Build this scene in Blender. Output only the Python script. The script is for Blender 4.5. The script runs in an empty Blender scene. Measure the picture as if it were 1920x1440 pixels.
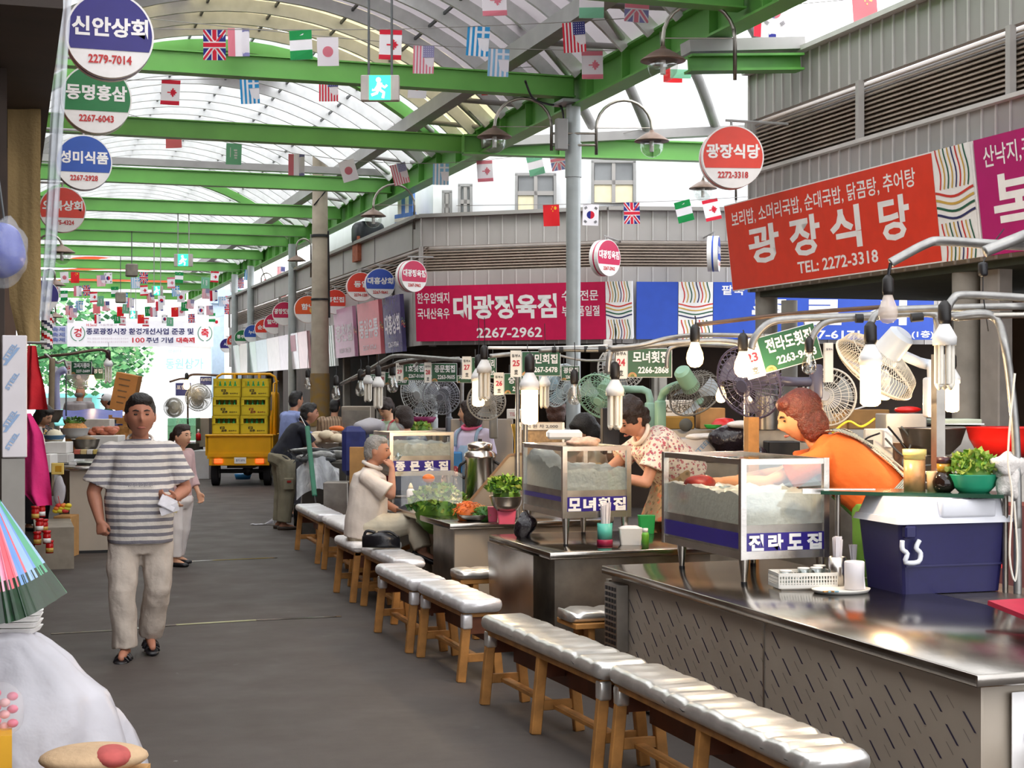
import bpy, bmesh, math, random
from mathutils import Vector, Matrix, noise
R = math.radians
SC = bpy.context.scene
COL = SC.collection
# ---------------------------------------------------------------- camera, sky, light, exposure
CAMH, YAW, FPX, CX, HY = 1.70, R(18.0), 2900.0, 960.0, 735.0
CS, SN = math.cos(YAW), math.sin(YAW)
cam = bpy.data.cameras.new('camera'); camo = bpy.data.objects.new('camera', cam); COL.objects.link(camo)
camo.location = (0, 0, CAMH); camo.rotation_euler = (R(90), 0, -YAW)
cam.sensor_width = 36; cam.lens = 36 * FPX / 1920; cam.shift_y = (HY - 720) / 1920
cam.clip_start = .05; cam.clip_end = 500
SC.camera = camo
SC.view_settings.view_transform = 'Standard'; SC.view_settings.look = 'None'
SC.view_settings.gamma = 1; SC.view_settings.use_curve_mapping = False
SC.view_settings.exposure = 0.0
SC.cycles.max_bounces = 8; SC.cycles.diffuse_bounces = 4; SC.cycles.glossy_bounces = 3
SC.cycles.transparent_max_bounces = 24; SC.cycles.transmission_bounces = 4
SC.cycles.caustics_reflective = False; SC.cycles.caustics_refractive = False
SC.cycles.sample_clamp_indirect = 4
SC.cycles.use_denoising = True
SKY = 3.5
wd = bpy.data.worlds.new('sky'); SC.world = wd; wd.use_nodes = True
_n = wd.node_tree.nodes; _bg = _n['Background']
_tc = _n.new('ShaderNodeTexCoord'); _sep = _n.new('ShaderNodeSeparateXYZ'); _rp = _n.new('ShaderNodeValToRGB')
_rp.color_ramp.elements[0].position = .45; _rp.color_ramp.elements[0].color = (.78, .80, .84, 1)
_rp.color_ramp.elements[1].position = .75; _rp.color_ramp.elements[1].color = (.95, .97, 1, 1)
_mr = _n.new('ShaderNodeMapRange'); _mr.inputs[1].default_value = -1; _mr.inputs[2].default_value = 1
_l = wd.node_tree.links
_l.new(_tc.outputs['Generated'], _sep.inputs[0]); _l.new(_sep.outputs[2], _mr.inputs[0])
_l.new(_mr.outputs[0], _rp.inputs[0]); _l.new(_rp.outputs[0], _bg.inputs[0]); _bg.inputs[1].default_value = SKY
sun = bpy.data.lights.new('hazy_sun', 'SUN'); sun.energy = 1.6; sun.angle = R(25); sun.color = (1, .96, .9)
suno = bpy.data.objects.new('hazy_sun', sun); COL.objects.link(suno); suno.rotation_euler = (R(38), R(-14), R(20))

# ---------------------------------------------------------------- places: a point seen at a pixel, at a depth or on a plane
def W(px, py, d):
    r = (px - CX) / FPX * d
    return Vector((r * CS + d * SN, d * CS - r * SN, CAMH - (py - HY) / FPX * d))
def dX(px, X): return X / ((px - CX) / FPX * CS + SN)
def dY(px, Y): return Y / (CS - (px - CX) / FPX * SN)
def dZ(py, z): return (CAMH - z) * FPX / (py - HY)
def WX(px, py, X): return W(px, py, dX(px, X))
def WY(px, py, Y): return W(px, py, dY(px, Y))
def WZ(px, py, z): return W(px, py, dZ(py, z))
V = Vector
# ---------------------------------------------------------------- materials
def lin(c):
    if isinstance(c, str): c = tuple(int(c[i:i + 2], 16) for i in (0, 2, 4))
    return tuple((x / 255 / 12.92 if x / 255 <= .04045 else ((x / 255 + .055) / 1.055) ** 2.4) for x in c)
MATS = {}
def mat(name, col=None, rough=.5, metal=0, var=.1, scale=8, bump=0, bscale=40, emit=0, trans=0, transl=0, spec=.5, coord='Object', col2=None, clear=0):
    """principled surface with noise-driven colour variation; trans = share of see-through, transl = share of translucency"""
    if name in MATS: return MATS[name]
    m = bpy.data.materials.new(name); m.use_nodes = True; MATS[name] = m
    nt = m.node_tree; N = nt.nodes; L = nt.links; b = N['Principled BSDF']; out = N['Material Output']
    c = lin(col); b.inputs['Roughness'].default_value = rough; b.inputs['Metallic'].default_value = metal
    b.inputs['Specular IOR Level'].default_value = spec; b.inputs['Coat Weight'].default_value = clear
    tc = N.new('ShaderNodeTexCoord')
    if var or col2:
        nz = N.new('ShaderNodeTexNoise'); nz.inputs['Scale'].default_value = scale; nz.inputs['Detail'].default_value = 4
        L.new(tc.outputs[coord], nz.inputs['Vector'])
        mx = N.new('ShaderNodeMix'); mx.data_type = 'RGBA'
        mrr = N.new('ShaderNodeMapRange'); mrr.inputs[1].default_value = .32; mrr.inputs[2].default_value = .68
        L.new(nz.outputs[0], mrr.inputs[0]); L.new(mrr.outputs[0], mx.inputs[0])
        ca = tuple(max(0, x * (1 - var)) for x in c); cb = lin(col2) if col2 else tuple(min(1, x * (1 + var)) for x in c)
        mx.inputs[6].default_value = (*ca, 1); mx.inputs[7].default_value = (*cb, 1)
        L.new(mx.outputs[2], b.inputs['Base Color'])
        m['cs'] = 1
    else: b.inputs['Base Color'].default_value = (*c, 1)
    if bump:
        nb = N.new('ShaderNodeTexNoise'); nb.inputs['Scale'].default_value = bscale; nb.inputs['Detail'].default_value = 3
        L.new(tc.outputs[coord], nb.inputs['Vector'])
        bp = N.new('ShaderNodeBump'); bp.inputs['Strength'].default_value = bump; bp.inputs['Distance'].default_value = .02
        L.new(nb.outputs[0], bp.inputs['Height']); L.new(bp.outputs[0], b.inputs['Normal'])
    if emit:
        b.inputs['Emission Color'].default_value = (*c, 1); b.inputs['Emission Strength'].default_value = emit
    last = b.outputs[0]
    if transl:
        t = N.new('ShaderNodeBsdfTranslucent'); t.inputs[0].default_value = (*c, 1)
        ms = N.new('ShaderNodeMixShader'); ms.inputs[0].default_value = transl
        L.new(last, ms.inputs[1]); L.new(t.outputs[0], ms.inputs[2]); last = ms.outputs[0]
    if trans:
        t = N.new('ShaderNodeBsdfTransparent'); ms = N.new('ShaderNodeMixShader'); ms.inputs[0].default_value = trans
        L.new(last, ms.inputs[1]); L.new(t.outputs[0], ms.inputs[2]); last = ms.outputs[0]
    if last is not b.outputs[0]: L.new(last, out.inputs[0])
    return m
def pattern(name, base, kind, cols, rough=.7, **k):
    """cloth and panel patterns: kind = stripes / floral / check / mottled"""
    if name in MATS: return MATS[name]
    m = mat(name, base, rough, var=.06, scale=30, bump=k.get('bump', .15), bscale=k.get('bscale', 90))
    nt = m.node_tree; N = nt.nodes; L = nt.links; b = N['Principled BSDF']
    src = b.inputs['Base Color'].links[0].from_socket
    tc = N.new('ShaderNodeTexCoord'); sp = N.new('ShaderNodeSeparateXYZ'); L.new(tc.outputs['Object'], sp.inputs[0])
    def math_(op, a, v=None, v2=None):
        n = N.new('ShaderNodeMath'); n.operation = op
        for i, x in enumerate((a, v, v2)):
            if x is None: continue
            if isinstance(x, (int, float)): n.inputs[i].default_value = x
            else: L.new(x, n.inputs[i])
        return n.outputs[0]
    def mixc(fac, a, col):
        mx = N.new('ShaderNodeMix'); mx.data_type = 'RGBA'
        if isinstance(fac, float): mx.inputs[0].default_value = fac
        else: L.new(fac, mx.inputs[0])
        L.new(a, mx.inputs[6]); mx.inputs[7].default_value = (*lin(col), 1); return mx.outputs[2]
    if kind == 'stripes':
        ax = k.get('axis', 2); nz = N.new('ShaderNodeTexNoise'); nz.inputs['Scale'].default_value = 7; L.new(tc.outputs['Object'], nz.inputs[0])
        co = math_('ADD', sp.outputs[ax], math_('MULTIPLY', nz.outputs[0], k.get('wob', .02)))
        fr = math_('FRACT', math_('MULTIPLY', co, k['freq']))
        src = mixc(math_('LESS_THAN', fr, k.get('duty', .42)), src, cols[0])
        if len(cols) > 1:
            fr2 = math_('FRACT', math_('ADD', fr, .5)); src = mixc(math_('LESS_THAN', fr2, .12), src, cols[1])
    elif kind == 'floral':
        for i, c in enumerate(cols):
            vo = N.new('ShaderNodeTexVoronoi'); vo.inputs['Scale'].default_value = k.get('scale', 14) * (1 + .37 * i)
            mp = N.new('ShaderNodeMapping'); mp.inputs['Location'].default_value = (i * 3.1, i * 1.7, i * .9)
            nz = N.new('ShaderNodeTexNoise'); nz.inputs['Scale'].default_value = 30; nz.inputs['Detail'].default_value = 2
            L.new(tc.outputs['Object'], mp.inputs[0]); L.new(mp.outputs[0], vo.inputs['Vector']); L.new(tc.outputs['Object'], nz.inputs[0])
            dd = math_('ADD', vo.outputs['Distance'], math_('MULTIPLY', math_('SUBTRACT', nz.outputs[0], .5), .5))
            src = mixc(math_('LESS_THAN', dd, k.get('size', .26)), src, c)
    elif kind == 'check':
        f = k['freq']
        a = math_('LESS_THAN', math_('FRACT', math_('MULTIPLY', sp.outputs[0], f)), .5); c2 = math_('LESS_THAN', math_('FRACT', math_('MULTIPLY', sp.outputs[2], f)), .5)
        x = math_('ABSOLUTE', math_('SUBTRACT', a, c2)); src = mixc(x, src, cols[0])
    L.new(src, b.inputs['Base Color'])
    return m
def glassmat(name, tint='E8F0EE', gloss=.12, rough=.05):
    if name in MATS: return MATS[name]
    m = bpy.data.materials.new(name); m.use_nodes = True; MATS[name] = m
    N = m.node_tree.nodes; L = m.node_tree.links; N.remove(N['Principled BSDF'])
    t = N.new('ShaderNodeBsdfTransparent'); t.inputs[0].default_value = (*lin(tint), 1)
    g = N.new('ShaderNodeBsdfGlossy'); g.inputs['Roughness'].default_value = rough; g.inputs[0].default_value = (.9, .95, .95, 1)
    f = N.new('ShaderNodeFresnel'); f.inputs[0].default_value = 1.45
    a = N.new('ShaderNodeMath'); a.operation = 'ADD'; a.inputs[1].default_value = gloss - .04; a.use_clamp = True
    mi_ = N.new('ShaderNodeMath'); mi_.operation = 'MINIMUM'; mi_.inputs[1].default_value = .2
    ms = N.new('ShaderNodeMixShader'); L.new(f.outputs[0], a.inputs[0]); L.new(a.outputs[0], mi_.inputs[0]); L.new(mi_.outputs[0], ms.inputs[0])
    L.new(t.outputs[0], ms.inputs[1]); L.new(g.outputs[0], ms.inputs[2]); L.new(ms.outputs[0], N['Material Output'].inputs[0])
    return m
def paint(col, rough=.45, **k):
    nm = 'paint_%s_%d' % (col, int(rough * 100)); k.setdefault('var', .05); return mat(nm, col, rough, **k)
STEELT = mat('worn_countertop_steel', 'A29C95', .17, 1, var=.16, scale=4, bump=.015, bscale=50)
STEEL = mat('brushed_steel', 'C9C4BE', .27, 1, var=.14, scale=5, bump=.02, bscale=60)
STEELD = mat('dull_steel', 'A29C94', .38, 1, var=.2, scale=7, bump=.03, bscale=30)
PIPE = mat('galvanised_pipe', '9C9A97', .42, .75, var=.15, scale=20)
WOOD = mat('stained_bench_wood', 'B07A3E', .55, var=.28, scale=9, bump=.08, bscale=60)
WOODD = mat('dark_red_board', '5E3018', .6, var=.25, scale=8)
FOIL = mat('silver_wrapped_cushion', 'DAD7D2', .3, .8, var=.12, scale=10, bump=.12, bscale=16)
FOILW = mat('white_silver_cushion', 'E2E0E2', .33, .5, var=.08, scale=14, bump=.12, bscale=30)
GREEN = mat('green_steel_paint', '68A850', .45, var=.1, scale=2)
GREYST = mat('grey_steel_paint', '9A9896', .5, var=.1, scale=3)
BLACK = mat('black_plastic', '17161A', .4, var=.1)
WHITE = mat('white_plastic', 'E9E7E4', .45, var=.04)
CARD = mat('cardboard', 'B98A52', .75, var=.12, scale=10)
GLASS = glassmat('clear_glass', 'F7F9F8', .1)
BAG = mat('thin_white_plastic_bag', 'C6C3C9', .35, var=.06, scale=6, bump=.35, bscale=14, transl=.2)
CLEARBAG = mat('clear_plastic_film', 'EEF0F2', .18, var=.05, trans=.82, bump=.6, bscale=18)
# ---------------------------------------------------------------- mesh builder
TXT = {}
TSC = bpy.data.scenes.new('lettering_bench')  # a scratch scene, removed at the end
def text_geo(s, bold=.02):
    k = (s, bold)
    if k not in TXT:
        c = bpy.data.curves.new('lettering', 'FONT'); c.body = s; c.offset = bold; c.resolution_u = 2
        o = bpy.data.objects.new('lettering', c); TSC.collection.objects.link(o)
        TSC.view_layers[0].update(); dg = TSC.view_layers[0].depsgraph; me = bpy.data.meshes.new_from_object(o.evaluated_get(dg))
        vs = [(v.co.x, v.co.y) for v in me.vertices]; fs = [tuple(p.vertices) for p in me.polygons]
        bpy.data.objects.remove(o); bpy.data.curves.remove(c); bpy.data.meshes.remove(me)
        if not vs: vs = [(0, 0), (1, 0), (1, 1)]; fs = []
        x0 = min(v[0] for v in vs); x1 = max(v[0] for v in vs); y0 = min(v[1] for v in vs); y1 = max(v[1] for v in vs)
        TXT[k] = ([((x - x0) / (x1 - x0), (y - y0) / (y1 - y0)) for x, y in vs], fs, (x1 - x0) / (y1 - y0))
    return TXT[k]
def basis(x, y, z, o=(0, 0, 0)):
    m = Matrix((x, y, z)).transposed().to_4x4(); m.translation = Vector(o); return m
def frame_z(d):
    d = Vector(d).normalized(); a = Vector((0, 0, 1)) if abs(d.z) < .95 else Vector((1, 0, 0))
    x = a.cross(d).normalized(); return x, d.cross(x).normalized(), d
class MB:
    def __init__(s, M=None): s.v = []; s.f = []; s.m = []; s.s = []; s.mats = []; s.M = M
    def add(s, vs, fs, m, smooth=False, M=None):
        n = len(s.v)
        if M is not None: vs = [M @ Vector(v) for v in vs]
        if s.M is not None: vs = [s.M @ Vector(v) for v in vs]
        s.v.extend(Vector(v) for v in vs)
        if m not in s.mats: s.mats.append(m)
        i = s.mats.index(m)
        for f in fs: s.f.append(tuple(a + n for a in f)); s.m.append(i); s.s.append(smooth)
        return s
    def box(s, c, size, m, rz=0, bev=0, rot=None, seg=1):
        T = Matrix.Translation(Vector(c)) @ ((rot.to_4x4() if rot is not None else Matrix.Rotation(rz, 4, 'Z')))
        hx, hy, hz = (max(1e-4, q / 2) for q in size)
        if bev <= 0:
            vs = [(x * hx, y * hy, z * hz) for x in (-1, 1) for y in (-1, 1) for z in (-1, 1)]
            fs = [(0, 1, 3, 2), (4, 6, 7, 5), (0, 4, 5, 1), (2, 3, 7, 6), (0, 2, 6, 4), (1, 5, 7, 3)]
            return s.add(vs, fs, m, False, T)
        b = bmesh.new(); bmesh.ops.create_cube(b, size=2)
        for v in b.verts: v.co = Vector((v.co.x * hx, v.co.y * hy, v.co.z * hz))
        bmesh.ops.bevel(b, geom=list(b.edges), offset=min(bev, hx * .95, hy * .95, hz * .95), segments=seg, affect='EDGES', profile=.5)
        b.verts.index_update()
        s.add([v.co.copy() for v in b.verts], [tuple(v.index for v in f.verts) for f in b.faces], m, seg > 1, T); b.free(); return s
    def span(s, p0, p1, m, bev=0, seg=1):
        a = [(min(p0[i], p1[i]), max(p0[i], p1[i])) for i in range(3)]
        return s.box([(l + h) / 2 for l, h in a], [h - l for l, h in a], m, bev=bev, seg=seg)
    def beam(s, p0, p1, w, h, m, up=(0, 0, 1), bev=0):
        p0, p1 = Vector(p0), Vector(p1); d = p1 - p0; y = d.normalized(); u = Vector(up)
        x = y.cross(u)
        if x.length < 1e-4: x = y.cross(Vector((1, 0, 0)))
        x.normalize(); z = x.cross(y); rot = Matrix((x, y, z)).transposed()
        return s.box((p0 + p1) / 2, (w, d.length, h), m, rot=rot, bev=bev)
    def cyl(s, p0, p1, r0, m, r1=None, n=14, cap=True, smooth=True):
        p0, p1 = Vector(p0), Vector(p1); r1 = r0 if r1 is None else r1
        x, y, z = frame_z(p1 - p0); vs = []
        for p, r in ((p0, r0), (p1, r1)):
            for k in range(n):
                a = 2 * math.pi * k / n; vs.append(p + x * (r * math.cos(a)) + y * (r * math.sin(a)))
        s.add(vs, [(k, (k + 1) % n, n + (k + 1) % n, n + k) for k in range(n)], m, smooth)
        if cap: s.add(vs, [tuple(range(n))[::-1], tuple(range(n, 2 * n))], m)
        return s
    def tube(s, pts, r, m, n=8, closed=False, sub=0):
        pts = [Vector(p) for p in pts]
        if sub: pts = smooth_path(pts, sub)
        rs = r if isinstance(r, (list, tuple)) else [r] * len(pts)
        if sub and isinstance(r, (list, tuple)):
            q = len(pts) - 1; o = list(r); rs = [o[min(len(o) - 1, int(i / q * (len(o) - 1)))] * (1 - (i / q * (len(o) - 1)) % 1) + o[min(len(o) - 1, int(i / q * (len(o) - 1)) + 1)] * ((i / q * (len(o) - 1)) % 1) for i in range(q + 1)]
        vs = []; px = None; K = len(pts)
        for i, p in enumerate(pts):
            if closed: d = pts[(i + 1) % K] - pts[i - 1]
            else: d = pts[min(i + 1, K - 1)] - pts[max(i - 1, 0)]
            if d.length < 1e-9: d = Vector((0, 0, 1))
            d.normalize()
            if px is None: x, y, _ = frame_z(d)
            else:
                x = px - d * px.dot(d)
                if x.length < 1e-6: x, y, _ = frame_z(d)
                x.normalize(); y = d.cross(x)
            px = x
            for k in range(n):
                a = 2 * math.pi * k / n; vs.append(p + (x * math.cos(a) + y * math.sin(a)) * rs[i])
        fs = []
        for i in range(K if closed else K - 1):
            j = (i + 1) % K
            for k in range(n): fs.append((i * n + k, i * n + (k + 1) % n, j * n + (k + 1) % n, j * n + k))
        if not closed: fs.append(tuple(range(n))[::-1]); fs.append(tuple(range((K - 1) * n, K * n)))
        return s.add(vs, fs, m, n > 5)
    def lathe(s, prof, m, c=(0, 0, 0), n=24, M=None, smooth=True, wob=None):
        vs = []; K = len(prof); T = Matrix.Translation(Vector(c)) @ (M if M is not None else Matrix())
        for r, z in prof:
            for k in range(n):
                a = 2 * math.pi * k / n; q = 1 if wob is None else wob(a, z)
                vs.append((max(r, 1e-4) * q * math.cos(a), max(r, 1e-4) * q * math.sin(a), z))
        fs = [(i * n + k, i * n + (k + 1) % n, (i + 1) * n + (k + 1) % n, (i + 1) * n + k) for i in range(K - 1) for k in range(n)]
        if prof[0][0] > 1e-3: fs.append(tuple(range(n))[::-1])
        if prof[-1][0] > 1e-3: fs.append(tuple(range((K - 1) * n, K * n)))
        return s.add(vs, fs, m, smooth, T)
    def ell(s, c, rad, m, n=16, k=10, rot=None, nz=0, seed=0, nf=8):
        T = Matrix.Translation(Vector(c)) @ (rot.to_4x4() if rot is not None else Matrix()); vs = []
        rad = (rad,) * 3 if isinstance(rad, (int, float)) else rad
        for i in range(k + 1):
            t = math.pi * i / k
            for j in range(n):
                a = 2 * math.pi * j / n; p = Vector((math.sin(t) * math.cos(a), math.sin(t) * math.sin(a), math.cos(t)))
                q = 1 + nz * noise.noise(Vector((p.x * rad[0], p.y * rad[1], p.z * rad[2])) * nf + Vector((seed * 7.3, seed, 0))) if nz else 1
                vs.append((p.x * rad[0] * q, p.y * rad[1] * q, p.z * rad[2] * q))
        return s.add(vs, [(i * n + j, (i + 1) * n + j, (i + 1) * n + (j + 1) % n, i * n + (j + 1) % n) for i in range(k) for j in range(n)], m, True, T)
    def prism(s, poly, depth, m, M=None):
        """polygon in local XY extruded along local Z, centred"""
        n = len(poly); h = depth / 2
        vs = [(x, y, -h) for x, y in poly] + [(x, y, h) for x, y in poly]
        return s.add(vs, [tuple(range(n))[::-1], tuple(range(n, 2 * n))] + [(k, (k + 1) % n, n + (k + 1) % n, n + k) for k in range(n)], m, False, M)
    def poly(s, pts, m): return s.add(pts, [tuple(range(len(pts)))], m)
    def grid(s, fn, nu, nv, m, smooth=True, closeu=False):
        vs = [fn(i / nu, j / nv) for j in range(nv + 1) for i in range(nu + (0 if closeu else 1))]; w = nu if closeu else nu + 1
        return s.add(vs, [(j * w + i, j * w + (i + 1) % w, (j + 1) * w + (i + 1) % w, (j + 1) * w + i) for j in range(nv) for i in range(nu)], m, smooth)
    def text(s, t, m, M, w=None, h=None, c=(0, 0), z=.003, bold=.02, skew=0):
        """lettering in the XY plane of M, centred at c"""
        vs, fs, asp = text_geo(t, bold)
        if w is None: w = h * asp
        if h is None: h = w / asp
        return s.add([(c[0] + (x - .5) * w + skew * (y - .5) * h, c[1] + (y - .5) * h, z) for x, y in vs], fs, m, False, M)
    def build(s, name, parent=None, world=True, label=None, bevel=0):
        me = bpy.data.meshes.new(name); vs = s.v
        if parent is not None and world:
            inv = wm(parent).inverted(); vs = [inv @ v for v in vs]
        me.from_pydata([tuple(v) for v in vs], [], s.f)
        for m in s.mats: me.materials.append(m)
        me.polygons.foreach_set('material_index', s.m); me.polygons.foreach_set('use_smooth', s.s); me.update()
        o = bpy.data.objects.new(name, me); COL.objects.link(o)
        if parent is not None: o.parent = parent
        if label: o['label'] = label
        return o
def smooth_path(p, sub):
    out = []; n = len(p)
    for i in range(n - 1):
        a, b, c, d = p[max(i - 1, 0)], p[i], p[i + 1], p[min(i + 2, n - 1)]
        for k in range(sub):
            t = k / sub
            out.append(.5 * ((2 * b) + (c - a) * t + (2 * a - 5 * b + 4 * c - d) * t * t + (3 * b - a - 3 * c + d) * t ** 3))
    out.append(p[-1]); return out
def wm(o):
    m = Matrix.LocRotScale(o.location, o.rotation_euler, o.scale)
    return wm(o.parent) @ m if o.parent else m
def tag(o, label, cat=None, group=None, kind=None):
    o['label'] = label
    if cat: o['category'] = cat
    if group: o['group'] = group
    if kind: o['kind'] = kind
    return o
def thing(name, label, cat, loc=(0, 0, 0), rz=0, group=None, rot=None):
    o = bpy.data.objects.new(name, None); COL.objects.link(o); o.empty_display_size = .1
    o.location = Vector(loc); o.rotation_euler = rot if rot is not None else (0, 0, rz)
    return tag(o, label, cat, group)
def one(mb, name, label, cat, group=None, kind=None): return tag(mb.build(name), label, cat, group, kind)
def struct(mb, name, label): return tag(mb.build(name), label, 'setting', None, 'structure')
def clone(src, loc=None, rz=None, label=None, group=None):
    def cp(o, par):
        c = o.copy(); COL.objects.link(c); c.parent = par
        for ch in KIDS(o): cp(ch, c)
        return c
    r = cp(src, None)
    if loc is not None: r.location = Vector(loc)
    if rz is not None: r.rotation_euler = (0, 0, rz)
    if label: r['label'] = label
    if group: r['group'] = group
    return r
def KIDS(o): return [c for c in COL.objects if c.parent is o]
def circ(r, n=32, cx=0, cy=0, a0=0, a1=2 * math.pi, sx=1, sy=1):
    k = n if abs(a1 - a0 - 2 * math.pi) < 1e-6 else n + 1
    return [(cx + r * sx * math.cos(a0 + (a1 - a0) * i / n), cy + r * sy * math.sin(a0 + (a1 - a0) * i / n)) for i in range(k)]
def lamp_light(name, loc, watts, col=(1, .72, .42), r=.04):
    l = bpy.data.lights.new(name, 'POINT'); l.energy = watts; l.color = col; l.shadow_soft_size = r
    o = bpy.data.objects.new(name, l); COL.objects.link(o); o.location = loc; return o
ORD = ['first', 'second', 'third', 'fourth', 'fifth', 'sixth', 'seventh', 'eighth', 'ninth', 'tenth', 'eleventh', 'twelfth', 'thirteenth', 'fourteenth', 'fifteenth', 'sixteenth', 'seventeenth', 'eighteenth', 'nineteenth', 'twentieth']
UP = V((0, 0, 1)); CAMR = V((CS, -SN, 0)); CAMF = V((SN, CS, 0))
rnd = random.Random(5)
# ================================================================= the setting
ASPH = mat('asphalt', '4C4541', .6, var=.06, scale=14, bump=.1, bscale=160, spec=.3)
def _asph():
    nt = ASPH.node_tree; N = nt.nodes; L = nt.links; b = N['Principled BSDF']; src = b.inputs['Base Color'].links[0].from_socket
    tc = N.new('ShaderNodeTexCoord')
    for sc, lo, hi, col in ((.35, .5, .85, '433D39'), (5, .70, .76, '585350'), (9, .74, .77, '7C7977')):
        nz = N.new('ShaderNodeTexNoise'); nz.inputs['Scale'].default_value = sc; nz.inputs['Detail'].default_value = 5; L.new(tc.outputs['Object'], nz.inputs[0])
        mr = N.new('ShaderNodeMapRange'); mr.inputs[1].default_value = lo; mr.inputs[2].default_value = hi; L.new(nz.outputs[0], mr.inputs[0])
        mx = N.new('ShaderNodeMix'); mx.data_type = 'RGBA'; L.new(mr.outputs[0], mx.inputs[0]); L.new(src, mx.inputs[6]); mx.inputs[7].default_value = (*lin(col), 1); src = mx.outputs[2]
    L.new(src, b.inputs['Base Color'])
    nz = N.new('ShaderNodeTexNoise'); nz.inputs['Scale'].default_value = 2.2; L.new(tc.outputs['Object'], nz.inputs[0])
    mr = N.new('ShaderNodeMapRange'); mr.inputs[1].default_value = .35; mr.inputs[2].default_value = .7; mr.inputs[3].default_value = .74; mr.inputs[4].default_value = .6
    L.new(nz.outputs[0], mr.inputs[0]); L.new(mr.outputs[0], b.inputs['Roughness'])
_asph()
b = MB(); b.poly([(-8, -6, 0), (18, -6, 0), (18, 54, 0), (-8, 54, 0)], ASPH); struct(b, 'floor', 'dark worn asphalt floor of the market alley')
b = MB(); PAVE = mat('sunlit_paving', 'B9B4AC', .8, var=.1, scale=.5); b.poly([(-30, 54, -.01), (45, 54, -.01), (45, 110, -.01), (-30, 110, -.01)], PAVE); struct(b, 'ground', 'pale street paving beyond the far end of the alley')
# the joints across the alley, filled with wet tar and a little yellow paint
b = MB(); TAR = mat('wet_tar_joint', '5E5A50', .12, var=.3, scale=6); YEL = mat('worn_yellow_line', '8E8A5A', .4, var=.35, scale=12)
P = [WZ(x, y, 0) for x, y in ((95, 1189), (215, 1182), (330, 1172), (480, 1163), (640, 1156))]
for i in range(4):
    w = V((0, .03, .003)); b.poly([P[i] - V((0, .03, -.003)), P[i + 1] - V((0, .03, -.003)), P[i + 1] + w, P[i] + w], YEL if i == 2 else TAR)
P = [WZ(x, y, 0) for x, y in ((330, 1054), (420, 1050), (520, 1046))]
for i in range(2):
    w = V((0, .03, .003)); b.poly([P[i] - V((0, .03, -.003)), P[i + 1] - V((0, .03, -.003)), P[i + 1] + w, P[i] + w], TAR)
struct(b, 'trim_1', 'shiny tarred joint across the asphalt')

PANEL = mat('ribbed_metal_panel', 'A39E9B', .5, var=.06, scale=2)
RIB = mat('panel_rib', 'BDB9B6', .45, var=.05)
PANELN = mat('ribbed_metal_panel_near', '96928F', .5, var=.06, scale=2)
SLAT = mat('louvre_slat', 'A5968A', .5, var=.12, scale=4)
SLATD = mat('louvre_void', '1F1713', .8)
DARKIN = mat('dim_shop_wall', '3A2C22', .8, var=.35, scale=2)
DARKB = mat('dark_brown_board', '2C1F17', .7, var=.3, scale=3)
def wallseg(b, p0, p1, z0, z1, m, t=.06, ribs=0, mr=None, out=None):
    p0, p1 = V((p0[0], p0[1], 0)), V((p1[0], p1[1], 0)); d = (p1 - p0); L_ = d.length; d.normalize()
    nrm = V((d.y, -d.x, 0)) if out is None else out
    b.beam(p0 + UP * ((z0 + z1) / 2) - nrm * t / 2, p1 + UP * ((z0 + z1) / 2) - nrm * t / 2, t, z1 - z0, m)
    if ribs:
        k = int(L_ / ribs)
        for i in range(k + 1):
            q = p0 + d * min(L_, i * ribs); b.beam(q + UP * z0 + nrm * .006, q + UP * z1 + nrm * .006, .014, .016, mr, up=nrm)
    return nrm
def louvre(b, p0, p1, z0, z1, n, posts, nrm):
    p0, p1 = V((p0[0], p0[1], 0)), V((p1[0], p1[1], 0)); d = (p1 - p0); L_ = d.length; d.normalize()
    b.beam(p0 + UP * ((z0 + z1) / 2) - nrm * .16, p1 + UP * ((z0 + z1) / 2) - nrm * .16, .03, z1 - z0, SLATD)
    for i in range(n):
        z = z0 + (i + .5) * (z1 - z0) / n; h = (z1 - z0) / n
        x = d; y = (UP * .55 - nrm * .8).normalized()
        c = (p0 + p1) / 2 + UP * z - nrm * .07
        b.box(c, (L_, .1, .008), SLAT, rot=Matrix((x, y, x.cross(y))).transposed())
    k = max(1, round(L_ / posts))
    for i in range(k + 1):
        q = p0 + d * (L_ * i / k); b.beam(q + UP * z0 + nrm * .01, q + UP * z1 + nrm * .01, .05, .05, PANEL, up=nrm)
# ---- near right block: fascia X = 6.35 from behind the camera to its corner
XN = 6.35
pc = WX(1405, 700, XN); c0, c1 = (XN, pc.y), (XN, 3.0)
NX = V((-1, 0, 0))
b = MB()
wallseg(b, c0, c1, 4.14, 4.56, PANELN, ribs=.16, mr=RIB, out=NX); louvre(b, c0, c1, 3.66, 4.14, 13, 2.1, NX)
wallseg(b, c0, c1, 2.6, 3.66, PANELN, ribs=.16, mr=RIB, out=NX)
b.beam((XN - .03, c0[1], 4.57), (XN - .03, c1[1], 4.57), .1, .04, RIB)
b.beam((XN - .03, c0[1], 3.66), (XN - .03, c1[1], 3.66), .06, .03, RIB)
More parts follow.
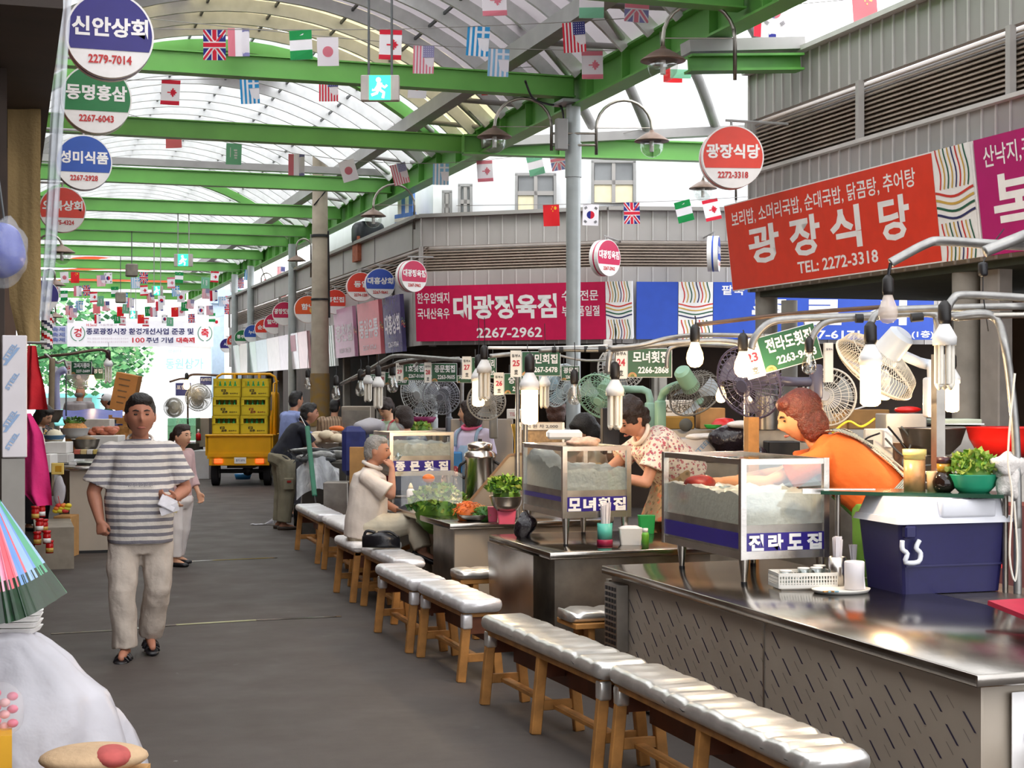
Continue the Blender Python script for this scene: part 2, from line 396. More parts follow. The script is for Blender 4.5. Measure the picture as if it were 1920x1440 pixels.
# end of the block facing the side street
ce = (XN + 4, pc.y + .0)
EY = V((0, 1, 0))
wallseg(b, ce, c0, 2.6, 4.56, PANELN, ribs=.2, mr=RIB, out=EY)
struct(b, 'wall_right', 'grey ribbed fascia with a louvre band above the near shops')
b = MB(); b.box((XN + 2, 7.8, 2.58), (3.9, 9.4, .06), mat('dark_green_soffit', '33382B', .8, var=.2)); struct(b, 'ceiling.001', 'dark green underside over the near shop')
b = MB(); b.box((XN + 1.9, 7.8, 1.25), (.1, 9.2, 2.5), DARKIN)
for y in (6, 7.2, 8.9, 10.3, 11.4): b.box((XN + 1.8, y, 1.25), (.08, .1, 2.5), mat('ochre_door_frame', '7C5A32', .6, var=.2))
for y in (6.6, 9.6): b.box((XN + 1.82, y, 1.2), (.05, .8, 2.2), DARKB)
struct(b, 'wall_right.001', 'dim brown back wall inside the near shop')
# columns of the near block
CONC = mat('grey_concrete_column', '8D8880', .75, var=.15, scale=5, bump=.1)
for i, (px, X, r) in enumerate(((1437, 6.5, .1), (1812, 6.5, .1), (1480, 7.3, .08))):
    b = MB(); p = WX(px, 735, X); b.cyl((p.x, p.y, 0), (p.x, p.y, 2.6), r, CONC, n=20); struct(b, 'column', 'round grey concrete column of the near shop front')
b = MB(); p = WX(1868, 735, 6.55); b.box((p.x, p.y, 1.3), (.12, .22, 2.6), mat('grey_slab_pier', '8F8984', .6, var=.1), bev=.01); struct(b, 'column', 'flat grey pier beside the round column')
b = MB(); TILE = mat('cream_wall_tile', 'CFC3A4', .3, var=.08)
p = WX(1836, 735, 6.9); b.box((p.x, p.y, 1.3), (.05, .35, 2.6), TILE)
for k in range(20): b.box((p.x - .026, p.y, .1 + k * .13), (.004, .36, .006), DARKB)
struct(b, 'wall_right.002', 'strip of cream wall tiles behind the round column')
# ---- far facade: runs along the alley, turns the corner and faces the side street
pA, pB, pC, pD, pE = W(425, 0, 47), W(790, 0, 21.5), W(1140, 0, 20.6), W(1500, 0, 20.75), W(2000, 0, 21.5)
pA.x = pB.x; pA.y = 40.5
FSEG = [(pA, pB), (pB, pC), (pC, pD), (pD, pE)]
b = MB(); NRM = []
for i, (a, c) in enumerate(FSEG):
    n_ = wallseg(b, a, c, 3.72, 4.13, PANEL, ribs=.2 if i else 2.4, mr=RIB if i else PANELN); NRM.append(n_)
    louvre(b, a, c, 3.37, 3.72, 9, 2.2 if i else 3.6, n_)
    wallseg(b, a, c, 2.35, 3.37, PANEL, ribs=.2 if i else 1.2, mr=RIB)
    a2, c2 = V(a) + n_ * .03, V(c) + n_ * .03
    b.beam((a2.x, a2.y, 4.14), (c2.x, c2.y, 4.14), .12, .05, PANELN)
struct(b, 'wall_far', 'grey ribbed fascia with a louvre band round the far corner')
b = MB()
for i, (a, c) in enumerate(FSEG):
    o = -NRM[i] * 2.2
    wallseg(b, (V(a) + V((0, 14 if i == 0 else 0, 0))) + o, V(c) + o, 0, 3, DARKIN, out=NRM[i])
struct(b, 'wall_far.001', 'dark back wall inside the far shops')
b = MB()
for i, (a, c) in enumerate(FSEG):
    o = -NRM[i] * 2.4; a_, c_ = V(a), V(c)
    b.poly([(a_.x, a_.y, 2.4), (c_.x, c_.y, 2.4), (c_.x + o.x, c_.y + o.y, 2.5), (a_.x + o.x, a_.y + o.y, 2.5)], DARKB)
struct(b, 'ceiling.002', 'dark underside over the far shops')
for px, s_ in ((505, .16), (525, .12), (650, .12), (715, .14), (1240, .12), (1230, .1)):
    b = MB(); p = WX(px, 735, pB.x + .3) if px < 800 else W(px, 735, 20.8)
    b.box((p.x, p.y, 1.25), (s_, s_, 2.5), CONC, bev=.01); struct(b, 'column', 'slim grey post between the far shops')
# white upper storey with windows, behind the fascia
PLAST = mat('white_painted_plaster', 'EDEEF0', .8, var=.04, scale=3)
b = MB(); SCUFF = mat('scuffed_white_plaster', 'D6DADD', .8, var=.14, scale=9)
qs = [W(600, 0, 32), W(812, 0, 23.2), W(1150, 0, 21.9), W(1260, 0, 21.7), W(2000, 0, 22.6)]
for i in range(4): wallseg(b, qs[i], qs[i + 1], 3.9, 6.0, SCUFF if i == 3 else PLAST)
struct(b, 'wall_far.002', 'white plastered upper storey behind the fascia')
WING = mat('dim_window_pane', '77797B', .25, var=.2, scale=2)
WINB = mat('cream_window_blind', 'D9CFB0', .6, var=.08)
WINR = mat('window_reveal', '8C8B8A', .6)
def window(n, px0, px1, y0, y1, d, label, blinds):
    a, c = W(px0, 735, d), W(px1, 735, d); z1 = W(px0, y0, d).z; z0 = W(px0, y1, d).z
    x = (c - a).normalized(); nn = V((x.y, -x.x, 0)); o = MB(); w = (c - a).length
    M = basis(x, UP, nn, V((a.x, a.y, z0)) + nn * .1); h = z1 - z0
    o.M = M
    o.box((w / 2, h / 2, -.02), (w, h, .04), WINR)
    o.box((w / 2, h / 2, .03), (w - .06, h - .06, .03), WING)
    for i, (u0, u1, m) in enumerate(blinds): o.box(((u0 + u1) / 2 * w, h * .25, .05), ((u1 - u0) * w - .05, h * .45, .01), m)
    o.box((w / 2, h * .5, .06), (w, .06, .03), PANELN); o.box((w / 2, h / 2, .06), (.05, h, .03), PANELN)
    o.box((w / 2, h, .06), (w + .04, .04, .05), WINR); o.box((0, h / 2, .06), (.04, h, .05), WINR); o.box((w, h / 2, .06), (.04, h, .05), WINR)
    struct(o, 'window_%d' % n, label)
window(1, 968, 1040, 330, 400, 22.3, 'upstairs window with one pale blind, beside the metal pole', [(0, .5, WINB), (.5, 1, WING)])
window(2, 1110, 1188, 306, 384, 21.8, 'upstairs window with two cream blinds, above the fascia', [(0, .5, WINB), (.5, 1, WINB)])
window(3, 862, 884, 350, 412, 22.8, 'narrow dark upstairs window near the corner', [])
window(4, 832, 846, 362, 415, 23.0, 'slit of a dark upstairs window at the corner', [])
# things on the roof behind the far fascia
b = MB(); p0, p1 = W(722, 735, 26), W(778, 735, 25.2); AW1 = mat('blue_stripe_canvas', '5E86CC', .8); AW2 = mat('cream_stripe_canvas', 'E9E4D6', .8)
def _aw(fr, fr2, z0, z1, k, m, m2):
    for i in range(k):
        u0, u1 = i / k, (i + 1) / k; q0, q1 = fr.lerp(fr2, u0), fr.lerp(fr2, u1)
        b.beam((q0.x, q0.y, (z0 + z1) / 2), (q1.x, q1.y, (z0 + z1) / 2), .04, z1 - z0, m if i % 2 else m2)
_aw(W(748, 735, 24), W(776, 735, 23.4), W(0, 420, 24).z, W(0, 370, 24).z, 4, AW1, AW2)
for i in range(6): b.beam(W(742, 442 - i * 7, 23.8), W(778, 436 - i * 7, 23.2), .04, .062, AW1 if i % 2 else AW2)
one(b, 'striped_canvas', 'blue and cream striped canvas on the roof above the far fascia', 'awning')
b = MB(); b.box(W(690, 440, 25.4), (.5, .4, .42), mat('dark_tarpaulin', '22262C', .4, var=.3), rz=.2, bev=.12, seg=3); b.box(W(690, 468, 25.4), (.44, .4, .4), mat('red_brick', 'A0583E', .8, var=.25, scale=20))
one(b, 'rooftop_bundle', 'dark tarpaulin bundle over red bricks on the far roof', 'bundle')
for px, y0 in ((811, 330), (733, 378), (718, 400), (642, 420), (660, 430)):
    b = MB(); p = WX(px, 735, 6.2); b.cyl((p.x, p.y, 2.4), (p.x, p.y, 4.75), .06, GREYST, n=12); struct(b, 'column', 'grey roof post rising behind the far fascia')
# ---- left side wall and eaves
b = MB(); LW = mat('brown_left_wall', '5A4436', .7, var=.25, scale=2); b.box((-.05, 31, 2.3), (.18, 42, 4.6), LW); struct(b, 'wall_left', 'brown shop wall along the left of the alley')
b = MB(); b.span((-.1, 6.3, 3.2), (.2, 11, 3.32), DARKB); b.span((.0, 6.3, 3.32), (.16, 12, 4.4), mat('red_brown_plank', '7C5140', .6, var=.2, scale=4))
for i in range(9): b.box((.165, 6.6 + i * .6, 3.85), (.02, .05, 1.0), DARKB)
struct(b, 'trim_2', 'red brown boarded eave on the left wall')
b = MB(); b.box((-1.3, 3, 2.45), (.12, 14, 4.9), DARKIN); b.box((-.7, 9.98, 2.45), (1.3, .06, 4.9), DARKIN); struct(b, 'wall_left.001', 'dark wall added to keep sky light off the near left')  # wall added to block open sky light from the near left
# ---- the arcade roof
XL, XR, ZS, ZA = -.35, 5.5, 4.95, 6.15
XC = (XL + XR) / 2; HB = (XR - XL) / 2
RC = (HB * HB + (ZA - ZS) ** 2) / (2 * (ZA - ZS)); TA = math.asin(HB / RC)
def arc(t, off=0):  # t in -1..1
    a = t * TA; return V((XC + (RC + off) * math.sin(a), 0, ZA - RC + (RC + off) * math.cos(a)))
PC = mat('translucent_roof_sheet', 'F6F7F8', .4, var=.03, scale=1.2, transl=.7, trans=.42)
PCG = mat('grey_roof_sheet', 'A79FA2', .6, var=.08, scale=1, transl=.3)
PCB = mat('cream_shade_cloth', 'DCCFA8', .8, var=.06, scale=1, transl=.45)
RIBG = mat('roof_rib_grey', 'CFCFCF', .45, var=.08)
Y0, Y1, DY = -4.0, 51.5, .62
ny = int((Y1 - Y0) / DY)
b = MB(); rp = random.Random(3)
def sheetmat(y, t):
    if 8 < y < 15 and .3 < t: return PCG
    if 15 < y < 16.1: return PC if t < .42 else PCG
    if 16.1 < y < 16.8: return PCG
    if 16.8 < y < 18.9: return PCB if not (-.32 < t < -.2) else PCG
    if 18.9 < y < 19.5: return PC
    if 18.4 < y < 22 and .02 < t < .32: return PCG
    if 18.8 < y < 20.6 and t > .75: return PCG
    if 24 < y < 29 and t < -.55: return PCG
    return PC
NT = 20
for i in range(ny):
    y = Y0 + i * DY
    for j in range(NT):
        t0, t1 = -1 + 2 * j / NT, -1 + 2 * (j + 1) / NT
        a, c = arc(t0, .03), arc(t1, .03)
        b.add([(a.x, y, a.z), (c.x, y, c.z), (c.x, y + DY, c.z), (a.x, y + DY, a.z)], [(0, 1, 2, 3)], sheetmat(y + DY / 2, (t0 + t1) / 2), True)
struct(b, 'ceiling', 'curved translucent sheet roof over the alley')
b = MB()
for i in range(ny + 1):
    y = Y0 + i * DY; K = 24; hw, hd = .022, .075; vs = []
    for j in range(K + 1):
        t = -1 + 2 * j / K
        for (o, w) in ((.02, -hw), (.02, hw), (-hd * 1.6, hw), (-hd * 1.6, -hw)): p = arc(t, o); vs.append((p.x, y + w, p.z))
    b.add(vs, [(j * 4 + q, j * 4 + (q + 1) % 4, (j + 1) * 4 + (q + 1) % 4, (j + 1) * 4 + q) for j in range(K) for q in range(4)], RIBG)
struct(b, 'ceiling_rib', 'grey curved ribs under the roof sheets')
b = MB(); PUR = mat('dark_purlin', '55585A', .5)
for t in (-.82, -.6, -.38, -.14, .1, .34, .58, .82):
    p = arc(t, -.02); b.beam((p.x, Y0, p.z), (p.x, Y1, p.z), .025, .03, PUR)
struct(b, 'ceiling_purlin', 'thin dark purlins running along the roof')
BEAMY = [11.05, 14.9, 18.7, 22.9, 26.6, 29.8, 31.9, 35.3, 39, 42.6, 46.6, 51.4]
for i, y in enumerate(BEAMY):
    b = MB(); ZB = 4.82
    b.box((XC, y, ZB), (XR - XL, .1, .2), GREEN, bev=.012)
    b.box((XC, y, ZB + .1), (XR - XL, .16, .015), GREEN); b.box((XC, y, ZB - .1), (XR - XL, .16, .015), GREEN)
    if i == 3: b.box((XC, y - .05, ZB + .19), (XR - XL, .12, .1), GREYST)
    struct(b, 'beam', 'green steel tie beam, %s from the front' % ORD[i])
for y in (19.3, 31.0):
    b = MB(); vs = []; K = 24
    for j in range(K + 1):
        t = -1 + 2 * j / K
        for (o, w) in ((-.1, -.07), (-.1, .07), (-.24, .07), (-.24, -.07)): p = arc(t, o); vs.append((p.x, y + w, p.z))
    b.add(vs, [(j * 4 + q, j * 4 + (q + 1) % 4, (j + 1) * 4 + (q + 1) % 4, (j + 1) * 4 + q) for j in range(K) for q in range(4)], GREEN)
    struct(b, 'beam', 'green curved steel arch rib under the roof, %.0f metres along' % y)
def ibeam(b, p0, p1, h, w, m, stiff=0, mf=None):
    p0, p1 = V(p0), V(p1); b.beam(p0, p1, .02, h, m)
    for s_ in (-1, 1): b.beam(p0 + UP * s_ * h / 2, p1 + UP * s_ * h / 2, w, .02, mf or m)
    if stiff:
        L_ = (p1 - p0).length; d = (p1 - p0) / L_
        for k in range(int(L_ / stiff) + 1): b.beam(p0 + d * k * stiff - UP * (h / 2 - .01), p0 + d * k * stiff + UP * (h / 2 - .01), w * .9, .014, m, up=d)
b = MB(); ibeam(b, (XR + .06, 4, 4.78), (XR + .06, 51, 4.78), .3, .2, GREEN, .95); struct(b, 'beam', 'long green girder with stiffener plates along the alley')
b = MB(); ibeam(b, (XL, 4, 4.78), (XL, 51, 4.78), .3, .2, GREEN, .95); struct(b, 'beam', 'long green girder over the left shop fronts')
b = MB(); b.box((XR - .62, 28, 5.12), (.16, 47, .17), GREYST)
for k in range(30):
    y = 5 + k * 1.55; b.cyl((XR - .55, y, 5.12), (XR + .05, y + .78, 4.95), .03, GREYST, n=8); b.cyl((XR + .05, y + .78, 4.95), (XR - .55, y + 1.55, 5.12), .03, GREYST, n=8)
struct(b, 'beam', 'grey roof edge beam with zigzag bracing beside the green girder')
# roof over the side street: far gutter beam, green beam, ribs and glass
b = MB(); g0, g1 = W(868, 288, 18.9), W(1440, 272, 19.8); ibeam(b, (g0.x, g0.y, 4.72), (g1.x + .8, g1.y - .25, 4.72), .22, .16, GREEN, 1.2); struct(b, 'beam', 'green beam across the side street')
b = MB(); b.beam(W(905, 268, 18.8), W(1480, 240, 19.8), .16, .11, GREYST); struct(b, 'beam', 'grey gutter beam above the green cross beam')
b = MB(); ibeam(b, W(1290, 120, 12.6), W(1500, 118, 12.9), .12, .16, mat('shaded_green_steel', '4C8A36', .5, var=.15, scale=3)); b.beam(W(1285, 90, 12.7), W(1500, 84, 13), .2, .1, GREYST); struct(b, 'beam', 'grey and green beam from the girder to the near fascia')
GL = [(1110, 235, 19.2, 1040, 110, 17.2, 960, 20, 15.4), (1213, 240, 19.3, 1172, 145, 17.4, 1110, 40, 15.5), (1341, 236, 19.6, 1300, 128, 17.4, 1225, 18, 15.3), (1470, 232, 19.8, 1440, 110, 17.4, 1370, -20, 15.3)]
b = MB()
for g in GL: b.tube([W(*g[0:3]), W(*g[3:6]), W(*g[6:9])], .065, GREYST, n=8, sub=6)
for k in (3, 6): b.tube([W(*g[k:k + 3]) + UP * .05 for g in GL], .025, GREYST, n=8)
struct(b, 'ceiling_rib.001', 'grey curved ribs of the glazed side street roof')
b = MB(); GLZ = mat('bright_roof_glazing', 'FBFCFE', .3, var=0, trans=.75, transl=.5)
for i in range(3):
    for k in (0, 3): b.poly([W(*GL[i][k:k + 3]) + UP * .08, W(*GL[i + 1][k:k + 3]) + UP * .08, W(*GL[i + 1][k + 3:k + 6]) + UP * .08, W(*GL[i][k + 3:k + 6]) + UP * .08], GLZ)
struct(b, 'ceiling.003', 'clear glazing over the side street')
b = MB(); POLE = mat('grey_painted_pole', 'A6ACAC', .42, var=.08, scale=6, metal=.2); p = WX(1075, 735, 5.5)
b.cyl((p.x, p.y, 0), (p.x, p.y, 4.64), .074, POLE, n=20); b.cyl((p.x, p.y, 3.9), (p.x, p.y, 4.25), .085, POLE, n=20); b.box((p.x, p.y, 4.66), (.34, .34, .03), POLE)
b.box((p.x - .16, p.y - .08, 4.32), (.12, .08, .32), GREYST, bev=.01)
b.tube([W(985, 152, 15.2), W(1000, 185, 15.6), W(1030, 196, 15.9), W(1052, 200, 15.9), W(1058, 240, 15.9), W(1057, 256, 15.9)], .012, BLACK, n=6, sub=5)
struct(b, 'column', 'tall grey steel pole carrying the girder at the crossing')
for px in (548, 470, 440):
    b = MB(); p = WX(px, 735, 5.35); b.cyl((p.x, p.y, 0), (p.x, p.y, 4.64), .08, POLE, n=14); struct(b, 'column', 'grey steel pole of the arcade further up the alley')
# weathered concrete utility pole with paint and old posters
b = MB(); CPOLE = mat('weathered_concrete_pole', 'A79B8A', .85, var=.16, scale=4, bump=.15); p = W(600, 735, 25)
b.cyl((p.x, p.y, 0), (p.x, p.y, 6.05), .16, CPOLE, r1=.115, n=22); o = thing('utility_pole', 'weathered concrete utility pole with yellow painted band and old posters', 'pole', (p.x, p.y, 0)); b.build('pole', o)
b = MB(); b.cyl((p.x, p.y, 1.15), (p.x, p.y, 2.0), .163, mat('flaking_yellow_paint', 'B08A3A', .8, var=.4, scale=9, col2='7D6A50'), r1=.156, n=22, cap=False); b.build('painted_band', o, label='flaking yellow painted band')
b = MB(); b.cyl((p.x, p.y, 4.2), (p.x, p.y, 4.24), .15, BLACK, n=20); b.tube([p + V((-.12, -.1, 3.0)), p + V((.12, -.13, 3.3)), p + V((.1, -.1, 3.6))], .012, BLACK, n=6); b.cyl((p.x + .14, p.y - .05, 2.9), (p.x + .12, p.y - .05, 4.3), .02, BLACK, n=8)
b.cyl((p.x, p.y, 3.18), (p.x, p.y, 3.21), .15, BLACK, n=20)
b.build('cable_strap', o)
# ================================================================= signs, banner, flags, lamps overhead
def panelM(bl, br, tl):
    bl, br, tl = V(bl), V(br), V(tl); x = (br - bl).normalized(); y = (tl - bl); y = (y - x * y.dot(x)).normalized()
    return basis(x, y, x.cross(y), bl), (br - bl).length, (tl - bl).length
def ribbon(b, M, pts, w, m, z=.004):
    n = len(pts); vs = []
    for i, p in enumerate(pts):
        q0, q1 = pts[max(0, i - 1)], pts[min(n - 1, i + 1)]; dx, dy = q1[0] - q0[0], q1[1] - q0[1]; L_ = math.hypot(dx, dy) or 1
        nx, ny_ = -dy / L_ * w / 2, dx / L_ * w / 2
        vs += [(p[0] + nx, p[1] + ny_, z), (p[0] - nx, p[1] - ny_, z)]
    b.add(vs, [(2 * i, 2 * i + 1, 2 * i + 3, 2 * i + 2) for i in range(n - 1)], m, False, M)
WAVEC = [paint('C8352C'), paint('C9A24A'), paint('1F5A44'), paint('2A2C5E')]
SIGNW = paint('EFECEA', .4)
def waves(b, M, x0, w, h, n=8):
    b.add([(x0, 0, .003), (x0 + w, 0, .003), (x0 + w, h, .003), (x0, h, .003)], [(0, 1, 2, 3)], SIGNW, False, M)
    for k in range(n):
        x = x0 + w * (.08 + .84 * (k + .5) / n); m = WAVEC[(0, 1, 2, 1, 3, 0, 1, 2, 3, 1)[k % 10]]
        for y0, y1 in ((.0, .34), (.64, 1.0)):
            ribbon(b, M, [(x + math.sin(i / 8 * 4.6) * w * .045, (y0 + (y1 - y0) * i / 8) * h) for i in range(9)], w * .034, m, .006)
    for k in range(4):
        y = (.40 + .065 * k) * h
        ribbon(b, M, [(x0 + w * i / 10, y + math.sin(i / 10 * 5.2 + 2.2) * h * .03) for i in range(11)], h * .022, WAVEC[3 - k], .007)
# ---- near red shop sign and its neighbours (top leans out over the alley)
RED, CRIM, BLUE, NAVY, MAG = paint('DE3B26', .35), paint('C4194E', .35), paint('2C4FB4', .35), paint('2B2278', .35), paint('B01A6A', .35)
GRN = paint('17753A', .35)
def nsign(pxa, pxb): a, c = WX(pxa, 735, 6.29), WX(pxb, 735, 6.29); return panelM((6.29, a.y, 2.62), (6.29, c.y, 2.62), (6.2, a.y, 3.4))
b = MB(); M, w, h = nsign(1374, 1843); b.M = M; b.box((w / 2, h / 2, -.05), (w, h, .1), SIGNW); b.M = None
u = lambda px: WX(1374, 735, 6.25).y - WX(px, 735, 6.25).y
wr = u(1770); I = Matrix()
b.add([(.01, .01, .002), (wr, .01, .002), (wr, h - .01, .002), (.01, h - .01, .002)], [(0, 1, 2, 3)], RED, False, M)
b.text('보리밥, 소머리국밥, 순대국밥, 닭곰탕, 추어탕', SIGNW, M, w=u(1736) - u(1386), h=.145, c=((u(1736) + u(1386)) / 2, h * .81), bold=.012)
for px, ch in ((1441, '광'), (1519, '장'), (1596, '식'), (1689, '당')): b.text(ch, SIGNW, M, w=(u(px + 29) - u(px - 29)), h=.33, c=(u(px), h * .475), bold=.03)
b.text('TEL: 2272-3318', SIGNW, M, w=u(1652) - u(1500), h=.1, c=((u(1652) + u(1500)) / 2, h * .15), bold=.02)
waves(b, M, wr + .01, w - wr - .03, h)
one(b, 'shop_sign', 'red shop sign with big white lettering and a wave patterned end, on the near fascia', 'sign')
b = MB(); M, w, h = nsign(1846, 2280); b.M = M; b.box((w / 2, h / 2, -.05), (w, h, .1), MAG); b.M = None
u2 = lambda px: WX(1846, 735, 6.25).y - WX(px, 735, 6.25).y
b.text('산낙지,광어회', SIGNW, M, w=.78, h=.15, c=(u2(1862) + .39, h * .83), bold=.012); b.text('복', SIGNW, M, w=u2(1970) - u2(1872), h=.42, c=(u2(1921), h * .4), bold=.02); b.text('집', SIGNW, M, w=.4, h=.42, c=(u2(2080), h * .4), bold=.02)
one(b, 'shop_sign', 'magenta shop sign cut by the photo edge beside the red sign', 'sign')
# ---- far facade signs
def fsign(a, c, z0, z1, out=.1, lean=.05):
    a, c = V((a.x, a.y, 0)), V((c.x, c.y, 0)); x = (c - a).normalized(); n = V((x.y, -x.x, 0))
    return panelM(a + n * out + UP * z0, c + n * out + UP * z0, a + n * (out + lean) + UP * z1)
def plate(b, M, w, h, m, t=.06): b.M = M; b.box((w / 2, h / 2, -t / 2), (w, h, t), m); b.M = None
def onseg(px, a, c):  # ground point where the view ray at px meets segment line a-c
    d0, d1 = a, c; dx = V((d1.x - d0.x, d1.y - d0.y, 0)); r = W(px, 735, 1); rx, ry = r.x, r.y
    den = rx * dx.y - ry * dx.x; t = (d0.y * rx - d0.x * ry) / -den if abs(den) > 1e-9 else 0
    return V((d0.x + dx.x * t, d0.y + dx.y * t, 0))
z0, z1 = 2.40, 3.16
b = MB(); M, w, h = fsign(onseg(786, pB, pC), onseg(1140, pB, pC), z0, z1); plate(b, M, w, h, CRIM)
f = lambda px: (px - 778) / (1137 - 778) * w
b.text('한우암돼지', SIGNW, M, w=f(845) - f(782), h=.15, c=(f(813), h * .78), bold=.015); b.text('국내산육우', SIGNW, M, w=f(845) - f(782), h=.15, c=(f(813), h * .5), bold=.015)
b.text('대광정육점', SIGNW, M, w=f(1048) - f(852), h=.33, c=(f(950), h * .6), bold=.035); b.text('2267-2962', SIGNW, M, w=f(1020) - f(896), h=.14, c=(f(958), h * .14), bold=.02)
b.text('수육전문', SIGNW, M, w=f(1125) - f(1058), h=.14, c=(f(1091), h * .77), bold=.015); b.text('부속품일절', SIGNW, M, w=f(1127) - f(1058), h=.14, c=(f(1092), h * .5), bold=.015)
one(b, 'shop_sign', 'crimson butcher sign with big white lettering behind the grey pole', 'sign')
def fplain(px0, px1, a, c, m, label, fn=None, zz=(z0, z1), out=.1):
    b = MB(); M, w, h = fsign(onseg(px0, a, c), onseg(px1, a, c), *zz, out=out); plate(b, M, w, h, m)
    if fn: fn(b, M, w, h)
    return one(b, 'shop_sign', label, 'sign')
fplain(1141, 1190, pB, pC, SIGNW, 'wave patterned panel at the end of the crimson butcher sign', lambda b, M, w, h: waves(b, M, 0, w, h), out=.1)
def _blue(b, M, w, h):
    pass
fplain(1191, 1268, pC, pD, BLUE, 'plain blue panel between two wave patterned panels', None)
fplain(1269, 1333, pC, pD, SIGNW, 'wave patterned panel between the two blue panels', lambda b, M, w, h: waves(b, M, 0, w, h))
def _blue2(b, M, w, h):
    q = lambda px: (px - 1334) / (1745 - 1334) * w
    b.text('팥죽', SIGNW, M, w=.3, h=.13, c=(q(1370), h * .86), bold=.02)
    for px, ch in ((1440, '종'), (1538, '로'), (1660, '식')): b.text(ch, SIGNW, M, w=.5, h=.34, c=(q(px), h * .48), bold=.05)
    b.text('2267-6171', SIGNW, M, w=.9, h=.11, c=(q(1545), h * .09), bold=.02); b.text('(1층)', SIGNW, M, w=.3, h=.11, c=(q(1725), h * .09), bold=.02)
fplain(1334, 1745, pC, pD, BLUE, 'long blue shop sign half hidden behind the red sign', _blue2)
GLARE = [('navy blue', '4E4678', '대흥상회', 735, 768), ('salmon', 'D9727A', '동일유통', 686, 727), ('dusty mauve', 'C58AA8', '홍천집', 641, 677)]  # sign colours lightened to hold the reflection lying on them
zz = (2.28, 3.1)
for nm, colr, tx, x0, x1 in GLARE:
    def _f(b, M, w, h, tx=tx):
        b.text(tx, paint('E6DCE2'), M, w=w * .86, h=h * .36, c=(w / 2, h * .5), bold=.03); b.text('2267-%d' % (9600 + len(tx) * 41), paint('E6DCE2'), M, w=w * .6, h=.08, c=(w / 2, h * .14), bold=.02)
        for k in range(3): ribbon(b, M, [(w * 1.0 + .03 + .22 * i / 6, h * (.45 + .05 * k) + .03 * math.sin(i)) for i in range(7)], .015, WAVEC[k])
    fplain(x0, x1, pA, pB, paint(colr, .25), 'faded %s shop sign on the far fascia, turned along the alley' % nm, _f, zz)
PALE = [(622, 638, 'E3E6E2', 'white sign with pale green stripes'), (572, 588, 'E7B8BC', 'glare paled pink sign'), (553, 570, 'E2DDE6', 'pale lilac sign with a pink square'), (535, 552, 'D9BFCF', 'glare paled mauve sign'), (512, 534, 'E6CFCF', 'pale rose sign'), (491, 511, 'BCCBDC', 'pale blue sign'), (474, 490, 'C4DCD2', 'pale mint sign'), (459, 473, 'E4C6C4', 'glare paled coral sign'), (446, 458, 'EDEDEE', 'white blank sign at the end of the row')]  # reflected glare is mixed into these pale sign colours
for x0, x1, c_, lab in PALE:
    def _g(b, M, w, h, x0=x0):
        if x0 == 622:
            for k in range(4): ribbon(b, M, [(w * (.15 + .22 * k), h * j / 4) for j in range(5)], w * .05, paint('A9CDB9'))
        if x0 == 553: b.add([(w * .2, h * .5, .004), (w * .8, h * .5, .004), (w * .8, h * .95, .004), (w * .2, h * .95, .004)], [(0, 1, 2, 3)], paint('E0B6C6'), False, M)
    fplain(x0, x1 + 1.4, pA, pB, paint(c_, .2), lab + ', on the far fascia', _g, (2.15, 2.85))
# ---- round hanging signs
def round_sign(c, face, col, text, num, label, r=.25, t=.14, split=.36, tilt=0, red='C02A2A', extra=None, arm=None):
    """c = centre, face = unit direction the front looks to"""
    face = V(face).normalized(); x = V((-face.y, face.x, 0)).normalized(); x = UP.cross(face).normalized(); M = basis(x, UP, face, c)
    if tilt: M = M @ Matrix.Rotation(tilt, 4, 'Z')
    o = thing('round_sign', label, 'sign', c)
    b = MB(); b.prism(circ(r, 48), t, SIGNW, M)
    b.prism(circ(r * 1.005, 48), t * .16, col, M)
    o1 = b.build('drum', o)
    b = MB()
    for s_, MM in ((1, M), (-1, M @ Matrix.Rotation(math.pi, 4, 'Y'))):
        y0 = -r * split; a = math.asin(y0 / (r * .955)); pts = circ(r * .955, 40, a0=a, a1=math.pi - a)
        b.add([(p[0], p[1], t / 2 + .003) for p in pts], [tuple(range(len(pts)))], col, False, MM)
        n_ = len(text); tw = r * min(1.72, .44 * n_ + .1)
        b.text(text, SIGNW, MM, w=tw, h=r * .46, c=(0, r * .17), z=t / 2 + .006, bold=.035)
        if num: b.text(num, paint(red), MM, w=r * .98, h=r * .21, c=(0, -r * .58), z=t / 2 + .006, bold=.03)
        if extra: extra(b, MM, r, t / 2 + .006)
    b.build('face', o, label='lettered face')
    b = MB(); arm = V(arm) if arm is not None else V((.3, 0, 0)); b.cyl(V(c) + UP * r * .9, V(c) + UP * (r + .06), .012, GREYST, n=8)
    b.cyl(V(c) + UP * (r + .05) - arm.normalized() * .05, V(c) + UP * (r + .05) + arm, .012, GREYST, n=8); b.build('bracket', o)
    return o
SOUTH = V((0, -1, 0))
LEFT = [(205, 70, 9.06, NAVY, '신안상회', '2279-7014', 'big navy'), (180, 188, 11.3, GRN, '동명홍삼', '2267-6043', 'green'), (157, 306, 14.2, paint('2750A8', .35), '성미식품', '2267-2928', 'mid blue'), (117, 394, 17.2, RED, '오복상회', '2275-4324', 'red'), (80, 555, 24.5, NAVY, '유통', '', 'small navy')]
for i, (px, py, d, m, t, num, nm) in enumerate(LEFT):
    round_sign(W(px, py, d), SOUTH, m, t, num, '%s round shop sign in the row hanging on the left side' % nm, arm=(.03 - W(px, py, d).x, 0, 0))
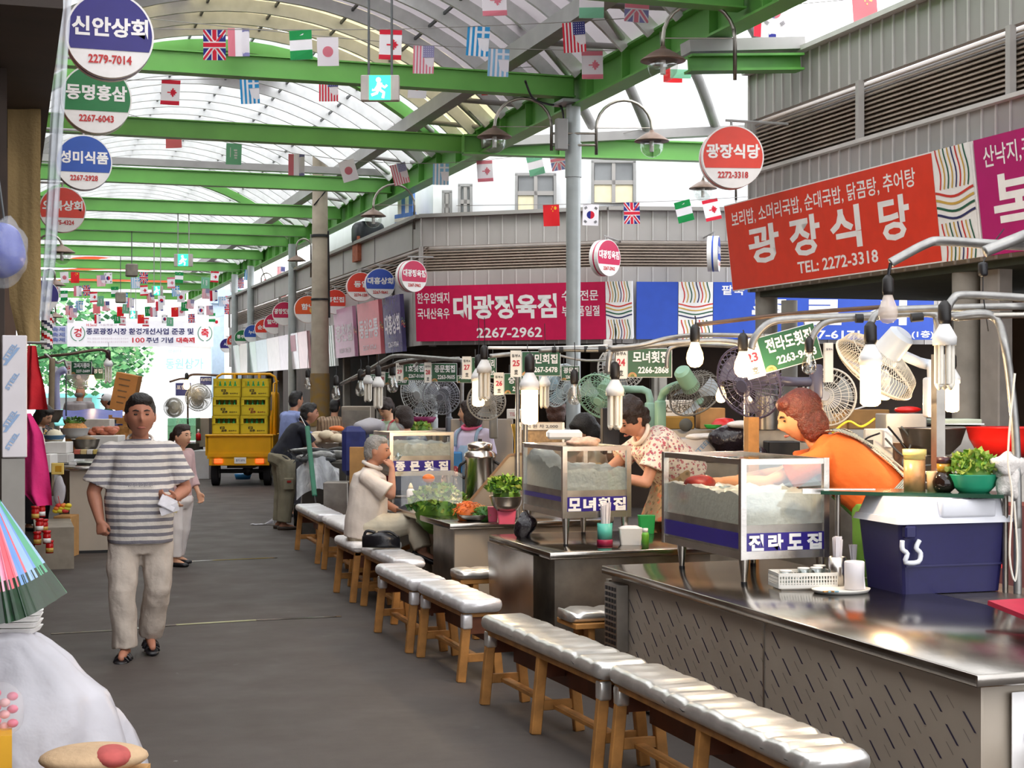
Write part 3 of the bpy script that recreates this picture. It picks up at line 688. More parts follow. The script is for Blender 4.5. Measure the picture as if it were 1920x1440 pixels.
RT = [(1371, 296, 13.1, RED, '광장식당', '2272-3318', 'bright red round sign hanging over the end of the red shop sign', (-.25, -1, 0), .265),
      (1134, 484, 20.0, CRIM, '대광정육점', '2267-2962', 'crimson round sign on the fascia right of the grey pole', None, .235),
      (1338, 476, 20.0, BLUE, '종로식당', '2267-6171', 'blue round sign seen almost edge on over the blue panel', None, .23),
      (771, 518, 21.0, CRIM, '대광정육점', '2267-2962', 'crimson round sign hanging at the far corner', None, .215),
      (712, 532, 23.0, BLUE, '대흥상회', '2267-9641', 'blue round sign beside the crimson one at the far corner', (-.1, -1, 0), .225),
      (676, 538, 24.2, RED, '동일', '2274-1281', 'red round sign half behind the blue round sign', (-.1, -1, 0), .225),
      (628, 566, 26.4, RED, '홍천집', '', 'red round sign just right of the concrete pole', (-.1, -1, 0), .21),
      (577, 580, 28.5, paint('E2561F', .35), '함냉', '', 'orange round sign with an ice bowl picture, left of the concrete pole', (-.1, -1, 0), .25),
      (533, 588, 31.5, CRIM, '광장햇들깁', '', 'crimson round sign with five characters, beyond the orange one', (-.1, -1, 0), .24),
      (514, 607, 33, CRIM, '할머니', '', 'crimson round sign with three characters', (-.1, -1, 0), .22),
      (496, 617, 34.5, RED, '순희네', '', 'red round sign between a crimson and a blue one', (-.1, -1, 0), .22),
      (474, 626, 36, paint('2750A8', .35), '누나', '', 'mid blue round sign with two characters', (-.1, -1, 0), .21),
      (455, 634, 37.5, GRN, '콩쥐네', '', 'green round sign in the far row', (-.1, -1, 0), .2),
      (440, 641, 39, RED, '김밥집', '', 'red round sign next to last in the far row', (-.1, -1, 0), .2),
      (426, 648, 40.5, NAVY, '시골', '', 'navy round sign at the far end of the right row', (-.1, -1, 0), .19)]
def bowl(b, M, r, z):
    b.add([(p[0], p[1], z) for p in circ(r * .28, 20, r * .38, -r * .05)], [tuple(range(20))], paint('E9B85C'), False, M)
    b.add([(p[0], p[1], z) for p in circ(r * .2, 12, r * .42, r * .45)], [tuple(range(12))], paint('2E8A4A'), False, M)
for px, py, d, m, t, num, lab, fc, r in RT:
    c = W(px, py, d); fc_ = fc if fc else (-.62, -.78, 0) if px < 900 else (-.52, -.85, 0) if px < 1200 else (-.9, -.42, 0)
    if 900 < px < 1200: fc_ = (.48, -.88, 0)
    if px == 1338: fc_ = (.86, -.5, 0)
    if px == 771: fc_ = (.36, -.93, 0)
    arm = (5.5 - c.x, 0, 0) if px < 800 else NRM[1] * -.9 if px < 1200 else NRM[2] * -.9 if px < 1350 else (6.35 - c.x, 0, 0)
    round_sign(c, fc_, m, t, num, lab, r=r, arm=arm, extra=bowl if t == '함냉' else None)
# ---- celebration banner at the far end
b = MB(); a, c = W(126, 650, 48), W(400, 650, 48); M, w, h = panelM(a, c, a + UP * .8); BAN = mat('white_banner_cloth', 'F0EDF2', .8, var=.02, transl=.3)
K = 16
b.grid(lambda q, t: M @ V((q * w, t * h, .03 * math.sin(q * 9) * (1 - t * .5))), K, 2, BAN, True)
DKB, RD, GRY = paint('2B2A66'), paint('CC2A38'), paint('C9B9C4')
b.text('종로광장시장 환경개선사업 준공 및', DKB, M, w=w * .735, h=h * .25, c=(w * .5, h * .59), z=.05, bold=.03)
b.text('100', RD, M, w=w * .085, h=h * .2, c=(w * .49, h * .25), z=.05, bold=.02); b.text('주년 기념', DKB, M, w=w * .185, h=h * .22, c=(w * .635, h * .25), z=.05, bold=.03); b.text('대축제', RD, M, w=w * .125, h=h * .22, c=(w * .812, h * .25), z=.05, bold=.04)
b.text('Hi Seoul', RD, M, w=w * .07, h=h * .1, c=(w * .17, h * .84), z=.05); b.text('서울특별시', GRY, M, w=w * .12, h=h * .08, c=(w * .28, h * .84), z=.05)
for k in range(2): b.text('주최: 광장시장 종로광장전통시장상인총연합회', GRY, M, w=w * .28, h=h * .07, c=(w * .28, h * (.31 - .13 * k)), z=.05, bold=.005)
for cx_, ch in ((.075, '경'), (.945, '축')):
    b.text(ch, RD, M, w=h * .3, h=h * .34, c=(w * cx_, h * .54), z=.05, bold=.03)
    for s_ in (-1, 1): ribbon(b, M, [(w * cx_ + s_ * h * .27 * math.cos(t), h * .52 + h * .3 * math.sin(t)) for t in [-1.4 + 2.4 * i / 12 for i in range(13)]], h * .035, paint('5E8F76'), .05)
one(b, 'banner', 'white celebration banner with navy and red lettering across the far end of the alley', 'banner')
# ---- lit exit signs
EXG = mat('lit_green_sign', '35E0A0', .4, var=0, emit=1.6); EXW = mat('lit_white_figure', 'E6FFF4', .4, var=0, emit=2.2)
for i, (px, py, d, w, h, y0, lab) in enumerate(((713, 166, dY(713, 11.05), .28, .185, 12, 'lit green exit box hanging from the front beam'), (344, 488, dY(344, 26.6), .31, .21, 414, 'lit green exit box hanging under the fifth beam'), (295, 545, dY(295, 31.9), .22, .19, 482, 'small lit green exit box above the banner'), (250, 590, dY(250, 39), .2, .2, 560, 'tiny lit green exit box just above the white banner'))):
    c = W(px, py, d); o = thing('exit_sign', lab, 'sign', c); b = MB(); M = basis(CAMR, UP, -CAMF, c)
    b.M = M; b.box((0, 0, 0), (w, h, .07), mat('grey_sign_box', 'B3ABA6', .5), bev=.005); b.build('housing', o)
    b = MB(); b.M = M; b.box((0, 0, .036), (w * .56, h * .97, .006), EXG); z = .041
    b.prism(circ(h * .1, 12, -.01, h * .3), .003, EXW, Matrix.Translation((0, 0, z)))
    ribbon(b, I, [(-.0, h * .2), (-.01, -h * .05)], h * .2, EXW, z); ribbon(b, I, [(-.005, h * .15), (h * .2, 0), (h * .28, h * .1)], h * .09, EXW, z); ribbon(b, I, [(-.005, h * .15), (-h * .2, -.02), (-h * .3, -h * .1)], h * .09, EXW, z)
    ribbon(b, I, [(-.01, -h * .05), (h * .16, -h * .2), (h * .12, -h * .42)], h * .11, EXW, z); ribbon(b, I, [(-.01, -h * .05), (-h * .12, -h * .22), (-h * .33, -h * .3)], h * .11, EXW, z); b.build('lit_panel', o, label='glowing green running figure panel')
    b = MB(); zt = 4.74 - c.z
    for s_ in (-.3, .3): b.M = M; b.cyl((s_ * w, h / 2, 0), (s_ * w, zt, 0), .009, GREYST if i else PUR, n=6)
    b.build('hanging_rod', o)
# ---- swan-neck street lamps
CAPM = mat('brown_lamp_cap', '7C675A', .45, .3, var=.15); GLOBE = glassmat('lamp_globe', 'F4F6F4', .16, .08)
def street_lamp(head, foot, top, label, s=1.0, group=None, fix=None):
    """head = top of the cap, foot = the other end of the swan neck"""
    head, foot, top = V(head), V(foot), V(top); o = thing('street_lamp', label, 'lamp', foot, group=group)
    mid = [foot, foot.lerp(V((foot.x, foot.y, top.z)), .6)]
    cxy = (head + foot) / 2; rad = (V((head.x, head.y, 0)) - V((foot.x, foot.y, 0))) / 2; hz = top.z - rad.length
    pts = [foot, V((foot.x, foot.y, hz))]
    for k in range(1, 12):
        a = math.pi * k / 12; p = V((cxy.x, cxy.y, 0)) - V((rad.x, rad.y, 0)) * math.cos(a); pts.append(V((p.x, p.y, hz + rad.length * math.sin(a))))
    pts += [V((head.x, head.y, hz)), head]
    b = MB(); b.tube(pts, .016 * s, STEELD, n=10)
    if fix is not None: b.cyl(foot + UP * .05, V(fix), .014, STEELD, n=8)
    b.tube(pts[:3], .016 * s, STEELD, n=10); b.cyl(pts[1] + UP * .0, V((head.x, head.y, hz)), .005, STEELD, n=6); b.build('swan_neck', o)
    b = MB(); b.lathe([(.02, .05), (.03, .03), (.06, .02), (.11, -.01), (.175, -.055), (.18, -.065), (.1, -.06), (0, -.06)][::-1], CAPM, head - UP * .03, n=28); b.build('cap', o, label='brown dished cap')
    b = MB(); b.lathe([(.115, -.06), (.12, -.11), (.11, -.16), (.08, -.2), (.04, -.222), (.001, -.228)], GLOBE, head - UP * .03, n=24); b.build('globe', o, label='clear glass globe')
    b = MB(); b.cyl(head - UP * .09, head - UP * .2, .022, WHITE, n=10); b.build('lamp_tube', o)
    return o
GP = 'swan neck street lamps on the arcade poles'
street_lamp(W(927, 240, 15.8), W(1034, 282, 15.8), W(980, 184, 15.8), 'street lamp hooked over to the left of the tall grey pole', group=GP)
street_lamp(W(1222, 248, 15.8), W(1118, 290, 15.8), W(1170, 188, 15.8), 'street lamp hooked over to the right of the tall grey pole', group=GP)
b = MB()
for y in (250, 272): b.cyl(W(1035, y, 15.8), W(1118, y, 15.8), .012, STEELD, n=8)
one(b, 'lamp_bracket', 'thin double bar joining the two street lamps to the tall grey pole', 'bracket')
street_lamp(W(1243, 92, 12.2), W(1378, 150, 12.2), W(1312, 4, 12.2), 'nearest street lamp, under the green girder', group=GP)
street_lamp(W(1318, 340, 19.6), W(1380, 375, 19.6), W(1350, 310, 19.6), 'street lamp half hidden behind the bright red round sign', group=GP, fix=W(1380, 378, 20.7))
street_lamp(W(700, 393, 21.7), W(777, 430, 21.7), W(740, 346, 21.7), 'street lamp in front of the striped canvas', group=GP)
street_lamp(W(556, 480, 29), W(583, 520, 29), W(570, 448, 29), 'street lamp just left of the concrete pole', group=GP, fix=W(583, 520, 29) + UP * (4.66 - W(583, 520, 29).z))
street_lamp(W(116, 461, 21), W(70, 480, 21), W(93, 440, 21), 'street lamp hanging under the red round sign', group=GP, fix=(.0, W(70, 480, 21).y, W(70, 480, 21).z))
street_lamp(W(103, 525, 26), W(84, 540, 26), W(95, 505, 26), 'street lamp above the small navy round sign', group=GP)
street_lamp(W(490, 535, 36), W(510, 560, 36), W(500, 512, 36), 'farthest street lamp, on the right girder', group=GP, fix=(5.56, W(510, 560, 36).y + .1, 4.66))
street_lamp(W(104, 587, 33), W(90, 600, 33), W(97, 570, 33), 'distant street lamp on the left, beyond the small navy sign', group=GP)
for px, py, d in ((247, 495, dY(247, 29.8)), (226, 548, dY(226, 35.3))):
    b = MB(); c = W(px, py, d); b.cyl(V((c.x, c.y, 4.74)), c, .01, PUR, n=6); b.box(c - UP * .12, (.22, .22, .24), mat('grey_speaker', '7E766C', .6, var=.2), bev=.02)
    one(b, 'hanging_speaker', 'small grey loudspeaker hanging on a rod from the %s beams' % ('middle' if px == 247 else 'farther'), 'loudspeaker')
# ---- orange arch at the end gable
b = MB(); ORG = mat('orange_arch_band', 'F08A66', .5, var=.05, transl=.75); yy = 51.25
def oarc(px, yb, a, hb_, k=0, n=28):  # flattened arch band: base row yb, half width a, rise hb_, inner share k
    c = W(px, yb, 50); vs = []
    for i in range(n + 1):
        t = math.pi * i / n
        for q in (1, k): vs.append((c.x + a * q * math.cos(t), yy, c.z + hb_ * q * math.sin(t)))
    m_ = len(vs); vs += [(x, y_ + .08, z) for x, y_, z in vs]
    b.add(vs, [f for i in range(n) for f in ((2 * i, 2 * i + 1, 2 * i + 3, 2 * i + 2), (m_ + 2 * i, m_ + 2 * i + 2, m_ + 2 * i + 3, m_ + 2 * i + 1), (2 * i, 2 * i + 2, m_ + 2 * i + 2, m_ + 2 * i))], ORG)
oarc(250, 480, 1.25, .33); oarc(245, 503, 2.3, .45, .72); oarc(245, 522, 2.9, .34, .8); oarc(250, 532, 2.7, .16, .4)
struct(b, 'trim_3', 'orange arched bands on the end gable of the arcade')
# ---- paper flags on strings
FW, FH = .2, .265
def mixc(a, t, c='EDE3EA'): return ''.join('%02X' % round(int(a[i:i + 2], 16) * (1 - t) + int(c[i:i + 2], 16) * t) for i in (0, 2, 4))
def rect(x0, y0, x1, y1): return [(x0, y0), (x1, y0), (x1, y1), (x0, y1)]
def flag_design(k):
    R_, B_, W_, G_ = 'DD1F3C', '2A2E8C', 'F2EFF2', '0F9A4E'; o = []
    if k == 'us':
        o = [(rect(i / 13, 0, (i + 1) / 13, 1), R_) for i in range(0, 13, 2)] + [(rect(.46, .58, 1, 1), '3A3A86')]
        o += [([(p[0], p[1]) for p in circ(.018, 5, .52 + .1 * i, .63 + .08 * j)], W_) for i in range(5) for j in range(5)]
        return W_, o
    if k == 'uk':
        o = [([(0, 0), (.13, 0), (1, .87), (1, 1), (.87, 1), (0, .13)], W_), ([(1, 0), (1, .13), (.13, 1), (0, 1), (0, .87), (.87, 0)], W_), ([(0, 0), (.06, 0), (1, .94), (1, 1), (.94, 1), (0, .06)], R_), ([(1, 0), (1, .06), (.06, 1), (0, 1), (0, .94), (.94, 0)], R_), (rect(.36, 0, .64, 1), W_), (rect(0, .39, 1, .61), W_), (rect(.41, 0, .59, 1), R_), (rect(0, .43, 1, .57), R_)]
        return B_, o
    if k == 'canada':
        leaf = [(.2, .03), (.2, -.03), (0, -.03), (.02, -.14), (-.04, -.11), (-.1, -.24), (-.15, -.19), (-.2, -.2), (-.14, -.12), (-.27, -.13), (-.24, -.07), (-.36, 0), (-.24, .07), (-.27, .13), (-.14, .12), (-.2, .2), (-.15, .19), (-.1, .24), (-.04, .11), (.02, .14), (0, .03)]
        return W_, [(rect(0, .84, 1, 1), R_), (rect(0, 0, 1, .16), R_), ([(.52 - x * .95, .5 + y * .8) for x, y in leaf], R_)]
    if k == 'greece':
        A_ = '2E9CD6'; o = [(rect(i / 9, 0, (i + 1) / 9, 1), A_) for i in range(0, 9, 2)] + [(rect(4 / 9, .62, 1, 1), A_), (rect(4 / 9, .77, 1, .85), W_), (rect(.66, .62, .78, 1), W_)]
        return W_, o
    if k == 'japan': return W_, [(circ(.25, 20, .5, .5, sy=.76), R_)]
    if k == 'nigeria': return W_, [(rect(0, .68, 1, 1), G_), (rect(0, 0, 1, .32), G_)]
    if k == 'france': return W_, [(rect(0, 0, .33, 1), R_), (rect(.67, 0, 1, 1), B_)]
    if k == 'saudi': return G_, [(rect(.25, .35, .3, .8), W_), (rect(.55, .28, .72, .36), W_), (rect(.52, .4, .74, .48), W_), (rect(.55, .52, .73, .6), W_), (rect(.5, .64, .72, .72), W_)]
    if k == 'china': return 'DE1A24', [(circ(.09, 5, .76, .84), 'F2C531'), (circ(.035, 5, .58, .9), 'F2C531'), (circ(.035, 5, .52, .8), 'F2C531'), (circ(.035, 5, .6, .7), 'F2C531')]
    if k == 'korea':
        o = [(circ(.24, 20, .5, .5, a0=-math.pi / 2, a1=math.pi / 2, sy=.76), R_), (circ(.24, 20, .5, .5, a0=math.pi / 2, a1=1.5 * math.pi, sy=.76), B_)]
        for cx_, cy_, a in ((.18, .82, .6), (.82, .82, -.6), (.18, .18, -.6), (.82, .18, .6)):
            for q in (-.05, 0, .05):
                ca, sa = math.cos(a), math.sin(a); o.append(([(cx_ + ca * x - sa * (y + q), cy_ + (sa * x + ca * (y + q)) * .76) for x, y in rect(-.09, -.014, .09, .014)], '2B2B30'))
        return W_, o
FLAGM = {}
NAMES = {'us': 'United States', 'uk': 'British', 'canada': 'Canadian', 'greece': 'Greek', 'japan': 'Japanese', 'nigeria': 'Nigerian', 'france': 'tricolour', 'saudi': 'green Saudi', 'china': 'red Chinese', 'korea': 'South Korean'}
def flag_mesh(k, pale):
    if (k, pale) in FLAGM: return FLAGM[(k, pale)]
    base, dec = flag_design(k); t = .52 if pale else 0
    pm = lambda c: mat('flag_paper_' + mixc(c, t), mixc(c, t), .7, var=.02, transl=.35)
    b = MB(); NS = 5
    curl = lambda x, y: .010 * math.sin(x * 3.0 + y * 2.2) * (1 - y)
    P = lambda x, y, o: ((x - .5) * FW, curl(x, y) + o, (y - 1) * FH)
    for o in (-.0006, .0006): b.add([P(i / NS, j / NS, o) for j in range(NS + 1) for i in range(NS + 1)], [(j * (NS + 1) + i, j * (NS + 1) + i + 1, (j + 1) * (NS + 1) + i + 1, (j + 1) * (NS + 1) + i) for i in range(NS) for j in range(NS)], pm(base), True)
    for q, (pts, c) in enumerate(dec):
        for s_ in (-1, 1): b.add([P(x, y, s_ * (.0022 + .0004 * min(q, 8))) for x, y in pts], [tuple(range(len(pts)))], pm(c))
    tmp = b.build('paper_flag'); FLAGM[(k, pale)] = tmp.data; bpy.data.objects.remove(tmp); return FLAGM[(k, pale)]
ROWS = [
 ('string of flags nearest the camera', 13.7, [(402, 56, 'uk', 0), (563, 57, 'nigeria', 0), (733, 56, 'canada', 0), (898, 50, 'greece', 0), (1075, 42, 'us', 0), (1256, 30, 'japan', 0), (1436, 14, 'france', 0)]),
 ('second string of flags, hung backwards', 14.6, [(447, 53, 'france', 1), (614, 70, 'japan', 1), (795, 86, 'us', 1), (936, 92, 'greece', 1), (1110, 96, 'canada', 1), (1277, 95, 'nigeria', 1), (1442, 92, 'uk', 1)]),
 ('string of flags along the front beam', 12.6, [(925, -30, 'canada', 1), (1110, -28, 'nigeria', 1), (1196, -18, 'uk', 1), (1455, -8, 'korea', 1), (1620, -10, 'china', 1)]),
 ('string of flags before the second beam', 16.4, [(321, 150, 'canada', 0), (467, 148, 'greece', 0), (616, 143, 'us', 0), (784, 138, 'japan', 0), (919, 131, 'france', 0), (1082, 121, 'saudi', 0), (1262, 108, 'china', 0), (1427, 95, 'korea', 0)]),
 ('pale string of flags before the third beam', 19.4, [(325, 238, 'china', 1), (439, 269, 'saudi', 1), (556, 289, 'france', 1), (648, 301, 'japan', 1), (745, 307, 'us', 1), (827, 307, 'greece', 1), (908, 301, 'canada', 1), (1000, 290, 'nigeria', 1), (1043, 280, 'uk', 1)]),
 ('string of flags along the far fascia', 19.2, [(1033, 384, 'china', 0), (1108, 383, 'korea', 0), (1184, 380, 'uk', 0), (1278, 377, 'nigeria', 0), (1330, 374, 'canada', 0)]),
]
far = [
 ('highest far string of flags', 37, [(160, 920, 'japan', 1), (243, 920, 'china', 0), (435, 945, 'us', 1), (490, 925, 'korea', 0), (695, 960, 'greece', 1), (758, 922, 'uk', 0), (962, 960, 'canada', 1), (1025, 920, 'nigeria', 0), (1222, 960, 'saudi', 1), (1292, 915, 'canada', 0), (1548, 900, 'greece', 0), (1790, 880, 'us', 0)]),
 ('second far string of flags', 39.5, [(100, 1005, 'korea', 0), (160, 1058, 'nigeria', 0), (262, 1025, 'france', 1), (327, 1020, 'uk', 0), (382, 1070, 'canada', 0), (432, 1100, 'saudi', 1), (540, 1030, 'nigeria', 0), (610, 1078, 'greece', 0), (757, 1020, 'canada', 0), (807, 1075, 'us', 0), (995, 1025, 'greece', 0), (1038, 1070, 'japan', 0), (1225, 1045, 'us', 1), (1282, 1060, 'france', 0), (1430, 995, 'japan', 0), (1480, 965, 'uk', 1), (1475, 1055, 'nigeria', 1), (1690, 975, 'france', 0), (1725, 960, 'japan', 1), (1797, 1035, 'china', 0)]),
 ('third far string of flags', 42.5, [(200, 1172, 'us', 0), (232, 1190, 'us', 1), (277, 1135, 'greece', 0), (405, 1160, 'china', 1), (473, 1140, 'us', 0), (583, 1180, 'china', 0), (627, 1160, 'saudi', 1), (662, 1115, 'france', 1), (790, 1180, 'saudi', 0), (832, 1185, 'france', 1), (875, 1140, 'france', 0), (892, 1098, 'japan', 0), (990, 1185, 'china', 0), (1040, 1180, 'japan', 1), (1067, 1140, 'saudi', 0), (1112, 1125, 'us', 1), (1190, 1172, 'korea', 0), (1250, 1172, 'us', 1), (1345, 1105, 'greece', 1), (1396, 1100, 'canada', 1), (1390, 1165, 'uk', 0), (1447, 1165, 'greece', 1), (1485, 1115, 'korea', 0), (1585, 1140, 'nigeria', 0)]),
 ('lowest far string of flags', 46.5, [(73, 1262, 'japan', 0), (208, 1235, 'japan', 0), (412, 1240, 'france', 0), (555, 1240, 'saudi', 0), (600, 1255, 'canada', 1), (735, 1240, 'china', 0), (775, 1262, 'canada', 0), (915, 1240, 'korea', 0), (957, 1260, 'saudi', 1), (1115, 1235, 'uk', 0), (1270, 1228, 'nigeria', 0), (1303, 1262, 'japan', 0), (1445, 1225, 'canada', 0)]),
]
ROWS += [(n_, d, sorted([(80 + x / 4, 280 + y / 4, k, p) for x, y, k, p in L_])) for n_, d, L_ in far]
for rn, d, L_ in ROWS:
    tops = [W(x, y, d + rnd.uniform(-.15, .15)) for x, y, k, p in L_]
    seen = {}
    for (x, y, k, p), c in zip(L_, tops): seen[(k, p)] = seen.get((k, p), 0) + 1
    cnt = {}
    for i, ((x, y, k, p), c) in enumerate(zip(L_, tops)):
        o = bpy.data.objects.new('paper_flag', flag_mesh(k, p)); COL.objects.link(o); o.location = c
        tl = rnd.uniform(-.07, .07) + (.22 if (x, k) in ((1000, 'nigeria'), (1043, 'uk'), (745, 'us'), (648, 'japan'), (1278, 'nigeria'), (1330, 'canada')) else 0)
        o.rotation_euler = (rnd.uniform(-.08, .08), -tl, -YAW + rnd.uniform(-.2, .2) * (1 if d > 18 else .5))
        cnt[(k, p)] = cnt.get((k, p), 0) + 1
        q = '' if seen[(k, p)] == 1 else ('%s such from the left ' % ORD[cnt[(k, p)] - 1])
        tag(o, '%s%s flag, %son the %s' % ('pale ' if p else '', NAMES[k], q, rn), 'flag', 'paper flags strung across the alley')
    b = MB(); pts = [tops[0] + (tops[0] - tops[1]).normalized() * 1.2] + tops + [tops[-1] + (tops[-1] - tops[-2]).normalized() * 1.2]
    b.tube([p_ + UP * .005 for p_ in pts], .004, mat('bunting_cord', '8E8A86', .7), n=5)
    one(b, 'flag_cord', 'thin cord of the ' + rn, 'cord', 'cords carrying the paper flags')
# ================================================================= benches and steel counters
def cushion(b, x0, x1, y0, y1, z0, z1, m, seg=14, seed=0, ends=True, drop=0):
    """a padded board wrapped in foil: rounded section swept along Y with soft crosswise dents"""
    prof = []; w, h = x1 - x0, z1 - z0; r = min(h * .42, w * .3)
    for cx_, cz, a0 in ((x1 - r, z1 - r, 0), (x0 + r, z1 - r, 90), (x0 + r, z0 + r, 180), (x1 - r, z0 + r, 270)):
        for k in range(4): a = R(a0 + 30 * k); prof.append((cx_ + r * math.cos(a), cz + r * math.sin(a)))
    K = len(prof); vs = []
    n = max(10, int((y1 - y0) / .035)); cxm, czm = (x0 + x1) / 2, (z0 + z1) / 2
    for j in range(n + 1):
        t = j / n; y = y0 + (y1 - y0) * t; e = min(t, 1 - t) * (y1 - y0); s = 1 if e > .012 else .9 + .1 * math.sqrt(max(0, e / .012))
        for x, z in prof:
            dz = 0
            if z > czm: dz = -.004 + .006 * noise.noise(V((x * 3 + seed, y * 9, seed))) - .014 * max(0, math.cos(y * 2 * math.pi / .17 + seed)) ** 8
            vs.append((cxm + (x - cxm) * s + .002 * noise.noise(V((y * 8, z * 9, seed))), y, czm + (z - czm) * s + dz))
    b.add(vs, [(j * K + k, (j + 1) * K + k, (j + 1) * K + (k + 1) % K, j * K + (k + 1) % K) for j in range(n) for k in range(K)] + [tuple(range(K)), tuple(range(n * K, (n + 1) * K))[::-1]], m, True)
def bench(x, y0, y1, label, m, h=.49, w=.265, legs=2, splay=.035, board=True, dx=0, seed=0, skirt=0):
    """bench along Y from y0 (near) to y1 (far), left edge x at the near end, x + dx at the far end"""
    L_ = y1 - y0; o = thing('bench', label, 'bench', (x + w / 2, y0, 0), -math.atan2(dx, L_), 'benches along the counters')
    Q = wm(o); mk = lambda: MB(Q); th = .085
    b = mk(); cushion(b, -w / 2, w / 2, 0, L_, h - th, h, m, seed=seed); b.build('seat_cushion', o)
    b = mk(); b.box((0, L_ / 2, h - th - .012), (w - .05, L_ - .06, .024), WOOD); b.build('seat_board', o)
    ys = [.05 + (L_ - .1) * i / (legs - 1) for i in range(legs)]
    for yy in ys:
        for s in (-1, 1):
            b = mk(); b.beam((s * (w / 2 - .05 + splay), yy, 0), (s * (w / 2 - .055), yy, h - th), .052, .04, WOOD, up=(0, 1, 0), bev=.004); b.build('leg', o)
        b = mk(); b.box((0, yy, .14), (w - .06 + splay, .022, .05), WOOD, bev=.003); b.build('cross_rail', o)
        b = mk(); b.box((0, yy, h - th - .07), (w - .1, .018, .11), WOODD); b.build('end_board', o, label='dark red end board')
    b = mk(); b.box((0, L_ / 2, .13), (.05, L_ - .1, .022), WOOD, bev=.003); b.build('stretcher', o)
    if board:
        b = mk(); b.box((w / 2 - .085, L_ / 2, h - th - .1), (.016, L_ - .16, .15), WOODD); b.build('apron', o, label='dark red apron board')
    if skirt:
        for yy in ys[:1] + ys[-1:]:
            b = mk(); b.box((-w / 2 + .05, yy, h - th - .05), (.062, .06, .09), m, bev=.012, seg=2); b.build('foil_wrap', o)
    return o
bench(2.53, 4.62, 6.42, 'silver wrapped bench nearest the camera', FOIL, legs=3, seed=1, skirt=1)
bench(2.50, 6.46, 8.10, 'silver wrapped bench second from the camera, beside the first counter', FOIL, legs=3, dx=-.06, seed=2, skirt=1)
bench(2.50, 8.66, 9.66, 'white topped bench touching its twin, third along the row', FOILW, dx=-.01, seed=3, skirt=1)
bench(2.46, 9.74, 10.74, 'white topped bench, fourth along the row from the camera', FOILW, dx=0, seed=4, skirt=1)
bench(2.66, 10.98, 12.1, 'short white bench with the black bag on its far end', FOILW, w=.25, seed=5, dx=.0)
SEATW = mat('white_cloth_seat', 'E6E2E0', .7, var=.05, scale=9, bump=.2, bscale=20)
bench(2.62, 12.22, 12.98, 'short low bench under the man in the white shirt', SEATW, w=.42, seed=6)
bench(2.82, 13.25, 14.7, 'bench draped in white cloth behind the man in the white shirt', SEATW, h=.52, seed=7, dx=.03)
bench(2.88, 15.1, 16.6, 'farthest bench, white top with a dark red end board', FOILW, h=.5, w=.28, seed=8, dx=.05)
def xbench(x0, x1, y, label, h=.47, w=.26, m=FOIL, plank=False):
    o = thing('cross_bench', label, 'bench', (x0, y, 0)); L_ = x1 - x0
    Q = Matrix.Translation((x0, y, 0)) @ Matrix.Rotation(R(-90), 4, 'Z'); mk = lambda: MB(Q)
    b = mk(); cushion(b, -w / 2, w / 2, 0, L_, h - .07, h, m, seed=x0 + y); b.build('seat_cushion', o)
    b = mk(); b.box((.0, L_ / 2, h - .085), (w + (.05 if plank else -.03), L_ - .02, .03), WOOD, bev=.003); b.build('seat_plank', o)
    for yy in (.12, L_ - .1):
        for s in (-1, 1):
            b = mk(); b.beam((s * (w / 2 - .02), yy, 0), (s * (w / 2 - .05), yy, h - .1), .085 if plank else .06, .04, WOOD, up=(0, 1, 0), bev=.004); b.build('leg', o)
    b = mk(); b.beam((0, .1, .16), (0, L_ - .08, .3), .03, .04, WOOD); b.build('brace', o)
    return o
xbench(3.0, 3.75, 8.27, 'cross bench with a plank lip in the gap between the first and second counters', plank=True)
xbench(2.93, 3.6, 10.3, 'cross bench with a silver cushion between the second and third counters', h=.48)
xbench(3.15, 3.7, 13.95, 'cross bench with a white lid on it near the fish stall', h=.5, m=SEATW)
b = MB(); cushion(b, 3.35, 3.6, 4.2, 4.52, .42, .49, FOILW); b.box((3.47, 4.36, .21), (.2, .26, .42), WOOD); one(b, 'stool', 'white cushioned stool at the near end of the first counter', 'stool')
# ---- counters
CPAN = mat('beige_steel_panel', 'A99D8E', .45, .15, var=.07, scale=2); INK = paint('2B2740', .5); LINE = paint('7A7168', .5)
def dashes(b, x, y0, y1, z0, z1, sp=.17):
    """slanted dash decoration on a panel facing -X at x; runs down towards the camera"""
    n = int((y1 - y0 + .6) / sp)
    for i in range(n):
        ys = y1 + .35 - i * sp
        for row in range(9):
            z = z1 - row * .1 - (i % 3) * .033; y = ys - (z1 - z) * 1.0
            for (za, zb, m, w) in ((z, z - .062, INK, .007), (z - .062, z - .1, LINE, .003)):
                ya, yb = y, y - (za - zb) * 1.15
                if not (y0 + .01 < yb and ya < y1 - .01 and zb > z0 + .01 and za < z1 - .005): continue
                b.add([(x - .002, ya + w, za), (x - .002, ya - w, za), (x - .002, yb - w, zb), (x - .002, yb + w, zb)], [(0, 1, 2, 3)], m)
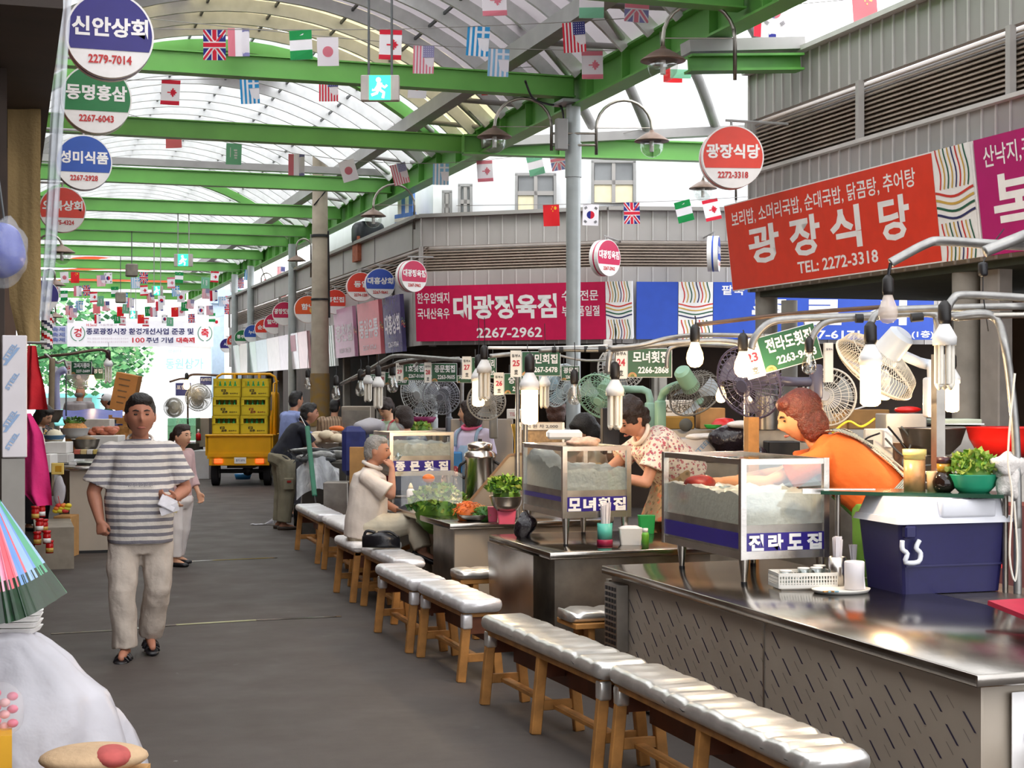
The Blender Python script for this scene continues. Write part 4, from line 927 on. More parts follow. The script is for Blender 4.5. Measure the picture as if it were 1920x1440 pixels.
def counter(label, x0, x1, y0, y1, h=.74, panel=CPAN, deco=True, lip=.045, joints=(), recess=.06):
    o = thing('steel_counter', label, 'counter', ((x0 + x1) / 2, (y0 + y1) / 2, 0))
    b = MB(); b.span((x0, y0, h - lip), (x1, y1, h), STEELT, bev=.006, seg=2); b.build('countertop', o, label='polished steel top')
    b = MB(); b.span((x0 + recess, y0 + .08, .03), (x1 - .04, y1 - .03, h - lip), panel); b.build('cabinet', o)
    if deco:
        b = MB(); b.span((x0 + .05, y0 + .05, .1), (x0 + .06, y1 - .03, h - lip - .005), panel); dashes(b, x0 + .05, y0 + .05, y1 - .03, .1, h - lip - .01)
        for y in joints: b.box((x0 + .048, y, (h - lip) / 2 + .05), (.006, .012, h - .16), STEELD)
        b.build('front_panel', o, label='beige panel with slanted dark dashes')
    b = MB(); b.span((x0 + .03 + recess, y0 + .1, 0), (x1 - .08, y1 - .06, .04), BLACK); b.build('plinth', o)
    return o
c1 = counter('long steel counter nearest the camera, its front patterned with slanted dashes', 3.12, 4.2, 4.5, 8.0, joints=(6.15,))
b = MB(); b.span((3.3, 4.556, .06), (3.85, 4.56, .66), SIGNW); b.box((3.45, 4.552, .5), (.2, .004, .03), BLUE)
b.M = basis(V((1, 0, 0)), UP, V((0, -1, 0)), (3.3, 4.55, .1)); b.text('2272', BLUE, I, w=.18, c=(.25, .3), z=.004); b.text('T. 02', paint('30303A'), I, w=.12, c=(.2, .46), z=.004); b.M = None; b.build('paper_notice', c1, label='white notice pasted on the near end')
b = MB(); b.span((3.16, 7.985, .28), (3.4, 8.03, .66), STEELD)
for i in range(5):
    for j in range(11): b.box((3.2 + i * .04, 8.032, .3 + j * .034), (.022, .006, .02), BLACK); 
b.span((3.1, 7.72, .3), (3.165, 7.9, .66), STEELD)
for i in range(4):
    for j in range(11): b.box((3.098, 7.75 + i * .04, .315 + j * .032), (.006, .024, .02), BLACK)
b.build('vent_grille', c1, label='punched vent grille at the far end')
c2 = counter('second steel counter, holding the smaller glass case', 3.07, 4.2, 8.72, 9.95, panel=STEELD, deco=False)
b = MB(); vs = lambda q, t: V((3.045 + .03 * math.sin(q * 7) * (1 - t), 8.95 + .95 * q, .12 + .58 * t)); b.grid(vs, 14, 4, STEEL); b.build('wrinkled_sheet', c2, label='wrinkled shiny sheet on the side')
c3 = counter('third steel counter, with vegetables and the urn', 3.05, 4.3, 10.86, 13.6, panel=CPAN, deco=False, recess=.42)
b = MB(); b.span((3.1, 10.9, .04), (4.26, 10.93, .695), CPAN); b.span((3.1, 10.93, .04), (3.14, 11.5, .695), STEELD); b.build('end_panel', c3, label='beige end panel')
c4 = counter('fourth steel counter behind the man in the white shirt', 3.28, 3.9, 14.3, 15.0, panel=STEELD, deco=False, h=.72)
# ---- glass display cases with ice
ICE = mat('crushed_ice', 'F0F1EC', .3, var=.08, scale=24, bump=.5, bscale=34, transl=.35)
def glass_case(label, x, y, w, l, z0, z1, zt, text, band=BLUE, leg=.055, ice=.42, seed=0, peak=0, sideband=True, bandc='2C1F7E'):
    """corner (x, y) nearest the alley and camera; w along X (lettered front), l along Y; z0..z1 case, zt counter top"""
    band = paint(bandc, .3)
    o = thing('glass_case', label, 'display case', (x + w / 2, y + l / 2, zt)); H = z1 - z0; t = .028
    b = MB()
    for cx_ in (x, x + w):
        for cy_ in (y, y + l): b.span((cx_ - (t if cx_ > x else .002), cy_ - (t if cy_ > y else .002), z0 - .002), (cx_ + (.002 if cx_ > x else t), cy_ + (.002 if cy_ > y else t), z1 + .002), STEEL)
    for z in (z1 - t, z0):
        hh = t if z > z0 else .04
        b.span((x, y, z), (x + w, y + t, z + hh), STEEL); b.span((x, y + l - t, z), (x + w, y + l, z + hh), STEEL); b.span((x, y, z), (x + t, y + l, z + hh), STEEL); b.span((x + w - t, y, z), (x + w, y + l, z + hh), STEEL)
    b.build('frame', o)
    zb = z0 + .13
    b = MB(); b.span((x + .01, y + .008, z0 + .03), (x + w - .01, y + l - .008, zb + .04), STEELD); sb = b.build('steel_base', o)
    b = MB(); b.span((x + t, y + .003, z0 + .035), (x + w - t, y + .008, zb), band); b.M = basis(V((1, 0, 0)), UP, V((0, -1, 0)), (x, y + .003, z0))
    n = len(text)
    for k, ch in enumerate(text): b.text(ch, SIGNW, I, w=.085, h=.082, c=(t + (w - 2 * t) * (k + .5) / n, .083), z=.003, bold=.05)
    b.M = None; b.build('name_band', sb, label='blue band lettered in white')
    if sideband:
        b = MB(); b.span((x + .003, y + t, z0 + (.05 if leg > .05 else .1)), (x + .008, y + l - t, zb if leg > .05 else z0 + .13), band); b.build('side_band', sb)
    b = MB(); b.span((x + .012, y + .01, zb + .04), (x + w - .012, y + .013, z1 - t), GLASS); b.span((x + .01, y + .012, zb + .04), (x + .013, y + l - .012, z1 - t), GLASS); b.span((x + .012, y + .01, z1 - .008), (x + w - .012, y + l * .5, z1 - .004), GLASS); b.build('pane', o)
    for cx_ in (x + .03, x + w - .03):
        for cy_ in (y + .03, y + l - (.2 if l > .9 else .03)):
            b = MB(); b.cyl((cx_, cy_, zt), (cx_, cy_, zt + .012), .016, BLACK, n=12); b.cyl((cx_, cy_, zt + .012), (cx_, cy_, z0), .014, STEEL, r1=leg * .5 if leg < .06 else .03, n=14); b.build('leg', o)
    top = zb + .04 + (z1 - zb) * ice
    def f(q, s):
        xx, yy = x + .02 + (w - .04) * q, y + .02 + (l - .04) * s
        z = top + .03 * noise.noise(V((xx * 7, yy * 7, seed))) + .018 * noise.noise(V((xx * 24, yy * 24, seed))) + peak * math.exp(-((s - .8) ** 2 + (q - .15) ** 2) * 14)
        return V((xx, yy, z))
    b = MB(); b.grid(f, 22, 26, ICE)
    for (q0, q1, s0, s1) in ((0, 1, 0, 0), (0, 0, 1, 0)):
        n = 24; P = [f(q0 + (q1 - q0) * i / n, s0 + (s1 - s0) * i / n) for i in range(n + 1)]
        b.add([p for p in P] + [V((p.x, p.y, zb + .03)) for p in P], [(i, i + 1, n + 2 + i, n + 1 + i) for i in range(n)], ICE, True)
    b.build('ice_bed', o, label='crushed ice under a plastic sheet'); return o
glass_case('large glass case of ice with a blue lettered band, on the nearest counter', 3.46, 6.96, .49, .98, .865, 1.365, .74, '전라도집', seed=2)
glass_case('smaller glass case of ice on the second counter', 3.27, 9.04, .455, .8, .915, 1.36, .74, '모녀횟집', seed=5, leg=.05, ice=.42, peak=.12)
glass_case('glass case of ice with lettered band behind the man in the white shirt', 3.07, 12.8, .56, .62, .985, 1.355, .74, '종문횟집', seed=9, leg=.05, ice=.45)
# ---- cooler
b = MB(); CB = mat('navy_cooler_plastic', '1E1B50', .45, var=.06, scale=30); CW = mat('white_cooler_lid', 'E4E4EA', .4, var=.03)
pc = V((4.3, 6.57, .74)); o = thing('cooler', 'big navy cooler with a white lid, standing behind the napkin tray', 'cooler', pc, -.03); Q = wm(o)
def taper(b, w0, d0, z0, w1, d1, z1, m, r=.03):
    def rr(w, d, z):
        P = []
        for sx, sy, a0 in ((1, 1, 0), (-1, 1, 90), (-1, -1, 180), (1, -1, 270)):
            for k in range(4): a = R(a0 + 30 * k); P.append((sx * (w / 2 - r) + r * math.cos(a), sy * (d / 2 - r) + r * math.sin(a), z))
        return P
    A, B = rr(w0, d0, z0), rr(w1, d1, z1); n = len(A)
    b.add(A + B, [(k, (k + 1) % n, n + (k + 1) % n, n + k) for k in range(n)] + [tuple(range(n))[::-1], tuple(range(n, 2 * n))], m, False)
b = MB(Q); taper(b, .53, .36, 0, .55, .38, .13, CB); taper(b, .555, .385, .13, .59, .42, .335, CB); b.box((0, -.192, .135), (.52, .012, .01), CB); tb = b.build('tub', o)
b = MB(Q); taper(b, .64, .46, .335, .62, .44, .365, CW); taper(b, .6, .42, .365, .54, .37, .455, CW); b.box((.06, -.2, .405), (.3, .06, .09), CW, bev=.015, seg=2); b.build('lid', o, label='white lid with a raised front panel')
b = MB(Q); b.M = Q @ Matrix.Translation((.035, 0, 0)); b.box((-.29, -.215, .3), (.06, .04, .06), CB, bev=.008); b.tube([(-.33, -.22, .26), (-.335, -.23, .22), (-.315, -.24, .2), (-.325, -.24, .16), (-.26, -.245, .16), (-.245, -.24, .2), (-.265, -.235, .225), (-.245, -.23, .26)], .012, CW, n=8, sub=3); b.build('bail_handle', tb, label='white bent handle')
# ledge the cooler and shelf stand on
b = MB(); b.span((4.22, 5.7, 0), (4.75, 7.1, .735), STEELD); one(b, 'steel_cabinet', 'low steel cabinet behind the nearest counter, under the cooler', 'cabinet')
# ---- shelf over the cooler
sh = thing('shelf', 'dark green glass shelf above the navy cooler with jars and lettuce on it', 'shelf', (4.5, 6.6, .74)); b = MB()
SP = [WZ(1555, 912, 1.2), WZ(1560, 928, 1.2)]
s0, s1 = W(1548, 918, 7.75), W(1885, 940, 7.45); zs = 1.205
b.beam((s0.x, s0.y, zs), (s1.x, s1.y, zs), .3, .018, mat('dark_green_glass', '2A4A3C', .12, var=.05)); b.build('shelf_board', sh)
b = MB(); b.beam((s0.x - .12, s0.y + .02, zs), (s0.x + .22, s0.y - .1, zs), .03, .025, STEEL); b.build('edge_rail', sh)
for p in (s0 * .93 + s1 * .07, s1):
    b = MB(); b.cyl((p.x, p.y, .735), (p.x, p.y, zs), .014, STEELD, n=8); b.build('shelf_leg', sh)
def onshelf(px, off=0): t = (px - 1548) / (1885 - 1548); p = s0.lerp(s1, t); return V((p.x, p.y, zs + .009)) + CAMF * off
b = MB(); p = onshelf(1718); b.lathe([(.052, 0), (.052, .155)], mat('pepper_powder_jar', 'B08458', .3, var=.12, scale=40), p, n=20); o = tag(b.build('spice_jar'), 'clear jar of brown powder with a yellow lid on the shelf', 'jar')
b = MB(); b.lathe([(.053, .155), (.053, .175), (.058, .178), (.058, .205), (0, .206)], mat('yellow_lid', 'E3CB7E', .4), p, n=20); b.build('lid', o)
b = MB(); p = onshelf(1750, -.02); b.lathe([(.026, 0), (.03, .095), (.028, .1), (.024, .09), (0, .088)], mat('cream_cup', 'D9B48C', .5), p, n=16); one(b, 'cup', 'small cream cup between the powder jar and the dark bottle', 'cup')
b = MB(); p = onshelf(1768, -.05); SOY = mat('dark_soy_glass', '1D120E', .08, var=0); b.lathe([(.03, 0), (.052, .02), (.056, .05), (.045, .082), (.034, .1)], SOY, p, n=22); o = tag(b.build('sauce_bottle'), 'round bellied dark sauce bottle on the shelf', 'bottle')
b = MB(); b.lathe([(.034, .1), (.036, .14)], mat('amber_label', '9A7420', .3), p, n=20); b.build('label_band', o); b = MB(); b.lathe([(.037, .14), (.036, .17), (0, .172)], mat('brown_cap', '3A1620', .4), p, n=20); b.build('cap', o)
def leafpile(b, c, rad, h, mats, n=130, seed=0, size=.035, up=.5):
    rg = random.Random(seed); c = V(c)
    b.ell(c, (rad * .85, rad * .85, h * .72), mats[0], n=14, k=8, nz=.25, seed=seed, nf=14)
    for i in range(n):
        a, t = rg.random() * 6.283, rg.random() ** .7; rr = rad * math.sin(t * 1.45); z = h * math.cos(t * 1.45) * .85
        p = c + V((rr * math.cos(a), rr * math.sin(a), z)); d = V((math.cos(a), math.sin(a), rg.uniform(-.2, 1) + up)).normalized(); s = size * rg.uniform(.6, 1.35)
        x, y, _ = frame_z(d); q = rg.random() * 6.283; u = x * math.cos(q) + y * math.sin(q); w = d.cross(u)
        b.add([p - u * s * .4, p + d * s * .5 + w * s * .5, p + d * s * 1.1 + u * .2 * s, p + d * s * .55 - w * s * .5, p + d * s * .6 + u * s * .25], [(0, 1, 4), (1, 2, 4), (2, 3, 4), (3, 0, 4)], rg.choice(mats), False)
LF = [mat('leaf_green', '5E8A2C', .5, var=.25), mat('leaf_light', '93B44A', .5, var=.2, transl=.2), mat('leaf_yellow', 'B3BE5E', .5, var=.15, transl=.2), mat('leaf_dark', '345E22', .5, var=.2)]
p = onshelf(1826, -.02); o = thing('basket', 'green plastic basket on the shelf beside the white towel', 'basket', p); b = MB(); GB = mat('green_basket_plastic', '2FA07A', .35, var=.06); b.lathe([(.075, 0), (.105, .03), (.125, .085), (.128, .09), (.118, .085), (.098, .03), (0, .012)], GB, p, n=28, M=Matrix.Scale(.8, 4, (0, 1, 0))); b.build('bowl', o)
b = MB(); leafpile(b, p + UP * .075, .105, .12, LF[:3], 190, 4, .04); one(b, 'lettuce_heap', 'heap of curly green lettuce in the green basket', 'lettuce', kind='stuff')
b = MB(); p2 = onshelf(1776, .06); b.ell(p2 + UP * .06, (.06, .05, .065), CLEARBAG, nz=.5, seed=3, nf=20); one(b, 'produce_bag', 'crumpled clear bag of leaves behind the dark bottle', 'bag')
b = MB(); TOW = mat('white_towel', 'E3DCD6', .9, var=.05, bump=.3, bscale=80); p = onshelf(1884, -.03); b.ell(p + UP * .13, (.075, .06, .06), TOW, n=22, k=14, nz=.55, seed=8, nf=18); b.ell(p + V((-.0, -.02, .05)), (.055, .045, .07), TOW, n=22, k=14, nz=.6, seed=12, nf=18); one(b, 'towel', 'crumpled white towel hung on the corner of the shelf', 'towel')
# ---- basket of cups, chopsticks, napkins on the nearest counter
ct = .741
p = V((3.72, 6.55, ct)); o = thing('plastic_basket', 'white perforated basket of small glasses in front of the large glass case', 'basket', p); BK = mat('white_basket', 'E2DDD4', .45, var=.03)
p = WZ(1505, 1102, ct); o.location = p; b = MB(); W_, D_, H_ = .29, .17, .075
M0 = Matrix.Translation(p) @ Matrix.Rotation(-YAW * .6, 4, 'Z')
b.M = M0; b.box((0, 0, .004), (W_ - .03, D_ - .03, .008), BK)
for s, ax in ((-1, 0), (1, 0), (-1, 1), (1, 1)):
    Ln = W_ if ax == 0 else D_; off = (D_ if ax == 0 else W_) / 2
    for z, hh in ((.008, .018), (.066, .016)):
        sz = (Ln, .006, hh) if ax == 0 else (.006, Ln, hh); b.box((0, s * off, z + hh / 2) if ax == 0 else (s * off, 0, z + hh / 2), sz, BK)
    for z in (.032, .05): b.box((0, s * off, z) if ax == 0 else (s * off, 0, z), (Ln, .004, .005) if ax == 0 else (.004, Ln, .005), BK)
    for k in range(int(Ln / .014) + 1): q = -Ln / 2 + k * .014; b.box((q, s * off, .04) if ax == 0 else (s * off, q, .04), (.006, .005, .06) if ax == 0 else (.005, .006, .06), BK)
b.build('basket_body', o)
GLS = glassmat('tumbler_glass', 'E6ECEC', .2, .05)
for i, (dx, dy, h_) in enumerate(((-.08, .02, .085), (-.03, .0, .06), (.015, .03, .095), (.07, .0, .1), (.1, .045, .105))):
    b = MB(M0); b.lathe([(.026, .012), (.03, h_), (.027, h_), (.023, .018), (0, .018)], GLS, (dx, dy, 0), n=16); b.lathe([(.03, h_ - .006), (.031, h_), (.028, h_)], WHITE, (dx, dy, 0), n=16)
    one(b, 'drinking_glass', 'small upturned glass in the white basket, %s from its far left end' % ORD[i], 'glass', 'glasses in the white basket')
p = WZ(1577, 1110, ct); b = MB(); b.lathe([(.0, .0), (.135, .0), (.145, .012), (.147, .018), (.135, .014), (0, .01)], BK, p, n=32, M=Matrix.Scale(.75, 4, (0, 1, 0))); one(b, 'tray', 'oval white tray under the napkin roll and chopstick holder', 'tray')
p = WZ(1570, 1103, ct) + UP * .014; b = MB(); b.lathe([(.042, 0), (.042, .14), (.039, .14), (.039, .02), (0, .02)], STEEL, p, n=24); one(b, 'chopstick_holder', 'round steel holder full of white chopstick sleeves', 'holder')
b = MB(); PAP = mat('white_paper_sleeve', 'E6DEDF', .7, var=.04)
for k in range(13):
    a = k * 2.4; r = .026 * (k % 4 + 1) / 4; q = V((math.cos(a) * r, math.sin(a) * r, 0)); b.beam(p + q * .6 + UP * .05, p + q * 1.25 + UP * (.225 + .02 * ((k * 7) % 5) / 5), .018, .004, PAP, up=(math.cos(a), math.sin(a), 0))
one(b, 'chopstick_sleeves', 'bunch of white paper chopstick sleeves standing in the steel holder', 'chopsticks', kind='stuff')
p = WZ(1602, 1110, ct) + UP * .014; b = MB(); b.lathe([(.047, 0), (.048, .13), (.045, .134), (.015, .134), (.015, .1)], PAP, p, n=24); b.poly([p + V((.0, -.037, .02)), p + V((.04, -.036, .0)), p + V((.03, -.037, .08)), p + V((.005, -.038, .09))], PAP); one(b, 'napkin_roll', 'white napkin roll on the oval tray', 'napkin roll')
b = MB(); p = WZ(1556, 1116, ct) + UP * .014
for k in range(4): b.box(p + V((.015 * k - .02, -.008 * (k % 2), .004)), (.03, .012, .006), mat('toothpick_packet', '7FA8B8', .4) if k % 2 else CARD, rz=k)
one(b, 'toothpick_packets', 'a few small packets lying on the oval tray', 'packets', kind='stuff')
p = WZ(1600, 1092, ct); b = MB(); b.lathe([(.024, 0), (.024, .07)], BLACK, p, n=14)
for k in range(4): b.beam(p + UP * .03, p + V((.012 * (k - 1.5), .01, .19)), .02, .004, PAP)
one(b, 'cutlery_cup', 'dark cup of white wrapped spoons between the steel holder and the cooler', 'cup')
# ================================================================= stall frames, hanging signs, bulbs, fans and goods
def pipes(name, label, runs, cat='pipe frame', d0=None):
    o = thing(name, label, cat, (0, 0, 0))
    first = W(*runs[0][0][0]); o.location = first
    for pts, r, m in runs:
        b = MB(); b.tube([W(*p) for p in pts], r, m, n=10, sub=5); b.build('pipe', o)
    return o
RUST = mat('rust_brown_rod', '5A463A', .5, .4, var=.25); TAPE = mat('black_tape', '1E1C1C', .6)
def tapeat(o, pts, r=.024):
    for p, q in pts: b = MB(); b.cyl(W(*p), W(*q), r, TAPE, n=10); b.build('tape_band', o)
o = pipes('pipe_frame', 'bent grey pipe frame over the stall with the orange shirted woman', [
    ([(1408, 655, 7.9), (1416, 632, 7.9), (1442, 606, 7.9), (1485, 598, 7.9), (1600, 593, 7.9), (1740, 588, 7.9), (1757, 604, 7.9), (1764, 650, 7.9), (1762, 760, 7.9), (1760, 905, 7.9)], .019, PIPE),
    ([(1518, 650, 7.9), (1526, 626, 7.9), (1548, 604, 7.9), (1590, 597, 7.9), (1650, 594, 7.9)], .018, PIPE),
    ([(1632, 622, 7.6), (1634, 604, 7.6), (1648, 586, 7.6), (1690, 580, 7.6), (1920, 574, 7.5)], .018, PIPE),
    ([(1770, 620, 7.4), (1774, 590, 7.4), (1786, 562, 7.4), (1812, 553, 7.4), (1940, 560, 7.3)], .02, PIPE),
    ([(1780, 594, 7.5), (1845, 588, 7.5), (1872, 604, 7.5), (1884, 645, 7.4), (1895, 720, 7.4), (1905, 830, 7.4), (1908, 990, 7.4)], .021, PIPE),
    ([(1790, 596, 7.5), (1850, 592, 7.5), (1935, 590, 7.5)], .016, STEELD)])
tapeat(o, [((1604, 597, 7.88), (1618, 597, 7.88)), ((1708, 596, 7.88), (1730, 594, 7.88)), ((1632, 622, 7.58), (1632, 650, 7.58)), ((1771, 604, 7.38), (1770, 628, 7.38))])
b = MB(); b.box(W(1759, 815, 7.9) , (.05, .05, .82), STEELD); p = W(1759, 905, 7.9); b.build('square_post', o)
for q in (W(1760, 905, 7.9), W(1908, 990, 7.4)):
    b = MB(); b.cyl((q.x, q.y, .736), q, .02, PIPE, n=10); b.build('foot_post', o)
o = pipes('pipe_frame', 'heavy bent pipe ends crossing the front of the red shop sign', [
    ([(1670, 493, 6.4), (1682, 486, 6.4), (1735, 458, 6.4), (1765, 452, 6.4), (1860, 458, 6.3), (1960, 462, 6.2)], .02, PIPE), ([(1846, 472, 6.2), (1870, 462, 6.2), (1925, 440, 6.2), (1990, 415, 6.1)], .024, PIPE)])
b = MB(); b.cyl(W(1670, 493, 6.4), W(1665, 520, 6.4), .007, BLACK, n=6); b.build('cord', o)
o = pipes('pipe_frame', 'long brown rod with bent pipes over the second stall', [
    ([(1306, 609, 8.3), (1400, 598, 8.3), (1500, 587, 8.2), (1650, 576, 8)], .012, RUST), ([(1140, 652, 9.3), (1200, 647, 9.3), (1258, 633, 9.3), (1330, 628, 9.2), (1500, 632, 9)], .014, PIPE),
    ([(1140, 700, 9.6), (1142, 672, 9.6), (1150, 656, 9.6), (1180, 652, 9.5), (1300, 640, 9.5), (1372, 641, 9.5), (1396, 655, 9.5), (1400, 700, 9.5), (1399, 860, 9.5)], .018, PIPE),
    ([(1250, 690, 9.9), (1252, 665, 9.9), (1262, 650, 9.9), (1300, 646, 9.9), (1395, 650, 9.7)], .014, PIPE)])
q = W(1399, 860, 9.5); b = MB(); b.cyl((q.x, q.y, 0), q, .018, PIPE, n=10); b.build('foot_post', o)
b = MB(); b.beam(W(1409, 782, 9.2), V((W(1409, 782, 9.2).x, W(1409, 782, 9.2).y, .0)), .07, .06, WOOD, up=(0, 1, 0)); b.build('wood_post', o, label='pale wooden post')
o = pipes('pipe_frame', 'white painted and taped pipes over the sign numbered 25', [
    ([(915, 652, 11.6), (1020, 652, 11.6), (1100, 650, 11.5), (1140, 648, 11.4)], .012, WHITE), ([(1010, 657, 11.3), (1060, 655, 11.3), (1140, 655, 11.2), (1262, 642, 11)], .02, PIPE), ([(918, 668, 11.9), (960, 664, 11.9), (985, 668, 11.8), (986, 700, 11.8), (985, 830, 11.8), (985, 900, 11.8)], .018, PIPE), ([(1000, 668, 12), (1020, 660, 12), (1100, 676, 12), (1200, 668, 12)], .01, PIPE)])
q = W(985, 900, 11.8); b = MB(); b.cyl((q.x, q.y, .741), q, .018, PIPE, n=10); b.cyl(V((q.x - .06, q.y, .741)), W(970, 690, 11.9), .016, PIPE, n=10); b.build('foot_post', o)
tapeat(o, [((1035, 656, 11.28), (1043, 656, 11.28)), ((1048, 656, 11.28), (1056, 656, 11.28)), ((1095, 655, 11.26), (1102, 655, 11.26)), ((1122, 655, 11.2), (1135, 655, 11.2))])
o = pipes('pipe_frame', 'dark bent pipes over the stalls beyond the sign numbered 27', [
    ([(640, 720, 19), (690, 694, 18), (720, 676, 17), (738, 668, 16.5), (770, 668, 16.3), (870, 676, 15)], .022, PIPE), ([(660, 712, 18.5), (720, 690, 17), (760, 680, 16.5), (800, 676, 16)], .02, RUST), ([(775, 690, 16.2), (782, 682, 16.2), (800, 676, 16.1), (860, 672, 15.4)], .018, PIPE), ([(730, 700, 17.5), (735, 688, 17.5), (750, 678, 17.2), (800, 672, 16.6)], .018, PIPE), ([(868, 676, 15), (866, 720, 15), (866, 800, 15), (866, 900, 15)], .02, PIPE)])
q = W(866, 900, 15); b = MB(); b.cyl((q.x, q.y, 0), q, .02, PIPE, n=10); b.build('foot_post', o)
# ---- hanging stall signs
GP_ = paint('1E5434', .4); TAGW = paint('EDE6DA', .5)
def stall_sign(px0, px1, py0, py1, d, l1, l2, label, tagno=None, tilt=0, up='동부A', tagw=.28, deep=.0):
    a = W((px0 + px1) / 2, (py0 + py1) / 2, d); w = (px1 - px0) / FPX * d; h = (py1 - py0) / FPX * d
    x = CAMR * math.cos(tilt) + UP * math.sin(tilt); y = UP * math.cos(tilt) - CAMR * math.sin(tilt); M = basis(x, y, x.cross(y), a)
    o = thing('stall_sign', label, 'sign', a)
    b = MB(); b.M = M; b.box((0, 0, 0), (w, h, .012), SIGNW); b.box((0, 0, .004), (w - .008, h - .008, .012), GP_)
    b.text(l1, SIGNW, I, w=w * .8, h=h * .4, c=(w * .02, h * .2), z=.012, bold=.03)
    if l2: b.text(l2, SIGNW, I, w=w * .68, h=h * .23, c=(w * .08, -h * .24), z=.012, bold=.03)
    for r_, c_ in ((.11, 'C88A5A'), (.08, 'C8B86A'), (.05, '5E986E')):
        b.add([(-w / 2 + .01 + px_, -h / 2 + .006 + py_, .0125 + r_ * .0) for px_, py_ in circ(h * r_ * 1.4, 14, h * .12, 0, 0, math.pi)], [tuple(range(15))], paint(c_), False)
    gp = b.build('green_plate', o)
    if tagno:
        tw = w * tagw; b = MB(); b.M = M; b.box((-w / 2 - tw / 2 - .002, 0, .004), (tw, h * 1.08, .012), TAGW)
        b.text(up, paint('4A4A48'), I, w=tw * .8, h=h * .13, c=(-w / 2 - tw / 2, h * .32), z=.013, bold=.02); b.text(tagno, paint('C2263A'), I, w=tw * .66, h=h * .25, c=(-w / 2 - tw / 2, h * .02), z=.013, bold=.03); b.text('호', paint('4A4A48'), I, w=tw * .36, h=h * .2, c=(-w / 2 - tw / 2, -h * .34), z=.013, bold=.03); b.build('number_tag', o, label='white number tag')
    b = MB(); b.M = M
    for s in (-.35, .35): b.cyl((s * w, h / 2, 0), (s * w, h / 2 + .07, 0), .003, PUR, n=5)
    b.build('hook', gp)
    return o
stall_sign(1176, 1260, 653, 708, 10.2, '모녀횟집', '2266-2868', 'green stall sign over the flower bloused woman, right of the grey pole', '24')
stall_sign(978, 1051, 659, 705, 11.5, '북민회집', '2267-5478', 'green stall sign left of the grey pole, over the big lit tube lamp', '25')
stall_sign(945, 1011, 700, 739, 12.6, '승기네탕', '2273-7067', 'lower green stall sign partly covered by the big lit tube lamp', '26')
stall_sign(884, 931, 670, 709, 13.4, '영암먹거리', '2269-1120', 'green stall sign above the head of the denim aproned woman', '27', tagw=.36)
stall_sign(809, 857, 681, 716, 16.0, '종문횟집', '2263-9605', 'green stall sign over the grey fan and the large pale fan', '28', tagw=.27)
stall_sign(756, 798, 682, 713, 16.6, '1호횟집', '2267-0168', 'green stall sign just left of the one over the pale fans', '29', tagw=.32)
stall_sign(722, 767, 698, 722, 17.4, '로터리집', '2263-7907', 'small green stall sign left of tag 29', '30', tagw=.2)
stall_sign(678, 704, 702, 722, 18.6, '순대한접시', '2268-1300', 'smallest green stall sign, under the dark bent pipes', None)
stall_sign(857, 884, 704, 718, 14.2, '자매집', '', 'narrow green stall sign under tag 27', None)
stall_sign(1052, 1087, 686, 714, 13.6, '광문집', '2267-5512', 'green stall sign half hidden right of tag 25', None)
stall_sign(1424, 1536, 618, 687, 8.35, '전라도횟집', '2263-9453', 'tilted green stall sign above the orange shirted woman', '23', tilt=.27, tagw=.3)
b = MB(); c = W(1553, 680, 9.4); b.box(c, (.05, .05, .24), TAGW, rz=-YAW); b.M = basis(CAMR, UP, -CAMF, c - CAMF * .03); b.text('동부A', paint('4A4A48'), I, w=.04, c=(0, .08), z=.004); b.M = None; one(b, 'number_tag', 'small white number board behind the tilted green sign', 'sign')
